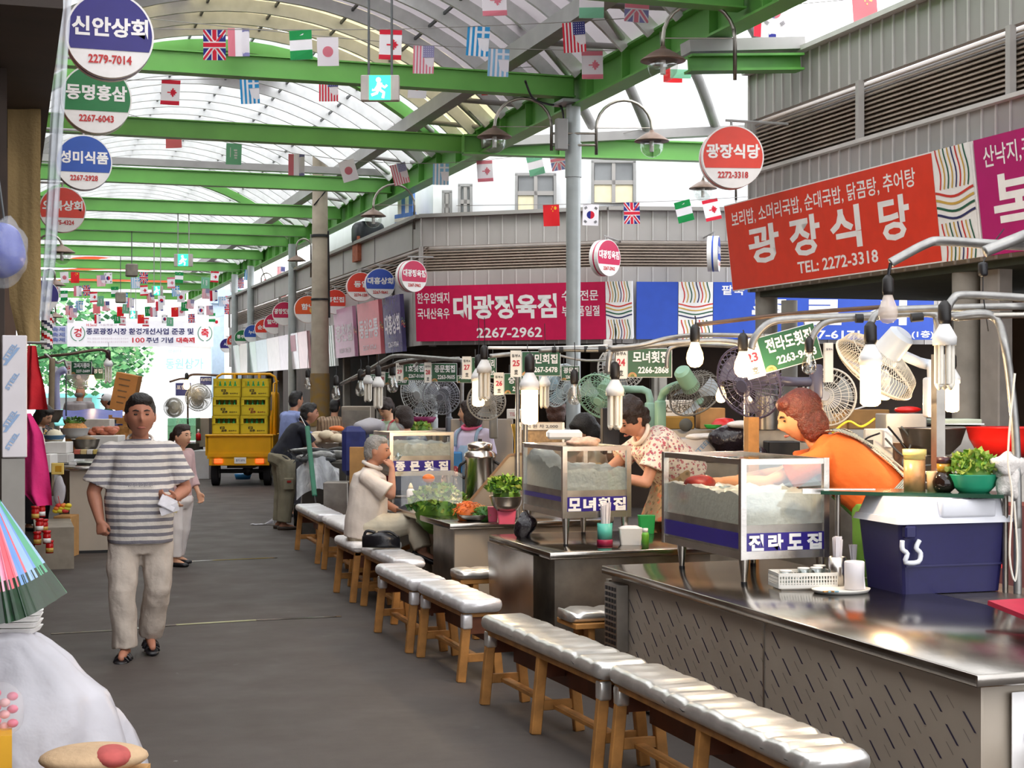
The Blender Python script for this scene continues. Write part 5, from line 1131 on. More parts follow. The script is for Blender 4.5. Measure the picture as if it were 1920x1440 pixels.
# ---- light bulbs
LITC = mat('lit_bulb', 'FFD89C', .3, var=0, emit=3); LITT = mat('lit_tube_lamp', 'FFDB9E', .3, var=0, emit=2.8)
SOCK = mat('black_socket', '1C1715', .5); INCG = glassmat('clear_bulb_glass', 'F6EFE8', .2, .04); FROST = mat('frosted_bulb', 'E8D6C8', .25, var=.03, trans=.45); TUBE = mat('unlit_tube', 'E7E0D2', .3, var=.03)
def bulb(px, py, d, kind, lit, label, s=1.0, frost=False, watts=7, cord=.12):
    """px, py: the middle of the glass"""
    c = W(px, py, d); o = thing('tube_lamp' if kind == 'tube' else 'light_bulb', label, 'lamp', c); k = s
    if kind == 'inc':
        b = MB(); m = LITC if lit else (FROST if frost else INCG)
        b.lathe([(0.001, -.04 * k), (.016 * k, -.037 * k), (.027 * k, -.026 * k), (.031 * k, -.008 * k), (.028 * k, .012 * k), (.019 * k, .034 * k), (.014 * k, .05 * k)], m, c, n=18); gl = b.build('glass', o)
        top = .05
        if not lit: b = MB(); b.cyl(c + UP * .05 * k, c, .005 * k, WHITE, n=6); b.tube([c + V((-.012, 0, .005)) * k, c + V((0, 0, .012)) * k, c + V((.012, 0, .005)) * k], .001, STEEL, n=4); b.build('filament', gl)
    else:
        b = MB(); m = LITT if lit else TUBE
        if lit: b.lathe([(0.001, -.085 * k), (.02 * k, -.083 * k), (.0285 * k, -.075 * k), (.0285 * k, .03 * k), (.02 * k, .034 * k)], m, c, n=16)
        else:
            for a in range(6): q = V((math.cos(a * 1.047 + .5) * .02, math.sin(a * 1.047 + .5) * .02, 0)) * k; b.cyl(c + q + UP * .034 * k, c + q - UP * .075 * k, .0075 * k, m, n=8)
            for a in range(3):
                q = [V((math.cos(t * 1.047 + .5) * .02, math.sin(t * 1.047 + .5) * .02, -.075)) * k for t in (2 * a, 2 * a + 1)]; b.tube([c + q[0], c + (q[0] + q[1]) / 2 - UP * .01 * k, c + q[1]], .0075 * k, m, n=8)
        b.build('tube', o)
        b = MB(); b.lathe([(.032 * k, .03 * k), (.033 * k, .052 * k), (.03 * k, .058 * k), (.015 * k, .085 * k), (.013 * k, .09 * k)], WHITE, c, n=18); b.build('lamp_base', o); top = .088
    b = MB(); b.lathe([(.015 * k, top * k), (.018 * k, (top + .012) * k), (.017 * k, (top + .05) * k), (.008 * k, (top + .062) * k), (.001, (top + .064) * k)], SOCK, c, n=12); b.build('socket', o)
    b = MB(); b.tube([c + UP * (top + .06) * k, c + UP * (top + .06) * k + UP * cord * .5 + V((.006, 0, 0)), c + UP * ((top + .06) * k + cord)], .0035, BLACK, n=5); b.build('cord', o)
    if lit:
        l = lamp_light('lamp_glow', c - UP * (.06 if kind == 'inc' else .1) * k - CAMF * .04, watts * 1.4); 
    return o
bulb(1665, 583, 6.4, 'inc', 0, 'large unlit frosted bulb hanging from a pipe end over the red sign edge', s=1.32, frost=True, cord=.03)
bulb(1303, 668, 8.2, 'inc', 1, 'lit round bulb at the end of the brown rod', s=1.5, cord=.05, watts=10)
bulb(1393, 686, 8.2, 'inc', 1, 'brightest bulb, beside the white tag of the tilted green sign', s=1.55, cord=.02, watts=12)
bulb(1517, 684, 7.85, 'inc', 0, 'clear unlit bulb in front of the tilted green sign', s=1.25, cord=.02)
bulb(1632, 705, 7.5, 'tube', 1, 'lit tube lamp in front of the big cream fan', s=1.75, cord=.0, watts=14)
bulb(1771, 668, 7.35, 'tube', 0, 'unlit tube lamp hanging before the round column', s=1.75, cord=.0)
bulb(1785, 733, 8.3, 'tube', 1, 'lit tube lamp low in front of the round column', s=1.35, cord=.25, watts=12)
bulb(1659, 722, 9.6, 'tube', 1, 'lit tube lamp seen through the big cream fan', s=1.1, watts=8)
bulb(1352, 742, 9.6, 'inc', 1, 'small lit bulb left of the purple grey fan', s=1.1, watts=8)
bulb(1153, 758, 9.6, 'tube', 0, 'unlit tube lamp hanging by the permed hair of the flower bloused woman', s=1.75, cord=.24)
bulb(993, 748, 10.8, 'tube', 1, 'big lit tube lamp below the green sign numbered 25', s=2.1, cord=.02, watts=16)
bulb(908, 712, 12.1, 'tube', 0, 'unlit tube lamp in front of the sign over the denim aproned woman', s=1.8, cord=.22)
bulb(897, 727, 12.6, 'tube', 1, 'lit tube lamp just behind the unlit one over the denim aproned woman', s=1.8, watts=12, cord=.3)
bulb(1077, 742, 11.2, 'inc', 0, 'clear unlit bulb left of the green fan', s=1.7, cord=.2)
bulb(1021, 735, 12.9, 'tube', 0, 'far unlit tube lamp right of the big lit one', s=1.5, cord=.35)
bulb(709, 736, 16.2, 'tube', 0, 'unlit tube lamp above the woman with the red apron', s=1.9)
bulb(736, 722, 16.8, 'inc', 0, 'clear bulb right of the unlit tube above the red aproned woman', s=2.1)
bulb(676, 730, 18, 'inc', 0, 'clear bulb left of the unlit tubes', s=2.1)
bulb(630, 738, 19, 'inc', 0, 'clear bulb beside the concrete pole', s=2.0)
bulb(577, 720, 22, 'inc', 0, 'clear bulb hanging over the dark shop left of the concrete pole', s=1.9, cord=.55)
bulb(350, 722, 31, 'inc', 1, 'distant lit bulb in front of the blue signs', s=2.2, watts=6, cord=.3)
bulb(690, 728, 17.4, 'tube', 0, 'second unlit tube above the red aproned woman', s=1.7)
for px, py in ((460, 655), (471, 668)):
    c = W(px, py, 44); o = thing('globe_lamp', '%s white globe lamp hanging near the banner' % ('upper' if px == 460 else 'lower'), 'lamp', c); b = MB(); b.ell(c, .1, WHITE); b.build('globe', o); b = MB(); b.cyl(c + UP * .09, c + UP * .9, .008, BLACK, n=5); b.build('cord', o)
# ---- fans
def fan(c, direction, r, colg, colm, label, blade='B9C3CC', bracket=None, spokes=36, wt=.0022):
    c = V(c); x, y, z = frame_z(V(direction)); M = basis(x, y, z, c); o = thing('electric_fan', label, 'fan', c)
    gm = mat('fan_grille_' + colg, colg, .35, var=.04); mm = mat('fan_body_' + colm, colm, .4, var=.05); bm_ = mat('fan_blade_' + blade, blade, .2, var=.04, trans=.35)
    for nm, zc, bow in (('front_grille', .05, .05), ('rear_grille', -.02, -.07)):
        b = MB(M)
        b.tube([(r * math.cos(a), r * math.sin(a), .015) for a in [6.2832 * k / 40 for k in range(40)]], .007 if nm[0] == 'f' else .006, gm, n=6, closed=True)
        for rr in (.3, .55, .8): b.tube([(r * rr * math.cos(a), r * rr * math.sin(a), zc + bow * (1 - rr * rr) - .02) for a in [6.2832 * k / 28 for k in range(28)]], .0025, gm, n=4, closed=True)
        for k in range(spokes):
            a = 6.2832 * k / spokes; b.tube([(r * t * math.cos(a), r * t * math.sin(a), (zc - .02 + bow * (1 - t * t)) if t < 1 else .015) for t in (.16, .45, .75, .92, 1)], wt, gm, n=3)
        b.cyl((0, 0, zc + bow - .025), (0, 0, zc + bow - .012), r * .17, mm if nm[0] == 'f' else gm, n=20); b.build(nm, o)
    for k in range(3):
        b = MB(M @ Matrix.Rotation(k * 2.094 + .4, 4, 'Z'))
        def f(q, s): a = -.55 + 1.1 * q; rr = r * (.14 + .72 * s); return V((rr * math.cos(a * (.5 + .5 * s)), rr * math.sin(a * (.5 + .5 * s)), .02 + .05 * (q - .5)))
        b.grid(f, 6, 6, bm_); b.build('blade', o)
    b = MB(M); b.cyl((0, 0, -.06), (0, 0, -.22), r * .34, mm, r1=r * .3, n=20); b.cyl((0, 0, -.22), (0, 0, -.24), r * .3, mm, r1=r * .2, n=20); b.build('motor_housing', o)
    if bracket:
        b = MB(); e = M @ V((0, 0, -.12)); p = [V(q) for q in bracket]; b.tube([e] + p, .03, mm, n=8, sub=3); b.build('bracket_arm', o)
        b = MB(); b.box(p[-1], (.07, .07, .22), mm, bev=.015, seg=2); b.build('wall_mount', o)
    return o
fan(W(1642, 688, 8.1), (-CAMR * .48 + CAMF * .42 - UP * .7), .235, 'E3D9C6', 'DCE2EA', 'big cream wall fan with a pale motor behind the lit tube lamp', spokes=72, wt=.0018, bracket=[W(1725, 680, 8.5), W(1748, 690, 8.5), W(1745, 745, 8.5)])
fan(W(1406, 716, 9.3), (-.78, -.4, -.3), .225, '5E5670', '565468', 'purple grey fan tilted behind the brightest bulb', blade='9C9AB0', bracket=[W(1470, 715, 9.7), W(1530, 716, 9.7)])
fan(W(1128, 742, 12.0), (-.6, -.55, -.5), .2, '8FB8A0', '9CC2AC', 'pale green fan left of the flower bloused woman', blade='BFD8D8', bracket=[W(1175, 730, 12.4), W(1215, 735, 12.4), W(1218, 780, 12.4)])
fan(W(1303, 738, 10.6), (.55, .35, -.6), .19, '6E6A62', '86AE96', 'green bodied fan seen from behind under the lit round bulb', bracket=[W(1245, 735, 10.9), W(1238, 780, 10.9)])
fan(W(790, 738, 17.6), (-.75, -.6, -.2), .28, 'D8DCDA', 'B9BEBE', 'large pale fan above the dark haired customer', bracket=[W(815, 755, 18.2), W(815, 800, 18.2)])
fan(W(828, 742, 16.4), (-.45, -.85, -.2), .2, '9A9AA0', '6E7078', 'grey fan right of the large pale fan', blade='70727C', bracket=[W(840, 760, 17), W(842, 800, 17)])
fan(W(912, 752, 13.8), (-.3, -.9, -.2), .17, 'A6A29A', '9A968E', 'small grey fan behind the post by tag 26', bracket=[W(925, 760, 14.2), W(925, 800, 14.2)])
fan(W(1048, 722, 13.9), (.5, -.8, -.3), .2, 'C6D2D6', 'AEBFC6', 'pale blue fan behind the far unlit tube', blade='9FC0CC', bracket=[W(1030, 715, 14.4), W(1025, 690, 14.4)])
fan(W(1555, 745, 10.3), (-.7, -.6, .1), .19, 'CFC9BE', 'A9A8AC', 'beige fan low behind the orange shirted woman', bracket=[W(1520, 760, 10.7), W(1510, 800, 10.7)])
fan(W(1165, 688, 13.2), (-.3, -.9, -.3), .2, 'D9D6D0', 'E4E0DA', 'white fan half hidden by tag 24', bracket=[W(1150, 680, 13.6), W(1140, 660, 13.6)])
fan(W(372, 745, 31.5), (.2, -1, -.1), .28, '8E918E', '85888A', 'grey fan on the distant stall left of the yellow truck', spokes=64, wt=.006)
fan(W(326, 764, 31.5), (-.2, -1, 0), .2, '8E918E', '85888A', 'smaller grey fan beside the distant grey fan', spokes=64, wt=.006)
fan(W(150, 704, 25), (-.3, -.9, -.3), .22, '9498A4', 'B6B8C6', 'grey fan under the green sign of the left stall', spokes=56, wt=.005, bracket=[W(118, 690, 25.2), W(104, 700, 25.2)])
# ---- back counters and goods behind the sellers
def boxt(name, label, cat, px0, px1, py0, py1, d, depth, m, bev=.006, extra=None, rz=0, kids=None):
    """box whose front face fills the pixel rectangle at depth d"""
    a, c = W(px0, py1, d), W(px1, py0, d); w = (px1 - px0) / FPX * d; h = (py1 - py0) / FPX * d
    b = MB(basis(CAMR, UP, -CAMF, (a + c) / 2)); b.box((0, 0, -depth / 2), (w, h, depth), m, bev=bev, rot=Matrix.Rotation(rz, 3, 'Y') if rz else None)
    if extra: extra(b, w, h)
    return one(b, name, label, cat)
def floorbox(name, label, cat, px0, px1, py0, d, depth, m, extra=None):
    z = W(0, py0, d).z; py1 = HY + CAMH / d * FPX; return boxt(name, label, cat, px0, px1, py0, py1, d, depth, m, extra=extra)
STB = mat('beige_steel_cabinet', 'A79C8E', .4, .5, var=.08, scale=3)
floorbox('steel_cabinet', 'tall beige steel cabinet behind the urn', 'cabinet', 845, 962, 786, 15.2, .3, STB)
floorbox('steel_cabinet', 'steel sink cabinet behind the woman with the red apron', 'cabinet', 640, 695, 762, 19.8, .6, STB, lambda b, w, h: b.box((0, h / 2 - .3, .01), (w * .9, .5, .02), STEELD))
floorbox('steel_cabinet', 'steel work table behind the denim aproned woman', 'cabinet', 770, 840, 805, 17.2, .7, STEELD)
floorbox('steel_cabinet', 'long steel work table behind the orange shirted woman', 'cabinet', 1275, 1700, 866, 11.2, .35, STEELD)
floorbox('steel_cabinet', 'raised steel back counter carrying the boxes and canisters', 'cabinet', 1236, 1690, 805, 11.65, .4, STEELD)
floorbox('steel_cabinet', 'steel work table under the red bowl', 'cabinet', 1746, 2000, 856, 8.95, .5, STEELD)
floorbox('steel_cabinet', 'steel cupboard behind the seated dark haired customer', 'cabinet', 1010, 1125, 812, 13.9, .4, STB)
def tape(b, w, h):
    b.M = b.M @ Matrix.Translation((w * .1, 0, .003)); b.text('POSCO STS', paint('6E93B8'), Matrix.Rotation(.8, 4, 'Z'), w=w * .5, h=h * .2, c=(0, 0), z=.002); 
boxt('steel_box', 'new steel box with blue printed film behind the flower bloused woman', 'box', 1266, 1355, 822, 866, 11.15, .3, mat('filmed_steel', 'B9B5B4', .35, .4, var=.05), extra=lambda b, w, h: b.text('STEEL', paint('6E93B8'), Matrix.Rotation(.8, 4, 'Z'), w=w * .42, h=h * .2, c=(w * .1, 0), z=.004))
boxt('cardboard_box', 'mustard coloured box under the white sign, behind the green bodied fan', 'box', 1244, 1302, 781, 805, 11.7, .3, mat('mustard_card', 'A57A2E', .7, var=.1))
boxt('cardboard_box', 'cardboard box right of the mustard box', 'box', 1313, 1360, 765, 805, 11.72, .3, CARD)
boxt('cardboard_box', 'cardboard box with papers on it, under the big cream fan', 'box', 1592, 1668, 768, 805, 11.7, .35, mat('brown_card', 'A67C4A', .75, var=.12), extra=lambda b, w, h: (b.box((-.02, h / 2 + .02, -.12), (.16, .004, .1), SIGNW, rot=Matrix.Rotation(.3, 3, 'Z')), b.text('· ·', paint('4A3A2A'), I, w=.03, c=(-w * .25, -h * .2), z=.003)))
boxt('cardboard_box', 'flattened brown carton behind the head of the orange shirted woman', 'box', 1548, 1590, 776, 805, 11.75, .3, CARD)
boxt('notice_board', 'white menu notice with brown lettering behind the green bodied fan', 'sign', 1240, 1300, 750, 781, 11.95, .02, TAGW, extra=lambda b, w, h: b.text('신간장', paint('6A5A40'), I, w=w * .8, h=h * .5, z=.003))
boxt('black_box', 'black speaker box beside the arm of the orange shirted woman', 'box', 1441, 1500, 828, 866, 11.15, .25, BLACK)
boxt('black_box', 'dark upright machine beside the flower bloused woman', 'box', 1130, 1162, 765, 852, 11.2, .3, BLACK, extra=lambda b, w, h: b.box((-w * .1, -h * .38, .004), (.03, .06, .008), WHITE))
floorbox('steel_box', 'grey metal unit behind the power sockets', 'box', 1662, 1738, 776, 9.75, .3, mat('grey_unit', '8E8C8C', .5, var=.08))
boxt('tray_stack', 'stack of flat trays behind the grey post', 'tray', 1748, 1842, 786, 797, 9.75, .3, mat('pale_green_tray', 'B4C0B0', .5), extra=lambda b, w, h: b.box((0, -.012, -.14), (w * 1.06, .008, .3), STEEL))
floorbox('steel_cabinet', 'dark steel cabinet under the flat trays', 'cabinet', 1750, 1850, 798, 9.8, .4, STEELD)
def redbowl(px, py0, py1, d, r, label, m, inv=False):
    c = W(px, py1, d); h = (py1 - py0) / FPX * d; b = MB(); pr = [(r * .55, 0), (r * .78, h * .2), (r * .93, h * .6), (r, h), (r * 1.04, h + .004), (r * .97, h - .002), (r * .74, h * .22), (0, h * .08)]
    if inv: pr = [(r * 1.02, 0), (r, .01), (r * .9, h * .5), (r * .6, h * .9), (0, h)]
    b.lathe(pr, m, c, n=32); return one(b, 'plastic_bowl', label, 'bowl')
REDP = mat('red_plastic', 'CF1F1B', .35, var=.06)
redbowl(1895, 802, 856, 8.8, .245, 'wide red plastic bowl behind the pipe leg', REDP)
redbowl(1358, 783, 805, 11.55, .105, 'upturned red bowl left of the wooden post', REDP, inv=True)
redbowl(1338, 797, 804, 11.5, .07, 'small green dish under the upturned red bowl', mat('bright_green_plastic', '3FBF4E', .4))
b = MB(); c = W(1748, 852, 9.0)
b.lathe([(.1, 0), (.16, .06), (.19, .15), (.2, .155), (.185, .15), (.15, .06), (0, .02)], STEELD, c, n=30); one(b, 'steel_bowl', 'wide steel basin left of the red bowl', 'bowl')
GBAG = mat('black_bin_bag', '241C22', .22, var=.2, bump=.5, bscale=20)
b = MB(); b.ell(W(1366, 828, 11.1), (.15, .1, .13), GBAG, n=24, k=14, nz=.35, seed=3, nf=9); one(b, 'bin_bag', 'shiny black plastic bag left of the wooden post', 'bag')
b = MB(); b.ell(W(1425, 850, 11.05), (.06, .06, .045), GBAG, n=18, k=10, nz=.3, seed=5, nf=12); one(b, 'bin_bag', 'small dark bag behind the neck of the orange shirted woman', 'bag')
b = MB(); b.ell(W(1385, 797, 11.05), (.09, .06, .03), TOW, n=20, k=12, nz=.4, seed=6, nf=12); one(b, 'cloth', 'white cloth lying on the black bag', 'cloth')
b = MB(); b.ell(W(1316, 820, 11.2), (.12, .08, .03), TOW, n=20, k=12, nz=.4, seed=16, nf=12); one(b, 'cloth', 'white cloth on the steel box with blue film', 'cloth')
b = MB(); b.ell(W(1286, 797, 11.45), (.05, .05, .05), mat('grey_cap', '4E4C46', .8), n=16, k=10); one(b, 'pot_lid', 'dark round pot behind the shoulder of the flower bloused woman', 'pot')
for i, (px, r) in enumerate(((1440, .09), (1480, .085))):
    c = W(px, 805, 11.6); b = MB(); b.cyl(c, c + UP * .25, r, STEELD, n=20); one(b, 'steel_canister', 'tall steel canister %s' % ('left of its twin, behind the purple grey fan' if i == 0 else 'right of its twin, behind the purple grey fan'), 'canister')
# power sockets with a tangle of leads
c = W(1648, 836, 9.0); o = thing('socket_panel', 'cream power socket panel with a tangle of leads behind the orange shirted woman', 'power sockets', c); Q = basis(CAMR, UP, -CAMF, c)
b = MB(Q); b.box((0, 0, -.02), (.165, .2, .04), mat('cream_panel', 'D9D2C4', .5), bev=.006); b.box((.05, .04, .012), (.05, .1, .03), WHITE, bev=.004); b.box((-.06, .01, .004), (.05, .05, .01), BLACK); b.build('panel', o)
b = MB(); q = W(1690, 830, 9.1); b.box((q.x, q.y, q.z / 2), (.1, .1, q.z), mat('brown_cupboard_side', '6A452C', .6, var=.2), rz=-YAW); b.build('support_post', o)
for i, pts in enumerate(([(1650, 812), (1618, 830), (1630, 880), (1650, 905)], [(1660, 822), (1690, 852), (1730, 872), (1760, 868)], [(1655, 860), (1660, 890), (1690, 915), (1700, 890)], [(1645, 868), (1655, 905), (1672, 925), (1688, 905)], [(1665, 800), (1690, 830), (1712, 860), (1735, 885)], [(1690, 800), (1708, 830), (1692, 870), (1720, 880)], [(1640, 850), (1650, 892), (1700, 928)], [(1672, 858), (1700, 900), (1745, 905)])):
    b = MB(); b.tube([W(x, y, 8.9 + .04 * (k % 2)) for k, (x, y) in enumerate(pts)], .006, [BLACK, PUR, TAGW, GREYST][i % 4], n=6, sub=6); b.build('lead', o)
b = MB(); b.box(W(1687, 898, 8.88), (.04, .04, .05), WHITE, bev=.008); b.build('plug', o)
b = MB(); b.tube([W(1560, 812, 9.8), W(1590, 790, 9.8), W(1615, 800, 9.8), W(1640, 785, 9.9)], .008, mat('yellow_hose', 'C9B52E', .5), n=6, sub=5); one(b, 'hose', 'thin yellow hose behind the cardboard box', 'hose')
b = MB(); b.ell(W(1700, 768, 9.3), (.09, .05, .02), REDP, n=14, k=8, nz=.4, seed=2, nf=12); one(b, 'cloth', 'crumpled red packet on the grey metal unit', 'packet')
b = MB(); b.tube([W(1903, 700, 7.2), W(1890, 850, 7.2), W(1898, 930, 7.2), W(1893, 1040, 7.2), W(1903, 1090, 7.2), W(1908, 1040, 7.2), W(1902, 940, 7.2)], .005, TAGW, n=5, sub=4); one(b, 'cord', 'looped cream cord hanging on the right behind the cooler', 'cord')
b = MB(); c = W(1843, 505, 7.5); b.box(c, (.04, .04, .07), BLACK, bev=.012, seg=2); b.tube([c - UP * .03, c + V((.0, 0, -.12)), c + V((.03, 0, -.3))], .003, BLACK, n=5); b.tube([c + UP * .03, c + V((.05, 0, .12)), c + V((.12, 0, .2))], .003, BLACK, n=5); one(b, 'cord_switch', 'black in-line cord switch hanging beside the round column', 'switch')
# red cabinet behind the cooler on the right edge
b = MB(); c = W(1895, 1000, 8.3); b.box((c.x, c.y, .55), (.3, .3, 1.1), mat('dark_red_shelf', '5E1E14', .5, var=.15), rz=-YAW)
one(b, 'red_shelf_unit', 'dark red shelf unit behind the cooler at the right edge', 'shelf')
for i, c_ in enumerate(('D9A22E', 'E4DDD0', 'C82A22', '8FBF8F', 'D62A20')):
    b = MB(); b.box(W(1874, 960 + i * 24, 8.05), (.06, .06, .045), paint(c_), rz=-YAW); one(b, 'packet', '%s packet on the dark red shelf unit' % ('yellow', 'white', 'red', 'pale green', 'lowest red')[i], 'packet')
b = MB(); b.beam(W(1888, 1128, 6.5), W(1990, 1168, 6.2), .2, .02, mat('crimson_menu', 'B0233E', .4)); one(b, 'menu_board', 'crimson folder lying at the right end of the nearest counter', 'folder')
# ---- things on the second and third counters
p = WZ(1134, 1023, ct); b = MB(); b.lathe([(.05, 0), (.05, .035), (.046, .04)], mat('crimson_base', '9E1F45', .4), p, n=20); o = tag(b.build('chopstick_cup'), 'turquoise chopstick cup with a crimson foot on the second counter', 'cup')
b = MB(); b.lathe([(.046, .038), (.048, .14), (.044, .14), (.04, .05)], mat('turquoise_plastic', '5EC0AE', .35, var=.04), p, n=24); b.build('cup_body', o)
b = MB()
for k in range(14): a = k * 2.4; q = V((math.cos(a), math.sin(a), 0)) * .032 * ((k % 3 + 1) / 3); b.beam(p + q * .8 + UP * .06, p + q * 1.15 + UP * (.24 + .015 * (k % 3)), .016, .004, PAP, up=(math.cos(a), math.sin(a), 0))
one(b, 'chopstick_sleeves', 'white chopstick sleeves standing in the turquoise cup', 'chopsticks', kind='stuff')
def tub(px0, px1, py0, py1, label, m, d=None, name='plastic_tub', z=ct):
    c = WZ((px0 + px1) / 2, py1, z); d = dZ(py1, z); w = (px1 - px0) / FPX * d; h = (py1 - py0) / FPX * d
    b = MB(Matrix.Translation(c) @ Matrix.Rotation(-YAW, 4, 'Z')); taper(b, w * .85, w * .6, 0, w, w * .75, h, m, r=.012); return one(b, name, label, 'tub'), c, h
tub(1160, 1204, 990, 1021, 'white plastic tub of folded wipes on the second counter', WHITE)
b = MB(); c = WZ(1182, 1021, ct) + UP * .1; b.ell(c, (.075, .045, .025), PAP, n=16, k=8, nz=.4, seed=4, nf=20); one(b, 'wipes', 'crumpled white wipes in the white tub', 'wipes')
p = WZ(1210, 1027, ct); b = MB(); b.lathe([(.022, 0), (.023, .08), (.018, .095)], mat('green_bottle_plastic', '6DB23A', .35), p, n=16); o = tag(b.build('small_bottle'), 'small bright green bottle with a white cap by the large glass case', 'bottle'); b = MB(); b.lathe([(.017, .095), (.017, .12), (0, .121)], WHITE, p, n=14); b.build('cap', o)
tub(1196, 1228, 966, 1000, 'green topped box on the second counter behind the white tub', mat('green_carton', '1F9A4A', .5))
b = MB(); b.ell(W(984, 985, 10.25), (.075, .06, .085), GBAG, n=24, k=14, nz=.5, seed=9, nf=12); one(b, 'bin_bag', 'black plastic bag left of the smaller glass case', 'bag')
# sloping steel guard
b = MB(); P = [(872, 968), (872, 950), (955, 853), (990, 850), (990, 968)]; A = [W(x, y, 11.9) for x, y in P]; B_ = [a + CAMF * .02 for a in A]
b.add(A + B_, [(4, 3, 2, 1, 0), (5, 6, 7, 8, 9)] + [(k, (k + 1) % 5, 5 + (k + 1) % 5, 5 + k) for k in range(5)], STB)
for k in (1, 2): b.beam(W(*P[k], 11.89), W(*P[k + 1], 11.89), .02, .02, mat('brown_trim', '8E6E50', .5))
one(b, 'splash_guard', 'sloping steel guard between the urn and the smaller glass case', 'guard')
# the urn
p = W(900, 735, 12.35); p.z = ct; o = thing('steel_urn', 'tall polished steel urn on the third counter', 'urn', p); CHR = mat('mirror_steel', 'CFC8C0', .22, 1, var=.08, scale=4)
b = MB(); b.lathe([(.122, 0), (.122, .43), (.128, .435), (.128, .45), (.122, .455), (.122, .47), (.095, .49), (.092, .5)], CHR, p, n=36); b.build('body', o)
b = MB(); b.lathe([(.092, .495), (.1, .5), (.1, .545), (.06, .56), (0, .565)], CHR, p, n=30); b.cyl(p + UP * .565, p + UP * .585, .015, BLACK, n=10); b.build('lid', o)
for s in (-1, 1): b = MB(); b.tube([p + CAMR * s * .12 + UP * .4, p + CAMR * s * .16 + UP * .37, p + CAMR * s * .16 + UP * .3, p + CAMR * s * .12 + UP * .27], .012, BLACK, n=8, sub=3); b.build('handle', o)
b = MB(); b.cyl(p + UP * .04 - CAMR * .12, p + UP * .05 - CAMR * .19, .016, mat('brass_tap', 'B08A3A', .3, .8), n=10); b.build('tap', o)
# vegetables
def bowl(c, r, h, m, label, name='steel_bowl', cat='bowl'):
    b = MB(); b.lathe([(r * .6, 0), (r * .85, h * .4), (r, h), (r * 1.05, h + .004), (r * .96, h), (r * .8, h * .4), (0, h * .15)], m, c, n=28); return one(b, name, label, cat)
PINK = mat('pink_plastic', 'E0607E', .4, var=.05)
t1, c, h = tub(932, 968, 957, 982, 'pink tub under the steel bowl of greens', PINK); t2, c2_, h2 = tub(914, 934, 950, 978, 'smaller pink tub left of its twin on the third counter', PINK)
q = c + UP * (h + .001); bowl(q, .125, .1, STEEL, 'steel bowl of leafy greens standing on the pink tub')
b = MB(); leafpile(b, q + UP * .115, .125, .12, LF, 170, 11, .05); one(b, 'greens', 'heap of leafy greens in the steel bowl on the pink tub', 'vegetables', kind='stuff')
q = WZ(893, 976, ct); bowl(q, .135, .045, STEEL, 'wide steel dish of carrot and green shreds', 'steel_dish', 'dish')
CAR = [mat('carrot_orange', 'E0722C', .5, var=.15), mat('carrot_light', 'DDA05E', .5, var=.15)]; CHV = [mat('chive_green', '3F7A28', .5, var=.25), mat('chive_light', '6FA040', .5, var=.2)]
def shreds(b, c, rad, h, mats, n, seed):
    rg = random.Random(seed); b.ell(c, (rad * .85, rad * .85, h * .8), mats[0], n=14, k=8, nz=.15, seed=seed)
    for i in range(n):
        a, t = rg.random() * 6.283, rg.random() ** .7; p_ = c + V((rad * math.sin(t * 1.5) * math.cos(a), rad * math.sin(t * 1.5) * math.sin(a), h * math.cos(t * 1.5) * .85)); q_ = V((rg.uniform(-1, 1), rg.uniform(-1, 1), rg.uniform(-.3, .5))).normalized() * rad * .5
        b.tube([p_ - q_ * .5, p_ + UP * .006, p_ + q_ * .5 - UP * .004], .0035, rg.choice(mats), n=4)
b = MB(); shreds(b, q + V((-.05, .05, .05)), .1, .1, CAR[:1], 70, 1); one(b, 'carrot_shreds', 'orange carrot shreds in the wide steel dish', 'vegetables', kind='stuff')
b = MB(); shreds(b, q + V((.02, .03, .05)), .075, .075, CAR[1:], 60, 2); one(b, 'radish_shreds', 'pale orange shreds in the middle of the wide steel dish', 'vegetables', kind='stuff')
b = MB(); shreds(b, q + V((.045, -.05, .04)), .085, .07, CHV, 90, 3); one(b, 'chives', 'dark green shreds at the front of the wide steel dish', 'vegetables', kind='stuff')
q = W(822, 915, 12.2); q.z = ct
b = MB(); leafpile(b, q + V((0, 0, .0)), .22, .23, LF, 240, 21, .05); one(b, 'greens', 'green leaves spread under clear film on the third counter', 'vegetables', kind='stuff')
b = MB(); b.ell(W(803, 897, 12.05), (.05, .04, .035), CAR[0], nz=.1); one(b, 'carrot', 'orange carrot lump among the filmed greens', 'vegetables')
b = MB()
def film(u, v): p_ = W(752 + 115 * u, 950 - 60 * v - 12 * math.sin(u * 3) + 6 * noise.noise(V((u * 5, v * 4, 1))), 11.7 + .5 * v); return p_
b.grid(film, 18, 8, CLEARBAG); one(b, 'plastic_film', 'clear plastic film over the greens on the third counter', 'film')
p = WZ(770, 949, ct); b = MB(); b.lathe([(.034, 0), (.034, .13), (.02, .15)], WHITE, p, n=18); o = tag(b.build('squeeze_bottle'), 'white squeeze bottle by the drinking man', 'bottle'); b = MB(); b.lathe([(.022, .148), (.02, .165), (.006, .195), (0, .196)], mat('cream_nozzle', 'E6D3A8', .4), p, n=14); b.build('nozzle', o)
tub(778, 804, 930, 944, 'small yellow soap box beside the white squeeze bottle', mat('yellow_box', 'DDBB70', .5), name='small_box')
b = MB(); leafpile(b, W(785, 808, 16.2), .12, .08, LF[:3], 70, 31, .05); one(b, 'greens', 'light greens heaped on top of the third glass case', 'vegetables', kind='stuff')
boxt('tarpaulin', 'navy tarpaulin draped over a crate left of the third glass case', 'tarpaulin', 640, 684, 800, 892, 15.4, .5, mat('navy_tarpaulin', '27306E', .55, var=.2, scale=6, bump=.4, bscale=8), bev=.05)
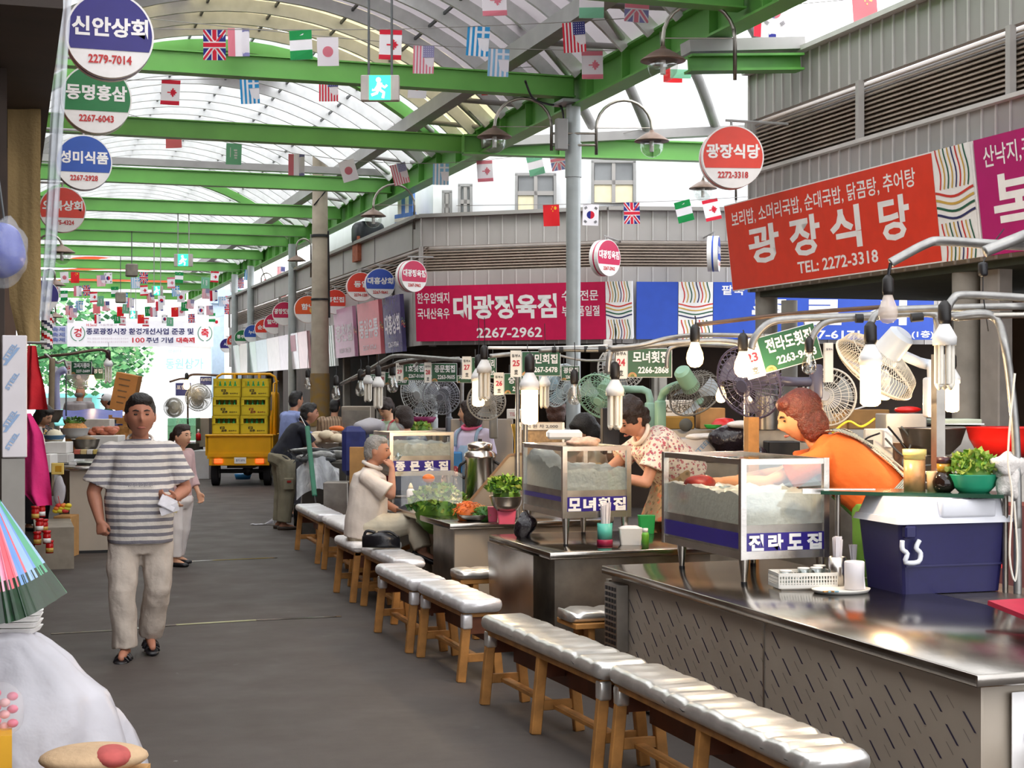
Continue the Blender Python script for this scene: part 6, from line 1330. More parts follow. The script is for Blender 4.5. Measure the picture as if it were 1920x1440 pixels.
boxt('cardboard_sheet', 'brown cardboard leaning behind the drinking man', 'cardboard', 655, 684, 838, 935, 14.7, .02, CARD)
b = MB(); b.ell(W(693, 800, 15.6), (.16, .12, .08), BAG, n=22, k=12, nz=.25, seed=3, nf=8); one(b, 'white_bundle', 'white wrapped bundle on the navy tarpaulin', 'bundle')
b = MB(); b.ell(W(737, 803, 15.2), (.12, .1, .055), CLEARBAG, n=20, k=12, nz=.3, seed=7, nf=9); one(b, 'produce_bag', 'pale clear bag on top of the third glass case', 'bag')
boxt('plastic_basket', 'blue plastic crate behind the urn', 'crate', 834, 866, 848, 888, 14.2, .3, mat('blue_crate', '2F7CB8', .4), bev=.01)
b = MB(); b.ell(W(853, 884, 13.4), (.045, .045, .05), mat('dark_red_jar', '7A1420', .25), n=16); one(b, 'jar', 'dark red lidded jar under the hand of the denim aproned woman', 'jar')
for px, py, c_, nm in ((790, 786, '8E1F5E', 'magenta'), (780, 797, 'C02A2A', 'red')):
    c = W(px, py + 6, 17.0); b = MB(); b.lathe([(.13, 0), (.17, .06), (.165, .06), (.12, .01), (0, .01)], paint(c_), c, n=22); one(b, 'plastic_basket', '%s basket on the work table under the pale fan' % nm, 'basket')
# menu case and tray on it
o = boxt('menu_case', 'glass fronted menu case with a white header in front of the steel cupboard', 'display case', 976, 1056, 792, 866, 12.75, .2, mat('amber_jar_rows', '9A7A52', .35, var=.35, scale=30), extra=lambda b, w, h: (b.box((0, h * .4, .006), (w, h * .18, .012), TAGW), b.text('시 원 차 2,000', paint('6A6468'), I, w=w * .75, h=h * .1, c=(0, h * .4), z=.014), b.box((-w / 2, 0, .004), (.02, h, .03), STEEL), b.box((w / 2, 0, .004), (.02, h, .03), STEEL)))
boxt('foam_tray', 'white foam tray on the smaller glass case', 'tray', 1026, 1092, 807, 824, 9.9, .22, WHITE, bev=.015)
b = MB(); b.ell(W(1093, 829, 9.75), (.11, .07, .035), mat('pale_shellfish', 'E2B79C', .5, var=.3, scale=30), n=22, k=12, nz=.5, seed=4, nf=22); one(b, 'shellfish', 'heap of pale shellfish meat on the smaller glass case', 'shellfish', kind='stuff')
boxt('small_box', 'white printed box on the beige cabinet, below tag 26', 'box', 950, 976, 767, 786, 15.25, .12, TAGW, extra=lambda b, w, h: b.text('TEA', paint('D08A8A'), I, w=w * .6, z=.003))
b = MB(); b.tube([W(962, 795, 12.3), W(968, 830, 12.3), W(966, 860, 12.3), W(972, 800, 12.3)], .016, mat('ochre_apron_cloth', 'B08A2E', .8), n=6, sub=4); one(b, 'cloth', 'ochre cloth hanging left of the menu case', 'cloth')
# items in the large case
p = V((3.58, 7.72, 1.2)); b = MB(); b.ell(p, (.085, .075, .05), mat('red_fish_roe', '8E2018', .4, var=.3, scale=40), n=18, k=10, nz=.2, seed=2, nf=16); one(b, 'seafood_heap', 'dark red heap of seafood on the ice of the large case', 'seafood')
p = V((3.62, 7.48, 1.15)); b = MB(); b.lathe([(.03, 0), (.034, .05), (.03, .05), (.026, .008), (0, .006)], GLS, p, n=16); one(b, 'drinking_glass', 'small glass standing on the ice by the hand of the orange shirted woman', 'glass')
# ================================================================= people
def fuse(mb, vox, sm=4, warp=None):
    """join overlapping closed shapes into one continuous surface"""
    me = bpy.data.meshes.new('fuse'); me.from_pydata([tuple(v) for v in mb.v], [], mb.f); me.update()
    o = bpy.data.objects.new('fuse', me); TSC.collection.objects.link(o)
    r = o.modifiers.new('r', 'REMESH'); r.mode = 'VOXEL'; r.voxel_size = vox
    if sm: s = o.modifiers.new('s', 'SMOOTH'); s.factor = .5; s.iterations = sm
    TSC.view_layers[0].update(); m2 = bpy.data.meshes.new_from_object(o.evaluated_get(TSC.view_layers[0].depsgraph))
    n = len(m2.vertices); vs = [v.co.copy() for v in m2.vertices]
    if warp: no = [v.normal.copy() for v in m2.vertices]; vs = [v + q * warp(v) for v, q in zip(vs, no)]
    fs = [tuple(p.vertices) for p in m2.polygons]
    bpy.data.objects.remove(o); bpy.data.meshes.remove(me); bpy.data.meshes.remove(m2); return vs, fs
def blend(p, mbs, m, name, vox, sm=4, warp=None, label=None):
    vs, fs = fuse(mbs, vox, sm, warp); b = MB(); b.add(vs, fs, m, True); return b.build(name, p, label=label)
def chain(b, pts, m, n=12, ends=True):
    """tapered limb through (point, radius)"""
    for (p, r), (q, s) in zip(pts, pts[1:]):
        b.cyl(p, q, r, m, r1=s, n=n)
    for p, r in pts: b.ell(p, r * .995, m, n=n, k=8)
def flatchain(b, pts, m, n=14):
    """tapered limb with square-cut ends, for sleeves and trouser legs"""
    b.tube([p for p, r in pts], [r for p, r in pts], m, n=n)
    for p, r in pts[1:-1]: b.ell(p, r, m, n=n, k=8)
def loft(b, rings, m, n=20, e=2.4):
    """rings: (centre, side vector, front vector); superellipse sections joined and capped"""
    vs = []
    for c, s, f in rings:
        for k in range(n):
            a = 6.2832 * k / n; ca, sa = math.cos(a), math.sin(a); p = 2 / e
            vs.append(V(c) + V(s) * (abs(ca) ** p * (1 if ca > 0 else -1)) + V(f) * (abs(sa) ** p * (1 if sa > 0 else -1)))
    K = len(rings)
    b.add(vs, [(i * n + k, i * n + (k + 1) % n, (i + 1) * n + (k + 1) % n, (i + 1) * n + k) for i in range(K - 1) for k in range(n)] + [tuple(range(n))[::-1], tuple(range((K - 1) * n, K * n))], m, True)
def head_geo(b, c, S, F, U, k, m, ear=True):
    """skull, jaw, nose, brows, lips and ears round the head centre"""
    def g(x, z, sx, sz, x0=0, z0=0): return math.exp(-(((x - x0) / sx) ** 2 + ((z - z0) / sz) ** 2))
    vs = []; N_, K_ = 40, 28
    for i in range(K_ + 1):
        t = math.pi * i / K_
        for j in range(N_):
            a = 6.2832 * j / N_; x, y, z = math.sin(t) * math.cos(a), math.sin(t) * math.sin(a), math.cos(t)
            px, py, pz = x * .076, y * .094, z * .116
            if z < 0: q = -z; px *= 1 - .26 * q ** 1.3; py *= (1 - .06 * q) if y > 0 else (1 - .3 * q)
            if y > 0:
                d = .026 * g(x, z, .17, .17, 0, -.16) + .012 * g(x, z, .12, .26, 0, .1) + .006 * g(x, z, .5, .1, 0, .26) - .009 * g(x, z, .17, .12, .38, .08) - .009 * g(x, z, .17, .12, -.38, .08)
                d += .008 * g(x, z, .26, .07, 0, -.47) + .007 * g(x, z, .26, .07, 0, -.6) - .004 * g(x, z, .3, .04, 0, -.535) + .008 * g(x, z, .3, .16, 0, -.85) + .004 * g(x, z, .2, .2, .5, -.2) + .004 * g(x, z, .2, .2, -.5, -.2)
                py += d * y ** .5
            vs.append(V(c) + (S * px + F * py + U * pz) * k)
    b.add(vs, [(i * N_ + j, (i + 1) * N_ + j, (i + 1) * N_ + (j + 1) % N_, i * N_ + (j + 1) % N_) for i in range(K_) for j in range(N_)], m, True)
    rot = Matrix((S, F, U)).transposed()
    if ear:
        for s in (-1, 1): b.ell(V(c) + (S * .074 * s - F * .008 - U * .004) * k, (.012 * k, .02 * k, .032 * k), m, n=12, k=8, rot=rot)
def hand_geo(b, w, D, N_, T, m, k=1.0, curl=.5, curls=None):
    """w wrist, D towards the fingers, N_ palm side, T thumb side"""
    D, N_, T = D.normalized(), N_.normalized(), T.normalized(); w = V(w)
    loft(b, [(w, T * .026 * k, N_ * .019 * k), (w + D * .025 * k, T * .034 * k, N_ * .017 * k), (w + D * .06 * k, T * .04 * k, N_ * .015 * k), (w + D * .085 * k, T * .038 * k, N_ * .012 * k)], m, n=16, e=2.6)
    for i, (off, L_) in enumerate(((.03, .068), (.0105, .076), (-.0095, .07), (-.029, .055))):
        p = w + (D * (.082 - .006 * abs(i - 1.3)) + T * off) * k; a = 0; cu = curls[i] if curls else curl * (1 + .12 * i); pts = [(p - D * .012 * k, .0096 * k)]; r = .0092
        for seg in (.44, .32, .24):
            a += cu; d = D * math.cos(a) + N_ * math.sin(a) + T * off * 1.2; p = p + d.normalized() * L_ * seg * k; r -= .0007; pts.append((p, r * k))
        chain(b, pts, m, n=8)
    p = w + (D * .022 + T * .03 + N_ * .006) * k
    chain(b, [(w + D * .015 * k + T * .012 * k, .016 * k), (p, .0135 * k), (p + (D * .028 + T * .022 + N_ * .01) * k, .0115 * k), (p + (D * .054 + T * .026 + N_ * .022) * k, .0095 * k)], m, n=9)
SKIN = mat('skin', 'C08A6C', .55, var=.07, scale=14, bump=.04, bscale=120); SKINW = mat('skin_warm', 'D3A080', .55, var=.07, scale=14); SKIND = mat('skin_tanned', 'A8735A', .55, var=.08, scale=14)
HAIRB = mat('black_hair', '16110F', .42, var=.3, scale=60, bump=.5, bscale=130); HAIRR = mat('red_brown_hair', '5A2416', .4, var=.3, scale=50, bump=.5, bscale=120); HAIRG = mat('grey_hair', '8E8A86', .5, var=.2, scale=60, bump=.5, bscale=130); HAIRD = mat('dark_brown_hair', '2A1A14', .45, var=.3, scale=60, bump=.5, bscale=130)
EYEM = mat('dark_eye', '140E0C', .2, var=0); LIPM = mat('lips', '9A5648', .5, var=.05)
def person(label, base, face, J, skin=SKIN, hair='short', hairm=HAIRB, hk=1.0, head=None, top=None, legs=None, vox=.008, wrinkle=.006, shoes=None, hands=(.5, .5), look=None, tilt=0, bald=False, cat='person', seat=False, sleeve=.62, group=None):
    """J: joints in (right, forward, up) metres from base; keys pelvis chest neck head shR elR wrR shL elL wrL hipR knR anR hipL knL anL and widths"""
    F = V((face[0], face[1], 0)).normalized(); S = F.cross(UP).normalized(); base = V(base)
    P = {k: base + S * v[0] + F * v[1] + UP * v[2] for k, v in J.items() if isinstance(v, tuple) and len(v) == 3}
    wd = J.get('w', {}); sh, ch, wa, hp, dp = (wd.get(q, d_) for q, d_ in (('sh', .19), ('ch', .165), ('wa', .15), ('hp', .17), ('dp', .105)))
    o = thing('person', label, cat, base, group=group)
    spine = (P['neck'] - P['pelvis']).normalized()
    TF = spine.cross(S).normalized()
    def at(t, off=0): return P['pelvis'].lerp(P['neck'], t) + TF * off
    # skin: one continuous surface
    b = MB(); hF = look if look is not None else F
    hF = V(hF).normalized(); hS = hF.cross(UP).normalized(); hU = hS.cross(hF).normalized()
    if tilt: q = Matrix.Rotation(tilt, 3, hF); hS, hU = q @ hS, q @ hU
    hc = P['head']; head_geo(b, hc, hS, hF, hU, hk, skin)
    nk = hc - hU * .085 * hk - hF * .02 * hk
    chain(b, [(P['neck'] - spine * .05, .062), (P['neck'], .056), (nk, .052)], skin, n=14)
    loft(b, [(at(0), S * hp * .85, TF * dp * .85), (at(.3), S * wa * .85, TF * dp * .8), (at(.7), S * ch * .85, TF * dp * .85), (at(.94), S * sh * .7, TF * .06)], skin)
    for s, a, e, w in ((1, 'shR', 'elR', 'wrR'), (-1, 'shL', 'elL', 'wrL')):
        if a not in P: continue
        k = wd.get('arm', 1.0); mid = P[e].lerp(P[w], .25)
        chain(b, [(P['neck'].lerp(P[a], .6) - spine * .03, .05 * k), (P[a], .05 * k), (P[a].lerp(P[e], .5), .046 * k), (P[e], .038 * k), (mid, .04 * k), (P[w], .026 * k)], skin)
        D = (P[w] - P[e]).normalized(); h = J.get('hand' + a[2])
        if h: D = (S * h[0][0] + F * h[0][1] + UP * h[0][2]).normalized(); N_ = S * h[1][0] + F * h[1][1] + UP * h[1][2]
        else: N_ = -S * s + F * .25
        N_ = (N_ - D * N_.dot(D)).normalized(); T = D.cross(N_) * s
        if not h and T.dot(F + UP) < 0: T = -T
        hand_geo(b, P[w], D, N_, T, skin, k=.98, curl=hands[0 if s > 0 else 1])
    for a, e, w in (('hipR', 'knR', 'anR'), ('hipL', 'knL', 'anL')):
        if a not in P: continue
        chain(b, [(P[a], .075), (P[a].lerp(P[e], .5), .066), (P[e], .05), (P[e].lerp(P[w], .3), .05), (P[w], .034)], skin)
        ft = V(J.get('ft' + a[3], (0, 1, 0))); ftd = (S * ft.x + F * ft.y + UP * ft.z).normalized()
        chain(b, [(P[w] - UP * .035 - ftd * .03, .032), (P[w] - UP * .04 + ftd * .06, .03), (P[w] - UP * .052 + ftd * .12, .022)], skin)
    body = blend(o, b, skin, 'body', vox, 3)
    # face details
    b = MB()
    rot = Matrix((hS, hF, hU)).transposed()
    for s in (-1, 1): b.ell(hc + (hS * .029 * s + hF * .0835 + hU * .0105) * hk, (.012 * hk, .006 * hk, .0042 * hk), EYEM, n=10, k=6, rot=rot)
    b.build('eyes', o)
    b = MB()
    for s in (-1, 1): b.tube([hc + (hS * s * x + hF * y + hU * z) * hk for x, y, z in ((.014, .0955, .029), (.03, .0915, .034), (.046, .081, .029))], [.003 * hk, .004 * hk, .002 * hk], HAIRB if hairm is not HAIRG else HAIRG, n=6)
    b.build('eyebrows', o)
    b = MB(); b.tube([hc + (hS * x + hF * y - hU * z) * hk for x, y, z in ((-.022, .085, .0615), (-.008, .0975, .0595), (0, .0985, .061), (.008, .0975, .0595), (.022, .085, .0615))], [.003, .0062 * hk, .006 * hk, .0062 * hk, .003], LIPM, n=8); b.build('lips', o)
    # hair
    b = MB(); H_ = lambda x, y, z: hc + (hS * x + hF * y + hU * z) * hk
    def hb(c, r, nz=.06, n=26): b.ell(H_(*c), tuple(q * hk for q in r), hairm, n=n, k=18, rot=rot, nz=nz, seed=len(label), nf=22)
    if hair == 'short': hb((0, -.012, .03), (.083, .092, .098)); hb((0, .035, .085), (.066, .05, .042)); hb((0, -.045, -.02), (.075, .06, .075))
    elif hair == 'bob': hb((0, -.016, .03), (.09, .1, .1), .02); hb((0, -.05, -.045), (.088, .062, .095), .03); hb((.066, -.008, -.04), (.027, .05, .085), .04); hb((-.066, -.008, -.04), (.027, .05, .085), .04); hb((0, .046, .078), (.07, .042, .036), .05)
    elif hair == 'perm': hb((0, -.02, .045), (.098, .105, .1), .2); hb((0, -.055, -.02), (.088, .07, .085), .2); hb((0, .04, .085), (.076, .052, .045), .2)
    elif hair == 'tail': hb((0, -.012, .03), (.083, .094, .098)); hb((0, .03, .082), (.068, .055, .045)); hb((0, -.12, -.0), (.03, .045, .05), .1); hb((0, -.15, -.06), (.025, .03, .06), .1)
    elif hair == 'bald': hb((0, -.045, -.025), (.078, .06, .05), .05)
    elif hair == 'grey': hb((0, -.018, .03), (.081, .09, .095), .06); hb((0, .03, .085), (.062, .05, .036)); hb((0, -.045, -.02), (.075, .06, .07))
    hv = blend(o, b, hairm, 'hair', max(.007, vox), 2, warp=lambda v: .004 * noise.noise(v * 55))
    # clothes
    wr = lambda v: wrinkle * (noise.noise(v * 9) * .8 + .45 * noise.noise(V((v.x * 22, v.y * 22, v.z * 10))))
    if top:
        b = MB(); t0 = top.get('hem', -.1); g = top.get('ease', .016); belly = top.get('belly', 0)
        loft(b, [(at(t0), S * (hp + g), TF * (dp + g + belly * .6)), (at(.1), S * (max(hp, wa) * .98 + g + belly * .2), TF * (dp + g + belly)), (at(.35, belly * .4), S * (wa + g + belly * .4), TF * (dp + g + belly * .7)), (at(.68), S * (ch + g), TF * (dp + g)), (at(.88), S * (sh * .93 + g * .5), TF * (dp * .82 + g)), (at(.95), S * sh * .68, TF * .075), (at(1.0), S * .08, TF * .065)], top['m'], n=26)
        for a, e, w in (('shR', 'elR', 'wrR'), ('shL', 'elL', 'wrL')):
            if a not in P: continue
            k = wd.get('arm', 1.0); sl = top.get('sleeve', sleeve)
            b.ell(P[a].lerp(P['neck'], .12), .066 * k, top['m']); flatchain(b, [(P['neck'].lerp(P[a], .55) - spine * .035, .07 * k), (P[a], .068 * k), (P[a].lerp(P[e], .5 * sl), (.064 + g * .3) * k), (P[a].lerp(P[e], sl), (.064 + g * .9) * k)] if sl <= 1 else [(P['neck'].lerp(P[a], .55) - spine * .035, .066), (P[a], .068), (P[a].lerp(P[e], .5), .06), (P[e], .055), (P[e].lerp(P[w], sl - 1), .048)], top['m'])
        sh_ = blend(o, b, top['m'], top.get('name', 'shirt'), max(vox, .009), 3, warp=wr)
        if top.get('collar'):
            b = MB(); b.tube([at(1.0) + S * .085 * math.cos(a) + TF * (.01 + .075 * math.sin(a)) + spine * (.022 - .02 * math.sin(a)) for a in [6.2832 * k / 20 for k in range(20)]], .016, top['collar'], n=8, closed=True); b.build('collar', sh_)
    if legs:
        b = MB(); g = legs.get('ease', .02); lm = legs['m']
        if 'hipR' in P:
            loft(b, [(at(-.22), S * (hp - .01), TF * (dp + g * .2)), (at(-.05), S * (hp + g), TF * (dp + g)), (at(.12), S * (wa + g * .6), TF * (dp + g * .3))], lm, n=24)
            for a, e, w in (('hipR', 'knR', 'anR'), ('hipL', 'knL', 'anL')):
                hem = legs.get('hem', .96); kr = legs.get('r', .082)
                flatchain(b, [(P[a] + UP * .03, kr + g), (P[a].lerp(P[e], .5), kr + g * .7), (P[e], kr * .84 + g * .7), (P[e].lerp(P[w], .5), kr * .8 + g * .6), (P[e].lerp(P[w], hem), kr * .78 + g * .5)], lm)
            if legs.get('skirt'): loft(b, [(at(.08), S * (wa + .03), TF * (dp + .03)), (P['knR'].lerp(P['knL'], .5) + UP * .05, S * (hp + .06), F * (dp + .08))], lm, n=24)
        tr_ = blend(o, b, lm, legs.get('name', 'trousers'), max(vox, .009), 3, warp=lambda v: legs.get('wr', 1.3) * wr(v))
    if shoes and 'anR' in P:
        for a, w in (('ftR', 'anR'), ('ftL', 'anL')):
            ft = V(J.get(a, (0, 1, 0))); d = (S * ft.x + F * ft.y + UP * ft.z).normalized(); x = d.cross(UP).normalized(); u = x.cross(d); p = P[w] - u * .06
            b = MB(); loft(b, [(p - d * .075, x * .028, u * .026), (p - d * .03, x * .038, u * .032), (p + d * .06, x * .046, u * .026), (p + d * .13, x * .044, u * .022), (p + d * .175, x * .022, u * .015)], shoes['m'], n=16)
            b.build('shoe' if not shoes.get('sandal') else 'sandal', o)
    return o, P, dict(shirt=sh_, trousers=tr_, S=S, F=F, TF=TF, at=at, spine=spine, hc=hc, hS=hS, hF=hF, hU=hU, rot=rot)
def stand(w=.1, h=.86, foot=.08, kn=.46): return dict(hipR=(w, 0, h - .03), hipL=(-w, 0, h - .03), knR=(w + .01, .02, kn), knL=(-w - .01, .02, kn), anR=(w + .01, -.02, foot), anL=(-w - .01, -.02, foot))
PLAT = mat('worn_wood_platform', '6E5A44', .7, var=.2, scale=4)
for nm, x0, x1, y0, y1, z in (('low wooden platform behind the nearest counter', 4.26, 5.1, 7.2, 8.3, .28), ('low wooden platform behind the second counter', 4.22, 4.66, 9.5, 10.22, .3), ('low wooden platform under the denim aproned woman', 3.95, 4.5, 13.62, 14.2, .12)):
    b = MB(); b.span((x0, y0, 0), (x1, y1, z), PLAT)
    for k in range(6): b.box((x0 + (x1 - x0) * (k + .5) / 6, (y0 + y1) / 2, z + .002), (.01, y1 - y0 - .02, .004), DARKB)
    one(b, 'stall_platform', nm, 'platform')
# ---- man in the striped shirt walking towards the camera
STR = pattern('grey_striped_jersey', 'CFC8C0', 'stripes', ['76737B'], freq=21.5, duty=.47, wob=.014, rough=.85)
KHK = mat('pale_khaki_cotton', 'B5A99E', .85, var=.08, scale=9, bump=.25, bscale=30)
J = dict(pelvis=(0, 0, .80), neck=(0, .01, 1.40), head=(0, .05, 1.545), shR=(.195, .0, 1.30), elR=(.29, -.01, 1.06), wrR=(.25, .06, .88), shL=(-.195, 0, 1.30), elL=(-.285, .0, 1.07), wrL=(-.205, .17, 1.02),
         handR=((-.1, .3, -1), (-.6, -.6, -.2)), handL=((.75, .6, .02), (.3, -.5, .9)), hipR=(.1, 0, .76), knR=(.115, .12, .44), anR=(.1, .12, .085), hipL=(-.1, 0, .76), knL=(-.11, .05, .44), anL=(-.07, -.10, .13), ftR=(.25, 1, -.02), ftL=(-.06, 1, -.22), w=dict(sh=.185, ch=.165, wa=.185, hp=.185, dp=.13, arm=1.14))
o, P, q = person('man in a grey striped shirt and pale trousers walking towards the camera', V((.80, 10.22, 0)), (-.02, -1), J, skin=mat('skin_ruddy', 'AD745C', .55, var=.07, scale=14), hk=1.19, vox=.0068,
    top=dict(m=STR, hem=-.11, ease=.02, belly=.05, sleeve=.8), legs=dict(m=KHK, ease=.018, r=.09, hem=1.03, wr=2.4), shoes=None, hands=(.95, .55))
for a, w in (('ftR', 'anR'), ('ftL', 'anL')):
    ft = V(J[a]); d = (q['S'] * ft.x + q['F'] * ft.y + UP * ft.z).normalized(); x = d.cross(UP).normalized(); u = x.cross(d); p = P[w] - u * .07; b = MB()
    loft(b, [(p - d * .08 - u * .012, x * .034, u * .014), (p + d * .05 - u * .012, x * .046, u * .014), (p + d * .15 - u * .012, x * .04, u * .014), (p + d * .175 - u * .012, x * .022, u * .012)], BLACK, n=16)
    for t, r_ in ((.06, .04), (.02, .042), (.12, .033)): b.tube([p + d * t + x * math.cos(an) * .046 + u * (math.sin(an) * r_ - .01) for an in [math.pi * k / 8 for k in range(9)]], .012 if t < .1 else .006, BLACK, n=6)
    b.build('sandal', o, label='black strap sandal')
b = MB(); b.tube([q['at'](1.02) + q['S'] * .078 * math.cos(a) + q['F'] * (.005 + .07 * math.sin(a)) + UP * (-.012 - .03 * math.sin(a)) for a in [6.2832 * k / 24 for k in range(24)]], .009, mat('shirt_neckband', 'D8D2CA', .85), n=8, closed=True); b.build('neckband', q['shirt'])
b = MB(); c = q['at'](.52) + q['F'] * .188; b.M = basis(-q['S'], UP, q['F'], c); [b.box((-.08 + .011 * k, .004 * ((k * 7) % 3 - 1), 0), (.006, .014, .004), paint('8E888C'), rz=(k * 37 % 9 - 4) * .1) for k in range(15)]; b.build('chest_print', q['shirt'])
hnd = P['wrL'] + q['S'] * .07 + q['F'] * .06 - UP * .0
b = MB(); pf = mat('clear_wallet_film', 'D9D6DC', .2, var=.12, scale=20, trans=.25)
b.box(hnd + V((.02, -.03, -.02)), (.11, .012, .085), pf, rot=Matrix.Rotation(.5, 3, 'Y') @ Matrix.Rotation(-.5, 3, 'X'), bev=.004); b.box(hnd + V((.05, -.02, -.05)), (.07, .01, .06), mat('yellowish_paper', 'CDBE8C', .7), rot=Matrix.Rotation(.2, 3, 'Y'))
b.box(hnd + V((.03, -.035, -.06)), (.12, .008, .05), pf, rot=Matrix.Rotation(-.3, 3, 'Y')); one(b, 'wallet', 'clear plastic wallet and papers in the hand of the striped shirted man', 'wallet')
b = MB(); b.tube([P['wrL'] + (q['F'] * math.cos(a) + UP * math.sin(a)) * .031 for a in [6.2832 * k / 16 for k in range(16)]], .006, BLACK, n=6, closed=True); b.build('wristwatch', o)
# ---- woman behind him
bs = WZ(333, 1060, 0); Fw = CAMR * .85 - CAMF * .5
J = dict(pelvis=(0, 0, .66), neck=(0, .02, 1.13), head=(0, .06, 1.265), shR=(.15, .0, 1.08), elR=(.18, -.01, .86), wrR=(.17, .1, .68), shL=(-.15, 0, 1.08), elL=(-.18, .02, .86), wrL=(-.17, .12, .70), hipR=(.08, 0, .64), knR=(.085, .04, .36), anR=(.085, .03, .08), hipL=(-.08, 0, .64), knL=(-.08, -.02, .36), anL=(-.08, -.08, .09), w=dict(sh=.15, ch=.13, wa=.125, hp=.135, dp=.09, arm=.8))
o, P, q = person('short woman with tied back hair, half hidden behind the striped shirted man', bs, (Fw.x, Fw.y), J, skin=SKINW, hair='tail', hairm=HAIRD, hk=.98, vox=.01, top=dict(m=mat('dusty_pink_blouse', 'BFA0A0', .8, var=.1), hem=-.12, ease=.02, sleeve=1.6), legs=dict(m=mat('white_trousers', 'D9D0CC', .85, var=.05), ease=.035, r=.07), shoes=dict(m=BLACK))
b = MB(); b.ell(W(322, 872, 14.95), (.08, .05, .07), mat('black_shoulder_bag', '15131A', .4), n=16, k=10, nz=.15, nf=12); b.tube([W(338, 836, 15), W(330, 850, 14.95), W(322, 864, 14.95)], .008, BLACK, n=6, sub=3); one(b, 'shoulder_bag', 'black bag on the shoulder of the woman behind the striped shirted man', 'bag')
# ---- man in the dark polo shirt leaning over the fish
bs = WZ(531, 992, 0); Fd = CAMR * .92 + CAMF * .38
J = dict(pelvis=(0, -.02, .87), neck=(0, .25, 1.30), head=(0, .33, 1.43), shR=(.185, .2, 1.22), elR=(.2, .34, 1.0), wrR=(.12, .53, .9), shL=(-.185, .2, 1.22), elL=(-.2, .36, 1.0), wrL=(-.1, .58, .93), w=dict(sh=.19, ch=.17, wa=.165, hp=.175, dp=.12), **{k: v for k, v in stand(.1, .86).items()})
o, P, q = person('man in a navy polo and khaki cargo trousers leaning over the fish stall', bs, (Fd.x, Fd.y), J, skin=SKIND, hk=1.1, vox=.009, look=Fd * .98 - CAMF * .15 - UP * .05, top=dict(m=mat('navy_polo', '141624', .85, var=.1), hem=-.08, ease=.022, belly=.02, sleeve=.7, collar=mat('navy_collar', '171A2A', .8)), legs=dict(m=mat('khaki_cargo_cotton', '8D8672', .85, var=.1, bump=.25, bscale=30), ease=.045, r=.085), shoes=dict(m=mat('brown_shoe', '3A2C24', .5)))
b = MB(); c = P['knR'].lerp(P['hipR'], .3) + q['S'] * .115; b.box(c, (.13, .03, .15), MATS['khaki_cargo_cotton'], rz=math.atan2(q['F'].y, q['F'].x), bev=.012); b.box(c + q['S'] * .017 + UP * .03, (.05, .006, .025), paint('B0302A'), rz=math.atan2(q['F'].y, q['F'].x)); b.build('cargo_pocket', q['trousers'])
b = MB(); b.tube([q['at'](.03) + q['S'] * .2 * math.cos(a) + q['TF'] * .15 * math.sin(a) for a in [6.2832 * k / 20 for k in range(20)]], .014, BLACK, n=6, closed=True); b.build('belt', q['trousers'])
b = MB(); b.beam(W(576, 800, 18.2), W(590, 930, 16.9), .055, .035, mat('green_umbrella_cloth', '1F6A50', .6, var=.1), bev=.01); b.cyl(W(563, 780, 18.4), W(577, 806, 18.15), .006, STEEL, n=6); b.cyl(W(590, 930, 16.9), W(592, 945, 16.8), .01, BLACK, n=6); one(b, 'umbrella', 'closed green umbrella leaning against the fish stall beside the navy polo man', 'umbrella')
# ---- man in the light blue shirt
bs = W(545, 735, 21.2); bs.z = 0; Fb = CAMR * .75 + CAMF * .66
J = dict(pelvis=(0, 0, .92), neck=(0, .05, 1.44), head=(0, .09, 1.585), shR=(.2, .03, 1.36), elR=(.26, .1, 1.12), wrR=(.2, .3, 1.1), shL=(-.2, .03, 1.36), elL=(-.26, .1, 1.12), wrL=(-.2, .3, 1.05), w=dict(sh=.2, ch=.175, wa=.165, hp=.17, dp=.12), **stand(.1, .9))
person('tall man in a light blue shirt behind the navy polo man', bs, (Fb.x, Fb.y), J, skin=SKIN, vox=.011, hk=1.05, top=dict(m=mat('light_blue_shirt', '8E9CD0', .8, var=.08, bump=.2, bscale=20), hem=-.1, ease=.03, sleeve=1.7), legs=dict(m=mat('dark_trousers', '2E2C32', .85, var=.1), ease=.03), shoes=dict(m=BLACK))
# ---- man with a striped brown back beyond the pole
bs = W(626, 735, 23.4); bs.z = 0
J = dict(pelvis=(0, 0, .82), neck=(0, .03, 1.33), head=(0, .07, 1.475), shR=(.2, .02, 1.26), elR=(.25, .06, 1.0), wrR=(.2, .22, .95), shL=(-.2, .02, 1.26), elL=(-.25, .06, 1.0), wrL=(-.2, .2, .95), w=dict(sh=.205, ch=.185, wa=.18, hp=.18, dp=.13), **stand(.1, .82))
person('man in a tan pinstriped shirt seen from behind, right of the concrete pole', bs, (CAMF.x + .15, CAMF.y), J, vox=.012, top=dict(m=pattern('tan_pinstripe_shirt', 'A08468', 'stripes', ['6A503E'], axis=0, freq=26, duty=.3, wob=.01), hem=-.12, ease=.025, sleeve=1.5), legs=dict(m=MATS['dark_trousers'], ease=.03), shoes=dict(m=BLACK))
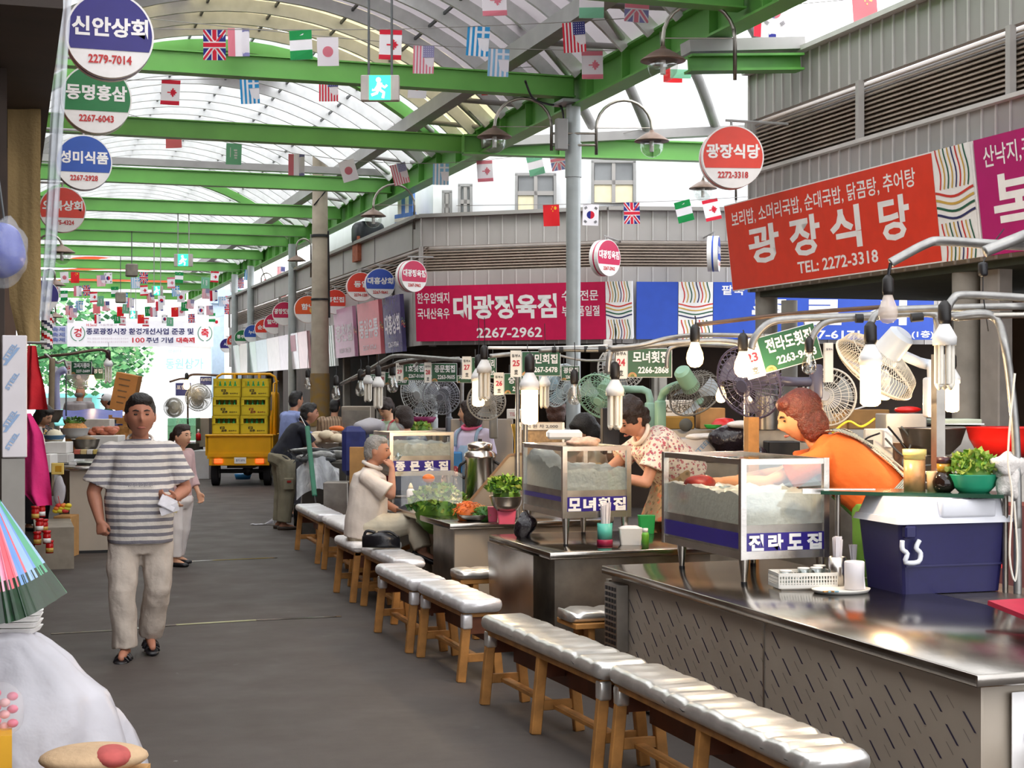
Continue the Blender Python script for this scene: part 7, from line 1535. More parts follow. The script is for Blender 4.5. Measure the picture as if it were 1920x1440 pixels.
# ---- woman in pale green with a red apron
bs = W(736, 735, 18.6); bs.z = 0; Fg = -CAMR * .55 - CAMF * .6
J = dict(pelvis=(0, 0, .86), neck=(0, .06, 1.36), head=(0, .12, 1.50), shR=(.17, .04, 1.3), elR=(.22, .12, 1.06), wrR=(.12, .3, 1.0), shL=(-.17, .04, 1.3), elL=(-.22, .12, 1.06), wrL=(-.1, .3, 1.0), w=dict(sh=.17, ch=.15, wa=.15, hp=.165, dp=.115), **stand(.09, .86))
o, P, q = person('woman in a pale green top and red apron looking down at her work', bs, (Fg.x, Fg.y), J, skin=SKINW, hair='perm', hairm=HAIRD, vox=.011, look=Fg * .9 - UP * .45 + CAMR * .1, top=dict(m=mat('pale_green_top', 'B2CFAA', .85, var=.06), hem=-.12, ease=.02, sleeve=.7), legs=dict(m=MATS['dark_trousers'], ease=.03), shoes=dict(m=BLACK))
b = MB(); RAP = mat('red_apron', 'B0222E', .8, var=.1)
loft(b, [(q['at'](-.45) + q['TF'] * .06, q['S'] * .19, q['TF'] * .1), (q['at'](.3) + q['TF'] * .04, q['S'] * .15, q['TF'] * .105), (q['at'](.62) + q['TF'] * .03, q['S'] * .1, q['TF'] * .105)], RAP)
for s in (-1, 1): b.tube([q['at'](.6) + q['S'] * s * .09 + q['TF'] * .13, q['at'](.9) + q['S'] * s * .1 + q['TF'] * .1, q['at'](1.0) + q['S'] * s * .1, q['at'](.85) + q['S'] * s * .09 - q['TF'] * .125], .013, RAP, n=6, sub=4)
b.build('apron', o)
def sitter(label, px, py, d, F_, hair, hairm, skin, topm, hk=1.0, dn=.25, look=None, seath=.5):
    hcz = W(px, py, d); bs = V((hcz.x, hcz.y, 0)) - V((F_.x, F_.y, 0)).normalized() * .1; H = hcz.z
    J = dict(pelvis=(0, 0, H - .72), neck=(0, .05, H - .14), head=(0, .1, H), shR=(.16, .03, H - .22), elR=(.2, .12, H - .45), wrR=(.1, .32, H - .48), shL=(-.16, .03, H - .22), elL=(-.2, .12, H - .45), wrL=(-.1, .32, H - .48), hipR=(.09, 0, H - .74), knR=(.1, .4, H - .74), anR=(.1, .4, .08), hipL=(-.09, 0, H - .74), knL=(-.1, .4, H - .74), anL=(-.1, .4, .08), w=dict(sh=.165, ch=.15, wa=.15, hp=.165, dp=.115))
    r = person(label, bs, (F_.x, F_.y), J, skin=skin, hair=hair, hairm=hairm, hk=hk, vox=.012, look=look, top=dict(m=topm, hem=-.1, ease=.02, sleeve=.7), legs=dict(m=MATS['dark_trousers'], ease=.02), shoes=dict(m=BLACK))
    sx = W(px, py, d); b = MB(); zz_ = H - .86; b.span((bs.x - .16, bs.y - .16, 0), (bs.x + .16, bs.y + .16, zz_), mat('plastic_stool', '6A4A3A', .5)); one(b, 'stool', 'stool under the ' + label.split(',')[0], 'stool'); return r
sitter('dark haired customer, head bent, behind the third glass case', 757, 786, 15.7, -CAMR * .5 + CAMF * .7, 'short', HAIRD, SKIN, mat('slate_top', '5E6470', .8, var=.1), hk=1.12)
sitter('dark haired woman bent over, behind the smaller glass case', 1097, 806, 13.0, -CAMR * .8 - CAMF * .2, 'bob', HAIRB, SKINW, mat('dull_beige_top', 'A89880', .8, var=.1), hk=1.12, look=-CAMR * .8 - CAMF * .35 - UP * .7)
sitter('brown haired person of whom only the hair shows over the steel cupboard', 1043, 775, 15.0, CAMF, 'perm', mat('warm_brown_hair', '4A2A1C', .45, var=.3, scale=60, bump=.5, bscale=120), SKIN, mat('dull_grey_top', '7A7672', .8, var=.1))
# ---- woman in the denim apron
bs = W(888, 735, 14.45); bs.z = .12; Fn = -CAMR * .5 - CAMF * .85
J = dict(pelvis=(0, 0, .78), neck=(0, .03, 1.24), head=(0, .06, 1.385), shR=(.15, .0, 1.18), elR=(.2, .05, .96), wrR=(.18, .2, .80), shL=(-.15, .0, 1.18), elL=(-.19, .02, .96), wrL=(-.17, .12, .76), w=dict(sh=.155, ch=.145, wa=.145, hp=.16, dp=.11, arm=.9), **stand(.09, .78))
o, P, q = person('woman in a denim apron with a pink collar looking away to the left', bs, (Fn.x, Fn.y), J, skin=SKINW, hair='bob', hairm=HAIRD, vox=.009, hk=1.05, look=-CAMR * .9 + CAMF * .25, top=dict(m=mat('pale_lilac_tee', 'CFC4DA', .85, var=.05), hem=-.1, ease=.018, sleeve=.85, collar=mat('pink_collar', 'E0608A', .8)), legs=dict(m=MATS['dark_trousers'], ease=.03), shoes=dict(m=BLACK))
b = MB(); DEN = mat('denim_apron', '8FA6BC', .85, var=.12, scale=20)
loft(b, [(q['at'](-.4) + q['TF'] * .05, q['S'] * .19, q['TF'] * .1), (q['at'](.25) + q['TF'] * .03, q['S'] * .165, q['TF'] * .115), (q['at'](.68) + q['TF'] * .022, q['S'] * .125, q['TF'] * .112)], DEN)
for s in (-1, 1): b.tube([q['at'](.66) + q['S'] * s * .11 + q['TF'] * .125, q['at'](.9) + q['S'] * s * .11 + q['TF'] * .1, q['at'](1.0) + q['S'] * s * .1, q['at'](.8) + q['S'] * s * .1 - q['TF'] * .125], .016, DEN, n=6, sub=4)
b.build('apron', o, label='pale denim apron')
# ---- woman in the flowered blouse reaching into the smaller case
FLO = pattern('flowered_blouse', 'EADBCB', 'floral', ['C9797E', 'A9868A', 'B84F5E'], scale=22, size=.27)
J = dict(pelvis=(0, -.02, .86), neck=(0, .235, 1.1), head=(0, .335, 1.215), shR=(.17, .2, 1.03), elR=(.17, .42, .86), wrR=(.12, .66, .86), shL=(-.17, .2, 1.03), elL=(-.185, .3, .78), wrL=(-.12, .55, .84), handL=((.1, 1, -.1), (.2, .1, -1)), handR=((.1, 1, -.15), (-.2, .1, -1)), w=dict(sh=.18, ch=.17, wa=.17, hp=.18, dp=.13, arm=1.0), **stand(.1, .86))
o, P, q = person('woman with permed hair in a flowered blouse reaching into the smaller glass case', V((4.42, 9.93, .3)), (-1, -.03), J, skin=mat('skin_rosy', 'CF9478', .55, var=.08, scale=14), hair='perm', hairm=HAIRD, hk=1.1, vox=.0075, look=V((-.8, -.25, -.65)), top=dict(m=FLO, hem=-.3, ease=.03, belly=.01, sleeve=.62, collar=mat('cream_collar', 'EBDCCC', .8)), legs=dict(m=pattern('brown_flowered_skirt', 'A98A66', 'floral', ['C0704E', '7E6A4A'], scale=18, size=.3), ease=.03, skirt=True, hem=.3), shoes=dict(m=WHITE))
b = MB(); flatchain(b, [(P['elR'].lerp(P['wrR'], .35), .05), (P['elR'].lerp(P['wrR'], .7), .044), (P['wrR'] + V((-.03, 0, -.005)), .04), (P['wrR'] + V((-.11, 0, -.02)), .034)], mat('tan_work_glove', 'B59A66', .8, var=.15)); b.build('work_glove', o, label='tan cloth glove')
# ---- woman in the orange shirt
ORA = mat('orange_tee', 'DE6726', .85, var=.06, scale=6, bump=.2, bscale=25); GING = pattern('grey_gingham_strap', 'B9BDB4', 'check', ['5E6A68'], freq=85, rough=.85)
J = dict(pelvis=(0, -.06, .82), neck=(0, .33, 1.145), head=(0, .42, 1.285), shR=(.17, .29, 1.075), elR=(.16, .56, .96), wrR=(.10, .78, .93), shL=(-.17, .27, 1.06), elL=(-.16, .57, .925), wrL=(-.08, .83, .925), handL=((.15, 1, .0), (.3, .0, -1)), handR=((-.1, 1, -.1), (-.4, .1, -1)), w=dict(sh=.185, ch=.17, wa=.165, hp=.175, dp=.125, arm=1.0), **stand(.1, .82))
o, P, q = person('woman with red brown hair in an orange shirt reaching into the large glass case', V((4.48, 7.36, .28)), (-.79, .61), J, skin=mat('skin_golden', 'CC8F66', .55, var=.07, scale=14), hair='bob', hairm=HAIRR, hk=1.2, vox=.007, look=V((-.9, .25, -.36)), top=dict(m=ORA, hem=-.06, ease=.03, belly=.02, sleeve=.62), legs=dict(m=mat('green_trousers', '5E8F3A', .85, var=.1), ease=.04, r=.09), shoes=dict(m=WHITE))
at, S, TF = q['at'], q['S'], q['TF']
b = MB()
def strap(pts, w=.03):
    P3 = smooth_path([V(p) for p in pts], 5); vs = []
    for i, p in enumerate(P3):
        d = (P3[min(i + 1, len(P3) - 1)] - P3[max(i - 1, 0)]).normalized(); n = -(TF); x = d.cross(n).normalized(); vs += [p + x * w, p - x * w, p - x * w + n * .006, p + x * w + n * .006]
    b.add(vs, [(4 * i + k, 4 * i + (k + 1) % 4, 4 * i + 4 + (k + 1) % 4, 4 * i + 4 + k) for i in range(len(P3) - 1) for k in range(4)], GING, False)
def B_(t, s, k=1.0):
    K_ = [(-.3, .178), (0, .186), (.1, .186), (.35, .18), (.68, .168), (.88, .146), (1.1, .09)]
    for (a, x), (c, y) in zip(K_, K_[1:]):
        if a <= t <= c: return at(t) + S * s - TF * ((x + (y - x) * (t - a) / (c - a)) * (1 - .22 * (s / .2) ** 2) * (k if k > 1.1 else 1))

strap([at(.98) - S * .1 - TF * .085, B_(.86, -.1, .93), B_(.6, -.02), B_(.3, .06, 1.08), B_(.02, .12, 1.02)]); strap([at(.98) + S * .1 - TF * .085, B_(.86, .1, .93), B_(.6, .0), B_(.3, -.07, 1.08), B_(.02, -.13, 1.0)])
strap([at(.02) - S * .19 + TF * .1, at(.01) - S * .215, B_(.0, -.15, .98), B_(.0, 0, 1.1), B_(.0, .15, .98), at(.01) + S * .215], .024)
loft(b, [(at(-.75) + TF * .08 - UP * .0, S * .2, TF * .12), (at(.05) + TF * .05, S * .2, TF * .14), (at(.5) + TF * .045, S * .13, TF * .135)], mat('green_apron', '4E8A34', .8, var=.1))
b.tube([B_(.02, .0, 1.15), B_(-.1, .05, 1.4), B_(-.2, .1, 1.3)], .012, GING, n=6); b.build('apron', o, label='green apron with grey gingham straps crossed on the back')
# ---- seated man in the white shirt drinking
J = dict(pelvis=(0, 0, .58), neck=(0, .05, 1.075), head=(0, .1, 1.215), shR=(.17, .03, 1.0), elR=(.2, .24, .86), wrR=(.1, .235, 1.075), shL=(-.17, .03, 1.0), elL=(-.2, .12, .78), wrL=(-.06, .3, .7), handR=((-.55, -.25, .75), (-.5, -.8, -.2)), handL=((.3, 1, .0), (.4, 0, -1)), hipR=(.09, .02, .575), knR=(.13, .42, .63), anR=(.2, .50, .42), hipL=(-.09, .02, .575), knL=(-.12, .42, .6), anL=(-.12, .48, .1), ftR=(.3, .95, -.35), w=dict(sh=.175, ch=.16, wa=.165, hp=.165, dp=.12, arm=.92))
Fs = CAMR * .95 - CAMF * .12 + CAMF * .1
o, P, q = person('grey haired man in a white shirt seated on the low bench, drinking', V((2.79, 12.52, 0)), (Fs.x, Fs.y), J, skin=mat('skin_weathered', 'B47F66', .55, var=.09, scale=14), hair='grey', hairm=HAIRG, hk=1.03, vox=.0075, look=CAMR * .95 + CAMF * .02 - UP * .1 - CAMF * .1, top=dict(m=mat('white_thin_shirt', 'DCCFC4', .85, var=.05, scale=6, bump=.2, bscale=18), hem=-.16, ease=.035, belly=.015, sleeve=.85, collar=mat('white_collar', 'DDD2C8', .8)), legs=dict(m=mat('cream_trousers', 'D6CBB4', .85, var=.06, bump=.2, bscale=20), ease=.035, r=.08), shoes=dict(m=mat('black_shoe', '121116', .35)), hands=(.9, .4))
c = P['wrR'] + q['S'] * -.05 + q['F'] * -.0 + UP * .07; b = MB(); b.lathe([(.02, 0), (.026, .055), (.024, .055), (.018, .004), (0, .004)], GLS, c + q['F'] * .03, n=14, M=Matrix.Rotation(.6, 4, 'Y')); one(b, 'drinking_glass', 'small glass at the lips of the seated man in white', 'glass')
b = MB(); c = W(716, 1008, 12.0); c.z = .49; loft(b, [(c - CAMR * .15 + UP * .05, CAMF * .04, UP * .045), (c + UP * .065, CAMF * .06, UP * .065), (c + CAMR * .14 + UP * .04, CAMF * .045, UP * .04)], mat('black_leather_bag', '14141A', .3, var=.15, bump=.2, bscale=30), n=18, e=3)
o = tag(b.build('handbag'), 'shiny black leather bag lying on the short bench beside the seated man', 'bag'); b = MB(); b.tube([c + CAMR * -.14 + UP * .07, c + CAMR * -.12 + UP * .13, c + CAMR * -.05 + UP * .12], .012, BLACK, n=8, sub=4); b.tube([c + CAMR * -.03 + UP * .12, c + CAMR * .06 + UP * .125, c + CAMR * .13 + UP * .08], .01, BLACK, n=8, sub=4); b.build('strap', o)
# ---- people at the left stalls
bs = W(68, 735, 19.0); bs.z = 0; Fl = CAMR * .8 - CAMF * .5
J = dict(pelvis=(0, 0, .78), neck=(0, .08, 1.27), head=(0, .14, 1.41), shR=(.16, .05, 1.2), elR=(.2, .14, .98), wrR=(.12, .34, .92), shL=(-.16, .05, 1.2), elL=(-.2, .14, .98), wrL=(-.1, .34, .92), w=dict(sh=.165, ch=.15, wa=.15, hp=.165, dp=.115), **stand(.09, .8))
person('woman in a black flowered blouse bending over the left stall', bs, (Fl.x, Fl.y), J, skin=SKINW, hair='bob', hairm=HAIRB, vox=.012, hk=1.1, look=CAMR * .75 - CAMF * .3 - UP * .45, top=dict(m=pattern('black_flowered_blouse', '1C1A1C', 'floral', ['C8A24E', 'C0603A', 'D8D0C0'], scale=16, size=.24), hem=-.12, ease=.02, sleeve=1.4), legs=dict(m=MATS['dark_trousers'], ease=.03), shoes=dict(m=BLACK))
bs = W(147, 735, 27); bs.z = .08
J = dict(pelvis=(0, 0, .92), neck=(0, .03, 1.46), head=(0, .06, 1.60), shR=(.22, .02, 1.38), elR=(.28, .04, 1.1), wrR=(.24, .2, .95), shL=(-.22, .02, 1.38), elL=(-.28, .04, 1.1), wrL=(-.24, .2, .95), w=dict(sh=.225, ch=.21, wa=.2, hp=.19, dp=.14, arm=1.1), **stand(.1, .92))
person('bald man in a grey tee seen from behind at the left stall', bs, (CAMF.x + .35, CAMF.y), J, skin=SKIN, hair='bald', hairm=HAIRG, vox=.013, hk=1.05, top=dict(m=mat('grey_tee', '9C9698', .85, var=.05), hem=-.1, ease=.03, sleeve=.7), legs=dict(m=MATS['dark_trousers'], ease=.03), shoes=dict(m=BLACK))
bs = W(206, 735, 28); bs.z = 0; Fc = -CAMR * .9 - CAMF * .2
J = dict(pelvis=(0, 0, .86), neck=(0, .03, 1.4), head=(0, .06, 1.54), shR=(.2, .02, 1.32), elR=(.26, .0, 1.06), wrR=(.22, -.1, 1.2), shL=(-.2, .02, 1.32), elL=(-.25, .1, 1.1), wrL=(-.2, .25, 1.05), w=dict(sh=.19, ch=.17, wa=.165, hp=.17, dp=.12), **stand(.1, .88))
o, P, q = person('man in a white cap and dark green shirt facing left by the tall carton', bs, (Fc.x, Fc.y), J, skin=SKIND, vox=.013, top=dict(m=mat('dark_green_shirt', '1E4A3A', .85, var=.08), hem=-.1, ease=.025, sleeve=.8), legs=dict(m=MATS['dark_trousers'], ease=.03), shoes=dict(m=BLACK))
b = MB(); hc, hU, hF, hS = q['hc'], q['hU'], q['hF'], q['hS']; b.ell(hc + hU * .045 - hF * .008, (.094, .105, .095), paint('DAD8DA', .7), rot=q['rot']); b.ell(hc + hU * .045 + hF * .1, (.07, .07, .012), paint('DAD8DA', .7), rot=q['rot']); b.build('cap', o, label='white cap')
# ================================================================= left stalls, street end, yellow truck, fish stall
def cloth(name, label, cat, pts, d, m, amp=.03, fold=9, nu=22, nv=16, dd=0):
    """hanging cloth: rows of (left px, right px, y) from top to bottom"""
    def f(u, v):
        t = v * (len(pts) - 1); i = min(int(t), len(pts) - 2); q = t - i; a, c = pts[i], pts[i + 1]
        l, r, y = (a[k] * (1 - q) + c[k] * q for k in range(3)); p = W(l + (r - l) * u, y, d + dd * v)
        return p + CAMF * amp * (math.sin(u * fold + v * 2.2) + .6 * noise.noise(V((u * 4, v * 3, d)))) * (.3 + .7 * v)
    b = MB(); b.grid(f, nu, nv, m); g = lambda u, v: f(u, v) + CAMF * .012; b.grid(g, nu, nv, m)
    return one(b, name, label, cat)
o = thing('clad_post', 'steel clad post with blue printed film at the left edge', 'post', W(25, 735, 7) * 0 + V((W(25, 735, 7).x, W(25, 735, 7).y, 0)))
p = o.location; b = MB(); b.box((p.x, p.y, .7), (.1, .1, 1.4), mat('grey_post', '8A857E', .5, var=.1)); b.build('lower_post', o)
b = MB(); b.box((p.x + .005, p.y, 1.68), (.108, .108, .55), mat('white_protective_film', 'C9C2C4', .4, .2, var=.04), bev=.004)
b.M = basis(V((1, 0, 0)), UP, V((0, -1, 0)), (p.x, p.y - .055, 1.68)); BLF = paint('86A0C2', .5)
for k, z in enumerate((.2, .07, -.1, -.2)): b.text('STEEL', BLF, Matrix.Translation((-.015 + .01 * (k % 2), z, 0)) @ Matrix.Rotation(1.0, 4, 'Z'), w=.09, h=.022, z=.003, bold=.04); b.add([(-.045, z - .06, .002), (-.03, z - .06, .002), (.03, z + .02, .002), (.015, z + .02, .002)], [(0, 1, 2, 3)], BLF, False) if k % 2 == 0 else None
b.M = None; b.build('film_cladding', o, label='white film with blue print')
b = MB(); q = W(-8, 760, 7.3); b.box((q.x, q.y, 1.2), (.08, .3, 2.4), DARKB); b.box((q.x, q.y, 3.6), (.1, .3, 2.2), mat('dark_eave_board', '33261E', .8, var=.2)); one(b, 'gap_shade_board', 'dark board standing for the black gap behind the clad post', 'board')  # lower dark board paints the shade of a gap; upper box is eave
TANC = mat('tan_canvas', '9C8256', .9, var=.08, scale=3, bump=.2, bscale=60)
cloth('canvas_curtain', 'tan canvas curtain hanging at the left edge above the clad post', 'curtain', [(14, 76, 188), (14, 75, 400), (15, 76, 560), (34, 72, 640)], 8.2, TANC, .02, 5)
cloth('plastic_curtain', 'strip of clear plastic curtain beside the tan canvas', 'curtain', [(108, 134, -25), (92, 116, 250), (80, 104, 480), (72, 92, 600)], 7.9, mat('clear_curtain', 'DDE3EC', .15, var=.1, trans=.55), .02, 14, 10, 12)
cloth('red_garment', 'red garment hanging below the tan canvas', 'clothing', [(52, 66, 648), (48, 72, 690), (44, 84, 735), (43, 91, 768)], 9.2, mat('red_cloth', 'B50F1E', .8, var=.12, bump=.2), .03, 8)
cloth('pink_garment', 'deep pink garment hanging under the red one', 'clothing', [(44, 56, 775), (43, 78, 815), (42, 86, 870), (42, 94, 925), (62, 96, 948)], 8.9, mat('deep_pink_cloth', 'C01A66', .8, var=.1, bump=.2), .035, 7)
cloth('white_garment', 'white sleeve showing between the pink garment and the boxes', 'clothing', [(62, 78, 800), (66, 84, 830), (70, 80, 850)], 9.6, TOW, .02, 5, 10, 8)
c = W(8, 470, 5.6); b = MB(); b.ell(c, (.075, .07, .1), mat('royal_blue_plastic', '25369A', .25, var=.1), n=22, k=14, nz=.12, nf=14); o = tag(b.build('hanging_basin'), 'royal blue bundle in a clear bag hanging at the left edge', 'bundle'); b = MB(); b.ell(c - UP * .01, (.085, .08, .125), CLEARBAG, n=22, k=14, nz=.22, seed=4, nf=16); b.tube([c + UP * .11, c + UP * .5 + V((-.05, 0, 0)), V((c.x - .06, c.y, 3.3))], .004, PUR, n=5); b.build('clear_bag', o)
b = MB(); q = W(88, 642, 9.3); b.cyl((.0, q.y, q.z), q, .012, PIPE, n=8); one(b, 'garment_rail', 'short rail from which the red garment hangs', 'rail')
# folded parasol skirt with a pleated hem
ap = W(-30, 895, 5.3); PCOL = [mat('parasol_' + c_, c_, .25, var=.05) for c_ in ('4FA07A', '8FB0DE', '6C93D0', 'D8606C', 'E08AA0', 'C24A58', '2E7F55', 'E29AAE', 'D2566A', 'E6B0C0')]; PDK = mat('dark_green_pleats', '0C2C15', .3, var=.3, scale=30)
def par(u, v):
    x = 126 - 210 * u; y = 1112 + 62 * math.sin(u * 2.4) - 8 * u; e = W(x, y, 5.25 - .5 * math.sin(u * 3.14)); p = ap.lerp(e, v)
    return p - CAMF * .03 * v * abs(math.sin(u * 34))
b = MB(); nu, nv = 60, 14
G = [[par(i / nu, .08 + .92 * j / nv) for i in range(nu + 1)] for j in range(nv + 1)]
for i in range(nu):
    for j in range(nv):
        m = PDK if j >= 10 + (i % 2) else PCOL[(i * 10 // nu + (1 if i % 6 == 0 else 0)) % 10]
        if j < 2: m = PCOL[6]
        b.add([G[j][i], G[j][i + 1], G[j + 1][i + 1], G[j + 1][i]], [(0, 1, 2, 3)], m)
o = tag(b.build('folded_parasol'), 'striped pink red and blue parasol skirt with dark green pleated hem at the left edge', 'parasol')
b = MB(); b.grid(lambda u, v: par(-.03 + .05 * u, .06 + .94 * v) - CAMF * .015, 4, 14, mat('glittery_green_film', '5FB07F', .15, .3, var=.35, scale=60)); b.build('glitter_edge', o)
# foam trays, big white bag, round cushion, small bags
for i in range(4):
    c = W(26 + 2 * i, 1184 - i * 11, 5.5); b = MB(Matrix.Translation(c) @ Matrix.Rotation(-YAW + .1 * i, 4, 'Z')); taper(b, .16, .12, 0, .18, .14, .018, WHITE, r=.02); one(b, 'foam_tray', '%s white foam tray in the stack on the white bag' % ('lowest', 'second lowest', 'third', 'topmost')[i], 'tray', 'stack of foam trays')
cb = W(-12, 1300, 5.45); prof = [(1186, 8), (1190, 72), (1212, 100), (1240, 134), (1272, 160), (1305, 205), (1345, 224), (1400, 232), (1470, 240), (1640, 235)]
def bagr(u, v):
    t = v * (len(prof) - 1); i = min(int(t), len(prof) - 2); q = t - i; y = prof[i][0] * (1 - q) + prof[i + 1][0] * q; r = (prof[i][1] * (1 - q) + prof[i + 1][1] * q + 12) / FPX * 5.45
    a = u * 6.2832; n_ = noise.noise(V((math.cos(a) * 2.2, math.sin(a) * 2.2, v * 2.5))) * .16 + abs(math.sin(a * 4.5 + v * 4 + 2 * noise.noise(V((v * 3, a, 0))))) * .2 * v + noise.noise(V((math.cos(a) * 6, math.sin(a) * 6, v * 5))) * .09
    rr = r * (.93 + n_ * (.4 + .4 * v)) ; z = CAMH - (y - HY) / FPX * 5.45
    return V((cb.x + rr * math.cos(a), cb.y + rr * math.sin(a) * .62, z + .012 * noise.noise(V((a * 2, v * 9, 3)))))
b = MB(); b.grid(bagr, 72, 40, BAG, closeu=True); one(b, 'plastic_sack', 'large crumpled white plastic sack at the lower left', 'sack')
c = W(175, 1420, 4.75); b = MB(); b.ell(c, (.165, .12, .042), mat('beige_padded_cloth', 'B89A78', .85, var=.12, scale=9, bump=.2, bscale=50), n=30, k=14, nz=.05, seed=2); o = tag(b.build('round_cushion'), 'round beige cushion with a red patch at the bottom left', 'cushion')
b = MB(); b.ell(c + CAMR * .065 - CAMF * .035 + UP * .012, (.06, .08, .033), mat('faded_red_patch', 'B0504C', .85, var=.2, scale=20), n=18, k=10); b.build('red_patch', o)
b = MB(); b.box((c.x, c.y, (c.z - .045) / 2), (.3, .22, c.z - .045), CARD, rz=-YAW); one(b, 'cardboard_box', 'carton under the round beige cushion', 'box')
c = W(8, 1330, 5.0); b = MB(); b.ell(c, (.055, .05, .085), CLEARBAG, n=18, k=12, nz=.3, seed=6, nf=14); o = tag(b.build('sweet_bag'), 'clear bag of pink sweets at the lower left edge', 'bag'); b = MB()
for k in range(9): b.ell(c + V((.03 * math.sin(k * 2.1), .02 * math.cos(k * 1.7), -.06 + .014 * k)), (.018, .016, .014), PINK if k % 3 else paint('E8A8A8'))
b.build('sweets', o)
b = MB(); q = W(4, 1408, 4.95); b.box((q.x, q.y, (q.z + .06) / 2), (.06, .12, q.z + .06), mat('yellow_crate', 'D9A01E', .5, var=.05)); one(b, 'yellow_crate', 'yellow crate edge at the bottom left corner', 'crate')
# goods stacked along the left side
b = MB(); q = W(75, 735, 15.5); b.box((q.x + .12, q.y - .2, .2), (.36, 1.1, .4), mat('grey_display_stand', '8E8578', .7, var=.15)); one(b, 'display_stand', 'low grey stand under the red jars on the left', 'stand')
RJ = mat('red_jar_lacquer', 'C01418', .25, var=.08)
for i, (px, py) in enumerate(((66, 962), (74, 985), (83, 986), (88, 1008), (93, 1026), (78, 958), (70, 1010))):
    c = W(px, py, 14.2 + .3 * (i % 3)); r = .035; b = MB(); b.lathe([(r, -.055), (r, .03), (r * .8, .04), (r * 1.05, .045), (r * 1.05, .065), (0, .066)], RJ, c, n=16); b.lathe([(r * 1.01, -.045), (r * 1.01, -.005)], SIGNW if i % 2 else mat('gold_label', 'C9A24A', .4), c, n=16); one(b, 'red_jar', 'red lidded jar, %s from the left in the jar pile' % ORD[i], 'jar', 'red jars on the left stand')
def lbox(px0, px1, py0, py1, d, dep, m, name, label, cat='box', ex=None, rz=0): return boxt(name, label, cat, px0, px1, py0, py1, d, dep, m, extra=ex, rz=rz)
lbox(100, 133, 968, 1046, 15.9, .3, CARD, 'cardboard_box', 'brown cardboard box standing on the alley floor at the left', ex=lambda b, w, h: b.box((0, h * .42, .003), (w, .012, .004), SIGNW))
lbox(98, 116, 990, 1050, 15.55, .06, mat('yellow_card', 'D9B81E', .6, var=.06), 'yellow_packet', 'yellow card packet leaning on the brown cardboard box', 'packet', ex=lambda b, w, h: b.box((0, h * .15, .002), (w * .7, .01, .003), paint('7A6A1A')), rz=.05)
lbox(126, 148, 898, 938, 16.6, .15, mat('green_drink_carton', 'A9BE90', .5, var=.15, scale=20), 'drink_carton', 'upper pale green drink carton', ex=lambda b, w, h: b.box((0, 0, .003), (w * .4, h * .5, .004), paint('4E8A4E')))
lbox(128, 146, 939, 977, 16.65, .15, MATS['green_drink_carton'], 'drink_carton', 'lower pale green drink carton', ex=lambda b, w, h: b.box((0, h * .1, .003), (w * .5, h * .4, .004), paint('C8A84A')))
b = MB(); rg = random.Random(4)
for k in range(9): b.ell(W(104 + 3 * k, 958 - 5 * (k % 3), 15.8), (.035, .03, .025), [paint('E0C52A'), paint('E07A2A'), paint('D23A3A'), paint('D8D84A')][k % 4], nz=.2, seed=k, nf=20)
one(b, 'snack_pile', 'pile of bright snack packets on the brown cardboard box', 'snacks', kind='stuff')
b = MB(); b.ell(W(111, 920, 15.9), (.06, .04, .16), BAG, n=18, k=12, nz=.2, seed=3, nf=12); o = one(b, 'plastic_bag', 'white plastic bag with a red stripe above the snack packets', 'bag'); b = MB(); b.beam(W(109, 930, 15.65), W(113, 948, 15.65), .012, .004, RJ); b.build('stripe', o)
lbox(96, 119, 868, 890, 15.7, .02, paint('E2C46A'), 'price_card', 'tilted yellow price card above the white plastic bag', 'sign', rz=.15, ex=lambda b, w, h: b.box((0, 0, .002), (w * .7, h * .5, .003), paint('C9962A')))
lbox(128, 143, 867, 890, 16.6, .02, SIGNW, 'price_card', 'white price card right of the tilted yellow one', 'sign')
c = W(155, 960, 17.4); b = MB(); b.lathe([(.06, 0), (.066, .18)], mat('raspberry_jug', 'B3204A', .4, var=.05), c, n=20); o = tag(b.build('drink_cooler'), 'raspberry red drink cooler with a white lid on the floor at the left', 'cooler'); b = MB(); b.lathe([(.068, .18), (.068, .25), (.05, .27), (0, .272)], WHITE, c, n=20); b.tube([c + CAMR * .068 + UP * .22, c + CAMR * .09 + UP * .15, c + CAMR * .068 + UP * .12], .008, WHITE, n=6); b.build('lid', o)
lc = counter('long steel counter of the left stalls, half hidden by the striped shirted man', .55, 1.12, 16.8, 20.5, h=.92)
for px0, px1, py0, py1, d, m, lab in ((82, 125, 829, 850, 16.6, WHITE, 'upper white foam box on the left stall'), (84, 127, 851, 868, 16.55, WHITE, 'lower white foam box on the left stall'), (79, 95, 852, 886, 16.0, WHITE, 'white carton left of the foam boxes'), (158, 206, 786, 846, 20.3, mat('offwhite_box', 'D8CFC6', .6), 'long white box behind the orange heaped basin')):
    lbox(px0, px1, py0, py1, d, .25, m, 'foam_box', lab)
def lbowl(px, py, d, r, h, m, label, fill=None, fh=.08, fm=None):
    c = W(px, py, d); o = bowl(c, r, h, m, label, 'basin')
    if fill: b = MB(); b.ell(c + UP * (h - .02), (r * .86, r * .86, fh), fm, n=22, k=10, nz=.1, seed=px, nf=16); one(b, fill[0], fill[1], 'food', kind='stuff')
    return c
lbowl(161, 846, 17.0, .15, .13, STEELD, 'deep steel basin of brown paste on the left stall', ('paste', 'brown paste in the deep steel basin'), .06, mat('brown_paste', '7A5A2A', .5, var=.2, scale=20))
c = lbowl(140, 822, 18.2, .17, .12, WHITE, 'white basin heaped with orange salad on the left stall', ('orange_salad', 'orange salad heaped in the white basin'), .1, mat('orange_salad', 'C98A4A', .6, var=.25, scale=40))
b = MB(); leafpile(b, c + UP * .18, .1, .06, [LF[0], LF[3]], 60, 5, .04); one(b, 'greens', 'green garnish on top of the orange salad', 'vegetables', kind='stuff')
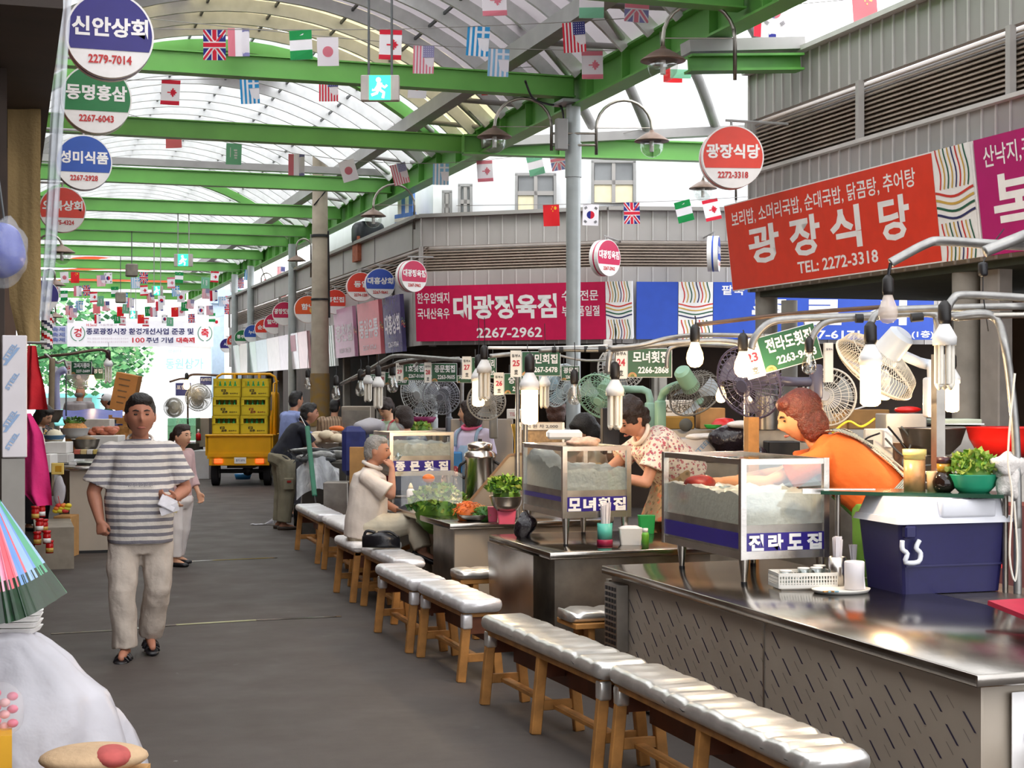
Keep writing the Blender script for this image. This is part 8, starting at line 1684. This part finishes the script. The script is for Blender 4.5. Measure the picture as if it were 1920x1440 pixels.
lbowl(102, 828, 17.6, .12, .07, mat('blue_white_tub', '6E9EC8', .4), 'blue tub of white rice cakes on the left stall', ('rice_cakes', 'heap of white rice cakes in the blue tub'), .09, mat('white_rice_cake', 'E6DCC2', .6, var=.08, scale=30))
lbox(135, 186, 848, 860, 16.9, .3, BLACK, 'tray', 'black tray under the deep steel basin', 'tray')
for i, c_ in enumerate(('C86A5A', 'D8C08A', 'E0DAD4', 'C8B060')): lbox(138 + i * 12, 149 + i * 12, 843, 852, 16.55, .1, paint(c_), 'packet', 'small packet on the black tray, %s from the left' % ORD[i], 'packet')
lbowl(95, 792, 20.3, .16, .16, STEELD, 'grey basin behind the black flowered woman')
b = MB(); MEAT = mat('red_cooked_meat', 'B86A4E', .5, var=.35, scale=14)
for k in range(12): b.ell(W(172 + 4 * k, 812 - 4 * (k % 3), 19.4 + .1 * (k % 2)), (.06, .05, .035), MEAT, nz=.3, seed=k, nf=16)
lbox(164, 222, 817, 851, 19.2, .35, WHITE, 'foam_box', 'long white tray box under the cooked meat')
one(b, 'cooked_meat', 'row of reddish cooked meat on the left stall', 'food', kind='stuff')
b = MB(); TARP = mat('blue_tarpaulin', '2C409A', .5, var=.12, scale=5, bump=.3, bscale=10)
b.grid(lambda u, v: W(118 + 112 * u, 768 + 18 * v + 8 * v * u + 2 * math.sin(u * 9), 24.2 - .9 * v), 20, 4, TARP); b.grid(lambda u, v: W(118 + 112 * u, 768 + 18 * v + 8 * v * u + 2 * math.sin(u * 9), 24.23 - .9 * v) - UP * .02, 20, 4, TARP); one(b, 'tarpaulin', 'blue tarpaulin spread in front of the bald man', 'tarpaulin')
floorbox('market_table', 'wooden table under the blue tarpaulin', 'table', 122, 226, 780, 24.4, .7, WOOD)
o = thing('wooden_chair', 'light wooden chair at the left stall beside the striped shirted man', 'chair', W(226, 850, 22.5)); o.location.z = 0
for px, y0, y1 in ((207, 778, 930), (245, 780, 935), (220, 800, 930), (236, 800, 935)): b = MB(); q = W(px, y0, 22.5 + (.3 if px in (220, 236) else 0)); b.box((q.x, q.y, q.z / 2), (.05, .05, q.z), WOOD); b.build('leg', o)
b = MB(); b.beam(W(205, 788, 22.5), W(247, 790, 22.5), .03, .09, WOOD); b.beam(W(205, 806, 22.5), W(247, 808, 22.5), .03, .06, WOOD); b.build('back_rail', o); b = MB(); q = W(226, 846, 22.6); b.box(q, (.36, .36, .03), WOOD, rz=-YAW); b.build('seat', o)
b = MB(); b.ell(W(214, 803, 22.0), (.06, .06, .08), mat('navy_flask', '20264E', .5)); b.cyl(W(214, 803, 22), W(214, 795, 22) + UP * .06, .03, BLACK, n=10); one(b, 'flask', 'round navy flask in front of the wooden chair', 'flask')
o = pipes('pipe_frame', 'dark pipe frame over the left stall', [([(72, 672, 23), (90, 668, 23), (130, 664, 23), (192, 656, 23.2), (206, 674, 23.4)], .022, RUST), ([(84, 664, 23), (96, 672, 23), (108, 680, 23.2), (120, 676, 23.4), (126, 690, 23.4)], .02, PIPE), ([(98, 672, 23), (96, 780, 23), (96, 930, 23)], .045, mat('weathered_post', '8A7A64', .8, var=.15)), ([(108, 780, 23.6), (106, 720, 23.6), (110, 700, 23.6), (124, 694, 23.6)], .05, mat('lavender_bracket', 'A9ACD0', .5)), ([(124, 700, 23.4), (124, 780, 23.4)], .012, PUR)])
stall_sign(134, 172, 678, 702, 24, '고씨거름마', '227-2689', 'green stall sign over the left stall, below the white banner', '5', tagw=.26)
stall_sign(172, 194, 689, 711, 24.8, '명집', '', 'smaller green sign behind the left stall sign', None)
bulb(172, 716, 24.5, 'inc', 1, 'lit bulb beside the green sign of the left stall', s=2.2, watts=6); bulb(203, 695, 24.2, 'tube', 0, 'unlit tube lamp right of the left stall sign', s=2.2)
CT = mat('tall_brown_carton', 'B57A3E', .75, var=.08)
c = W(232, 736, 26.2); b = MB(basis((CAMR * math.cos(.2) - UP * math.sin(.2)), (UP * math.cos(.2) + CAMR * math.sin(.2)), -CAMF, c)); b.box((0, 0, -.15), (.38, .64, .3), CT, bev=.004)
for k in range(5): b.box((-.03 + .01 * (k % 2), .22 - .1 * k, .002), (.2 - .02 * k, .022, .004), paint('6E5236'))
one(b, 'tall_carton', 'tall tilted brown carton carried by the white capped man', 'box')
b = MB(); c = W(88, 612, 24.6); rr = .09
for k in range(48):
    z0, z1 = -.36 + k * .015, -.36 + (k + 1) * .015
    for j in range(12):
        a0, a1 = 6.2832 * j / 12, 6.2832 * (j + 1) / 12; s_ = (j + k * .55) % 12; m = [SIGNW, RJ, SIGNW, GRN, SIGNW, paint('30304E')][int(s_ // 2)]
        b.add([c + V((rr * math.cos(a0), rr * math.sin(a0), z0)), c + V((rr * math.cos(a1), rr * math.sin(a1), z0)), c + V((rr * math.cos(a1), rr * math.sin(a1), z1)), c + V((rr * math.cos(a0), rr * math.sin(a0), z1))], [(0, 1, 2, 3)], m)
b.cyl(c + UP * .36, c + UP * .42, .02, GREYST, n=8); one(b, 'striped_column_sign', 'spiral striped column hanging under the small navy round sign', 'sign')
b = MB(); c = W(110, 628, 47); b.box(c, (.5, .03, .55), mat('blue_print_banner', 'D6D9EE', .8, var=.1), rz=-YAW); b.M = basis(CAMR, UP, -CAMF, c - CAMF * .02)
for k in range(3): b.text('축제', paint('7080C0'), I, w=.4, h=.13, c=(0, .17 - .16 * k), z=.01)
b.M = None; one(b, 'banner', 'small white banner with blue lettering left of the big banner', 'banner')
# distant stall in front of the truck
floorbox('market_counter', 'white fronted distant counter left of the yellow truck', 'counter', 362, 392, 845, 30.2, .7, mat('pale_counter_front', 'C4C4C6', .5, var=.05)); floorbox('market_counter', 'dark distant counter behind the striped shirted man', 'counter', 300, 366, 832, 30.6, .8, mat('dark_counter', '4A443E', .6, var=.2))
boxt('glass_case', 'distant green tinted glass case left of the yellow truck', 'display case', 314, 366, 784, 826, 30.4, .5, glassmat('green_tinted_glass', '9FC0AA', .2)); boxt('steel_box', 'beige steel cupboard beside the distant glass case', 'cabinet', 367, 392, 784, 838, 31, .4, STB)
b = MB(); c = W(372, 826, 29.9); b.lathe([(.05, 0), (.05, .12), (.02, .15)], RJ, c, n=12); b.lathe([(.02, .15), (.018, .22), (0, .22)], WHITE, c, n=10); one(b, 'sauce_bottle', 'red squeeze bottle on the distant counter', 'bottle')
NB = paint('3A4078', .4)
for px0, px1, py0, py1, t, lab in ((375, 397, 706, 722, '호남대호집', 'navy blue stall sign left of the yellow truck'), (329, 358, 718, 742, '포항집', 'navy blue stall sign behind the distant lit bulb')):
    boxt('stall_sign', lab, 'sign', px0, px1, py0, py1, 31.5, .02, NB, extra=lambda b, w, h, t=t: b.text(t, SIGNW, I, w=w * .85, h=h * .35, c=(0, h * .15), z=.004))
o = pipes('pipe_frame', 'thin curved pipe frame over the distant stall', [([(350, 712, 31.5), (356, 704, 31.5), (370, 702, 31.5), (410, 704, 31.5)], .025, RUST), ([(318, 716, 31.5), (350, 712, 31.5), (352, 760, 31.6), (352, 850, 31.6)], .02, RUST)])
q = W(352, 850, 31.6); b = MB(); b.cyl((q.x, q.y, 0), q, .02, RUST, n=8); b.build('foot_post', o)
# ---- yellow three-wheel truck loaded with bottle crates
TY = mat('yellow_truck_paint', 'E2A40C', .35, var=.08, scale=3); CY_ = mat('yellow_crate_plastic', 'D9BE22', .4, var=.07, scale=4); TYRE = mat('tyre_rubber', '16151A', .8, var=.1); BOT = mat('green_bottle_glass', '2E9A56', .12, var=.2, scale=30)
og = WZ(449, 912, 0); o = thing('truck', 'yellow three wheel truck seen from behind, stacked with bottle crates', 'truck', og, -YAW + .05); Q = wm(o); mk = lambda: MB(Q)
b = mk(); b.box((0, .9, .55), (1.14, 1.9, .1), TY); b.box((0, .0, .74), (1.2, .05, .38), TY, bev=.015); b.box((0, -.03, .92), (1.22, .05, .04), TY, bev=.01); b.box((-.58, .9, .74), (.05, 1.85, .36), TY); b.box((.58, .9, .74), (.05, 1.85, .36), TY); b.build('cargo_bed', o)
b = mk(); b.box((0, -.02, .46), (1.08, .06, .17), TY, bev=.01); rb = b.build('rear_bumper', o)
TL = mat('lit_tail_lamp', 'FF4A1E', .3, var=0, emit=3)
for s in (-1, 1):
    b = mk(); b.box((s * .37, -.06, .46), (.15, .03, .075), TL, bev=.008); b.box((s * .46, -.06, .46), (.04, .03, .07), paint('E08A2A')); b.build('tail_lamp', rb)
    b = mk(); b.cyl((s * .47 - .06, .35, .23), (s * .47 + .06, .35, .23), .23, TYRE, n=24); wh = b.build('wheel', o); b = mk(); b.cyl((s * .47 - .065, .35, .23), (s * .47 + .065, .35, .23), .1, STEELD, n=16); b.build('hub', wh)
b = mk(); b.cyl((.12, 2.2, .23), (.22, 2.2, .23), .23, TYRE, n=20); b.build('wheel', o)
b = mk(); b.cyl((-.45, .35, .26), (.45, .35, .26), .04, BLACK, n=10); b.ell((.1, .4, .27), (.1, .1, .1), BLACK); b.box((0, .8, .4), (.5, 1.2, .16), BLACK); b.build('axle', o)
b = mk(); b.box((.02, -.055, .47), (.21, .012, .11), SIGNW); b.M = Q @ basis(V((1, 0, 0)), UP, V((0, -1, 0)), (.02, -.062, .47)); b.text('경기 3771', paint('3A4A7A'), I, w=.16, h=.045, z=.002); b.build('number_plate', rb)
b = mk(); b.tube([(-.5, .5, .9), (-.49, .5, 1.9), (-.46, .5, 1.98), (-.38, .5, 2.03), (.5, .5, 2.03), (.58, .5, 1.98), (.61, .5, 1.9), (.6, .5, .9)], .022, TY, n=8); b.tube([(.57, .1, .9), (.6, .1, 1.85), (.6, .9, 1.9)], .015, TY, n=6)
for x in (-.15, .3): b.cyl((x, .5, 1.95), (x, .5, 2.03), .03, TY, n=8)
b.build('load_frame', o, label='yellow tubular load frame')
b = mk(); b.box((0, 2.0, 1.25), (1.0, .5, .9), TY, bev=.05, seg=2); b.box((0, 1.74, 1.5), (.8, .02, .3), WING); b.build('cab', o)
def crate(i, x, z, row, side):
    o = thing('bottle_crate', '%s bottle crate in the %s column on the yellow truck' % (row, side), 'crate', Q @ V((x, .22, z)), -YAW + .05, 'bottle crates on the truck'); R_ = wm(o); w, d, h = .495, .36, .335
    b = MB(R_); t = .02
    for s in (-1, 1): b.box((s * (w / 2 - t / 2), 0, h / 2), (t, d, h), CY_)
    b.box((0, d / 2 - t / 2, h / 2), (w, t, h), CY_); b.box((0, 0, .01), (w, d, .02), CY_); b.box((0, -d / 2 + t / 2, h * .29), (w, t, h * .58), CY_); b.box((0, -d / 2 + t / 2, h * .93), (w, t, h * .14), CY_); b.box((0, -d / 2, h * .58), (w * 1.0, .012, .014), CY_)
    for s in (-1, 1): b.box((s * w * .44, -d / 2 + t / 2, h * .7), (w * .12, t, h * .4), CY_)
    b.box((0, 0, h * .55), (w * .8, d * .5, .01), BLACK)
    b.M = R_ @ basis(V((1, 0, 0)), UP, V((0, -1, 0)), (0, -d / 2 - .001, 0)); ink = paint('8A2A1E') if (row, side) == ('middle', 'right') else paint('2A2418')
    b.text('백구', ink, I, w=.085, h=.07, c=(-.06, h * .33), z=.004, bold=.05, skew=.02); b.text('소주', ink, I, w=.1, h=.045, c=(-.03, h * .2), z=.004, bold=.05); b.text('음료주식', ink, I, w=.14, h=.025, c=(.12, h * .2), z=.004, bold=.03); b.build('crate_body', o)
    for k in range(4):
        b = MB(R_); b.lathe([(.03, .03), (.03, .18), (.026, .21), (.013, .25), (.013, .29), (0, .29)], BOT, ((k - 1.5) * .09, -d / 2 + .075, 0), n=12); b.build('bottle', o)
for r_, row in enumerate(('lowest', 'middle', 'top')):
    for x, side in ((-.25, 'left'), (.255, 'right')): crate(0, x + .012 * r_, .935 + .336 * r_, row, side)
b = MB(); c = WZ(440, 903, 0); c += CAMF * .9; b.lathe([(.14, 0), (.17, .1), (.0, .1)], mat('blue_plastic_pan', '2F8CD0', .4), c, n=20); one(b, 'plastic_pan', 'blue plastic pan on the ground beyond the yellow truck', 'pan')
# ---- fish stall
FISH = mat('silver_fish_skin', 'A7A8A6', .25, .3, var=.3, scale=16); FISHD = mat('dark_fish_skin', '3E4042', .3, .2, var=.3, scale=16)
floorbox('fish_table', 'low table of the fish stall behind the farthest bench', 'table', 566, 650, 868, 18.2, 1.0, mat('dark_wet_table', '4A4640', .35, var=.2))
rg = random.Random(8)
for i in range(16):
    c = W(572 + 66 * rg.random(), 848 + 16 * rg.random(), 18.0 + .8 * rg.random()) ; a = rg.uniform(-.5, .5); d = CAMR * math.cos(a) + CAMF * math.sin(a); x = d.cross(UP).normalized(); L_ = rg.uniform(.16, .26); b = MB(); zt = W(0, 868, 18.2).z + .04 + .03 * (i % 4); c.z = zt
    loft(b, [(c - d * L_, x * .006, UP * .012), (c - d * L_ * .7, x * .018, UP * .03), (c, x * .026, UP * .05), (c + d * L_ * .6, x * .024, UP * .042), (c + d * L_, x * .006, UP * .01)], FISH if i % 3 else FISHD, n=10, e=2); b.poly([c - d * L_, c - d * (L_ + .07) + UP * .05, c - d * (L_ + .04), c - d * (L_ + .07) - UP * .04], FISHD)
    one(b, 'fish', 'silver fish in the heap on the fish stall table' if i % 3 else 'dark backed fish in the heap on the fish stall table', 'fish', 'fish heaped on the stall')
b = MB()
def sheet(u, v): return W(556 + 80 * u, 880 + 58 * v - 22 * math.sin(u * 3.1) + 10 * noise.noise(V((u * 4, v * 4, 2))), 18.0 - .5 * v + .15 * math.sin(u * 11))
b.grid(sheet, 26, 14, mat('grey_plastic_sheet', 'B9BBC0', .2, var=.2, scale=6, trans=.2, bump=.6, bscale=14)); one(b, 'plastic_sheet', 'grey plastic sheeting draped over the front of the fish stall', 'sheet')
floorbox('steel_cabinet', 'steel tank behind the farthest bench', 'cabinet', 606, 652, 905, 16.9, .35, STEELD)
b = MB()
for k in range(7): b.ell(W(590 + 7 * k, 822 - 6 * (k % 2), 19.6 + .1 * (k % 3)), (.1, .07, .06), mat('pale_poultry', 'DFCDB0', .5, var=.12, scale=12), n=14, k=8, nz=.2, seed=k, nf=10)
one(b, 'poultry_heap', 'heap of pale plucked poultry behind the fish', 'poultry', kind='stuff'); b = MB(); b.ell(W(632, 803, 19.7), (.1, .07, .035), CAR[0], nz=.2, nf=14); one(b, 'carrot_heap', 'orange heap beside the pale poultry', 'vegetables', kind='stuff')
floorbox('steel_table', 'steel table under the pale poultry', 'table', 584, 636, 830, 19.9, .6, STEELD)
b = MB(); c = WZ(566, 990, 0); b.lathe([(.1, 0), (.11, .3), (.1, .3), (.09, .02), (0, .02)], BLACK, c, n=18); one(b, 'bucket', 'black bucket beside the legs of the navy polo man', 'bucket')
c = WZ(566, 1004, 0); b = MB(); b.cyl(c + UP * .1 - CAMR * .03, c + UP * .1 + CAMR * .03, .1, TYRE, n=22); b.cyl(c + UP * .1 - CAMR * .032, c + UP * .1 + CAMR * .032, .05, STEELD, n=16); one(b, 'cart_wheel', 'small black cart wheel in front of the black bucket', 'wheel')
b = MB(); c = WZ(490, 985, 0); b.grid(lambda u, v: c + CAMR * (.28 * u - .14) + CAMF * (.1 * v) + UP * (.012 + .1 * max(0, u - .6) * (1 + math.sin(v * 7)) + .01 * noise.noise(V((u * 6, v * 6, 0)))), 14, 8, BAG); one(b, 'plastic_bag', 'torn white plastic bag lying on the asphalt by the navy polo man', 'bag')
# ---- street end
b = MB(); GATE = mat('pale_blue_gate_paint', 'A9BED2', .5, var=.06)
for px in (408, 446): q = W(px, 735, 53.5); b.box((q.x, q.y, 2.7), (.42 if px < 430 else .2, .4, 5.4), GATE)
q = W(425, 735, 53.5); b.box((q.x, q.y, 5.0), (1.2, .4, .5), GATE); one(b, 'gate_column', 'pale blue gate columns at the far right end of the arcade', 'gate')
b = MB(); q0, q1 = W(170, 735, 78), W(480, 735, 78); b.beam((q0.x, q0.y, 4), (q1.x, q1.y, 4), .4, 8, PLAST); o = tag(b.build('street_building'), 'sunlit pale building across the street beyond the banner', 'building')
b = MB(); q0, q1 = W(296, 660, 77.6), W(398, 660, 77.6); SGN = mat('pale_sign_board', 'F2F6F8', .6, var=.02); b.beam((q0.x, q0.y, 3.2), (q1.x, q1.y, 3.2), .15, 1.7, SGN); b.M = basis(CAMR, UP, -CAMF, W(346, 682, 77.4)); b.text('동원상가', paint('7CC0C8'), I, w=1.9, h=.55, c=(0, .0), z=.02); b.text('의류원단', paint('A8C8D0'), I, w=.9, h=.2, c=(-.6, .6), z=.02); b.M = None; b.build('sign_board', o)
for k, (x0, x1, y0, y1) in enumerate(((210, 232, 650, 668), (236, 254, 650, 670), (236, 256, 700, 722), (210, 230, 702, 720))):
    b = MB(); q0, q1 = W(x0, y1, 77.7), W(x1, y0, 77.7); b.beam((q0.x, q0.y, (q0.z + q1.z) / 2), (q1.x, q1.y, (q0.z + q1.z) / 2), .2, q1.z - q0.z, mat('pale_shop_window', 'B8B4A4', .4)); b.build('window', o)
b = MB(); b.beam(W(190, 640, 77.3), W(400, 652, 77.3), .3, .12, GREYST); b.build('ledge', o)
def tree(px, py, d, r, label, seed, n=800):
    c = W(px, py, d); o = thing('tree', label, 'tree', (c.x, c.y, 0)); b = MB(); b.cyl((c.x, c.y, 0), (c.x, c.y, c.z), .16, mat('tree_bark', '5A4A3C', .9, var=.2), r1=.08, n=10); b.build('trunk', o); b = MB(); rg = random.Random(seed)
    ms = [mat('street_leaf_' + c_, c_, .6, var=.2, transl=.4) for c_ in ('3E7A4A', '5E9A62', '8FBE86', '2E5E3E')]
    for i in range(n):
        q = V((rg.gauss(0, .5), rg.gauss(0, .5), rg.gauss(0, .45))); q = q * (1 if q.length < 1 else 1 / q.length); p = c + q * r; s = .14 * rg.uniform(.6, 1.5); x, y, z = frame_z((rg.uniform(-1, 1), rg.uniform(-1, 1), rg.uniform(-.3, 1))); b.add([p - x * s, p + y * s * .6 + z * .1 * s, p + x * s, p - y * s * .6], [(0, 1, 2, 3)], rg.choice(ms))
    b.build('crown', o)
tree(150, 650, 60, 1.9, 'leafy green street tree beyond the left end of the banner', 2, 1300); tree(105, 668, 63, 1.4, 'smaller street tree at the far left behind the left stall', 3, 700); tree(222, 668, 66, 1.4, 'light green street tree behind the banner', 4, 700)
q = W(135, 775, 62); o = thing('van', 'turquoise van parked across the street beyond the left stall', 'van', (q.x, q.y, 0), -YAW); Q = wm(o); b = MB(Q); b.box((0, 0, 1.0), (2.6, 1.5, 1.3), mat('turquoise_van_paint', '7FD0D0', .3, var=.03), bev=.15, seg=3); b.build('body', o); b = MB(Q); b.box((0, -.76, 1.25), (2.0, .02, .45), WING); b.build('window', o)
for s in (-.8, .8): b = MB(Q); b.cyl((s, -.78, .33), (s, -.55, .33), .33, TYRE, n=18); b.build('wheel', o)
bpy.data.scenes.remove(TSC)
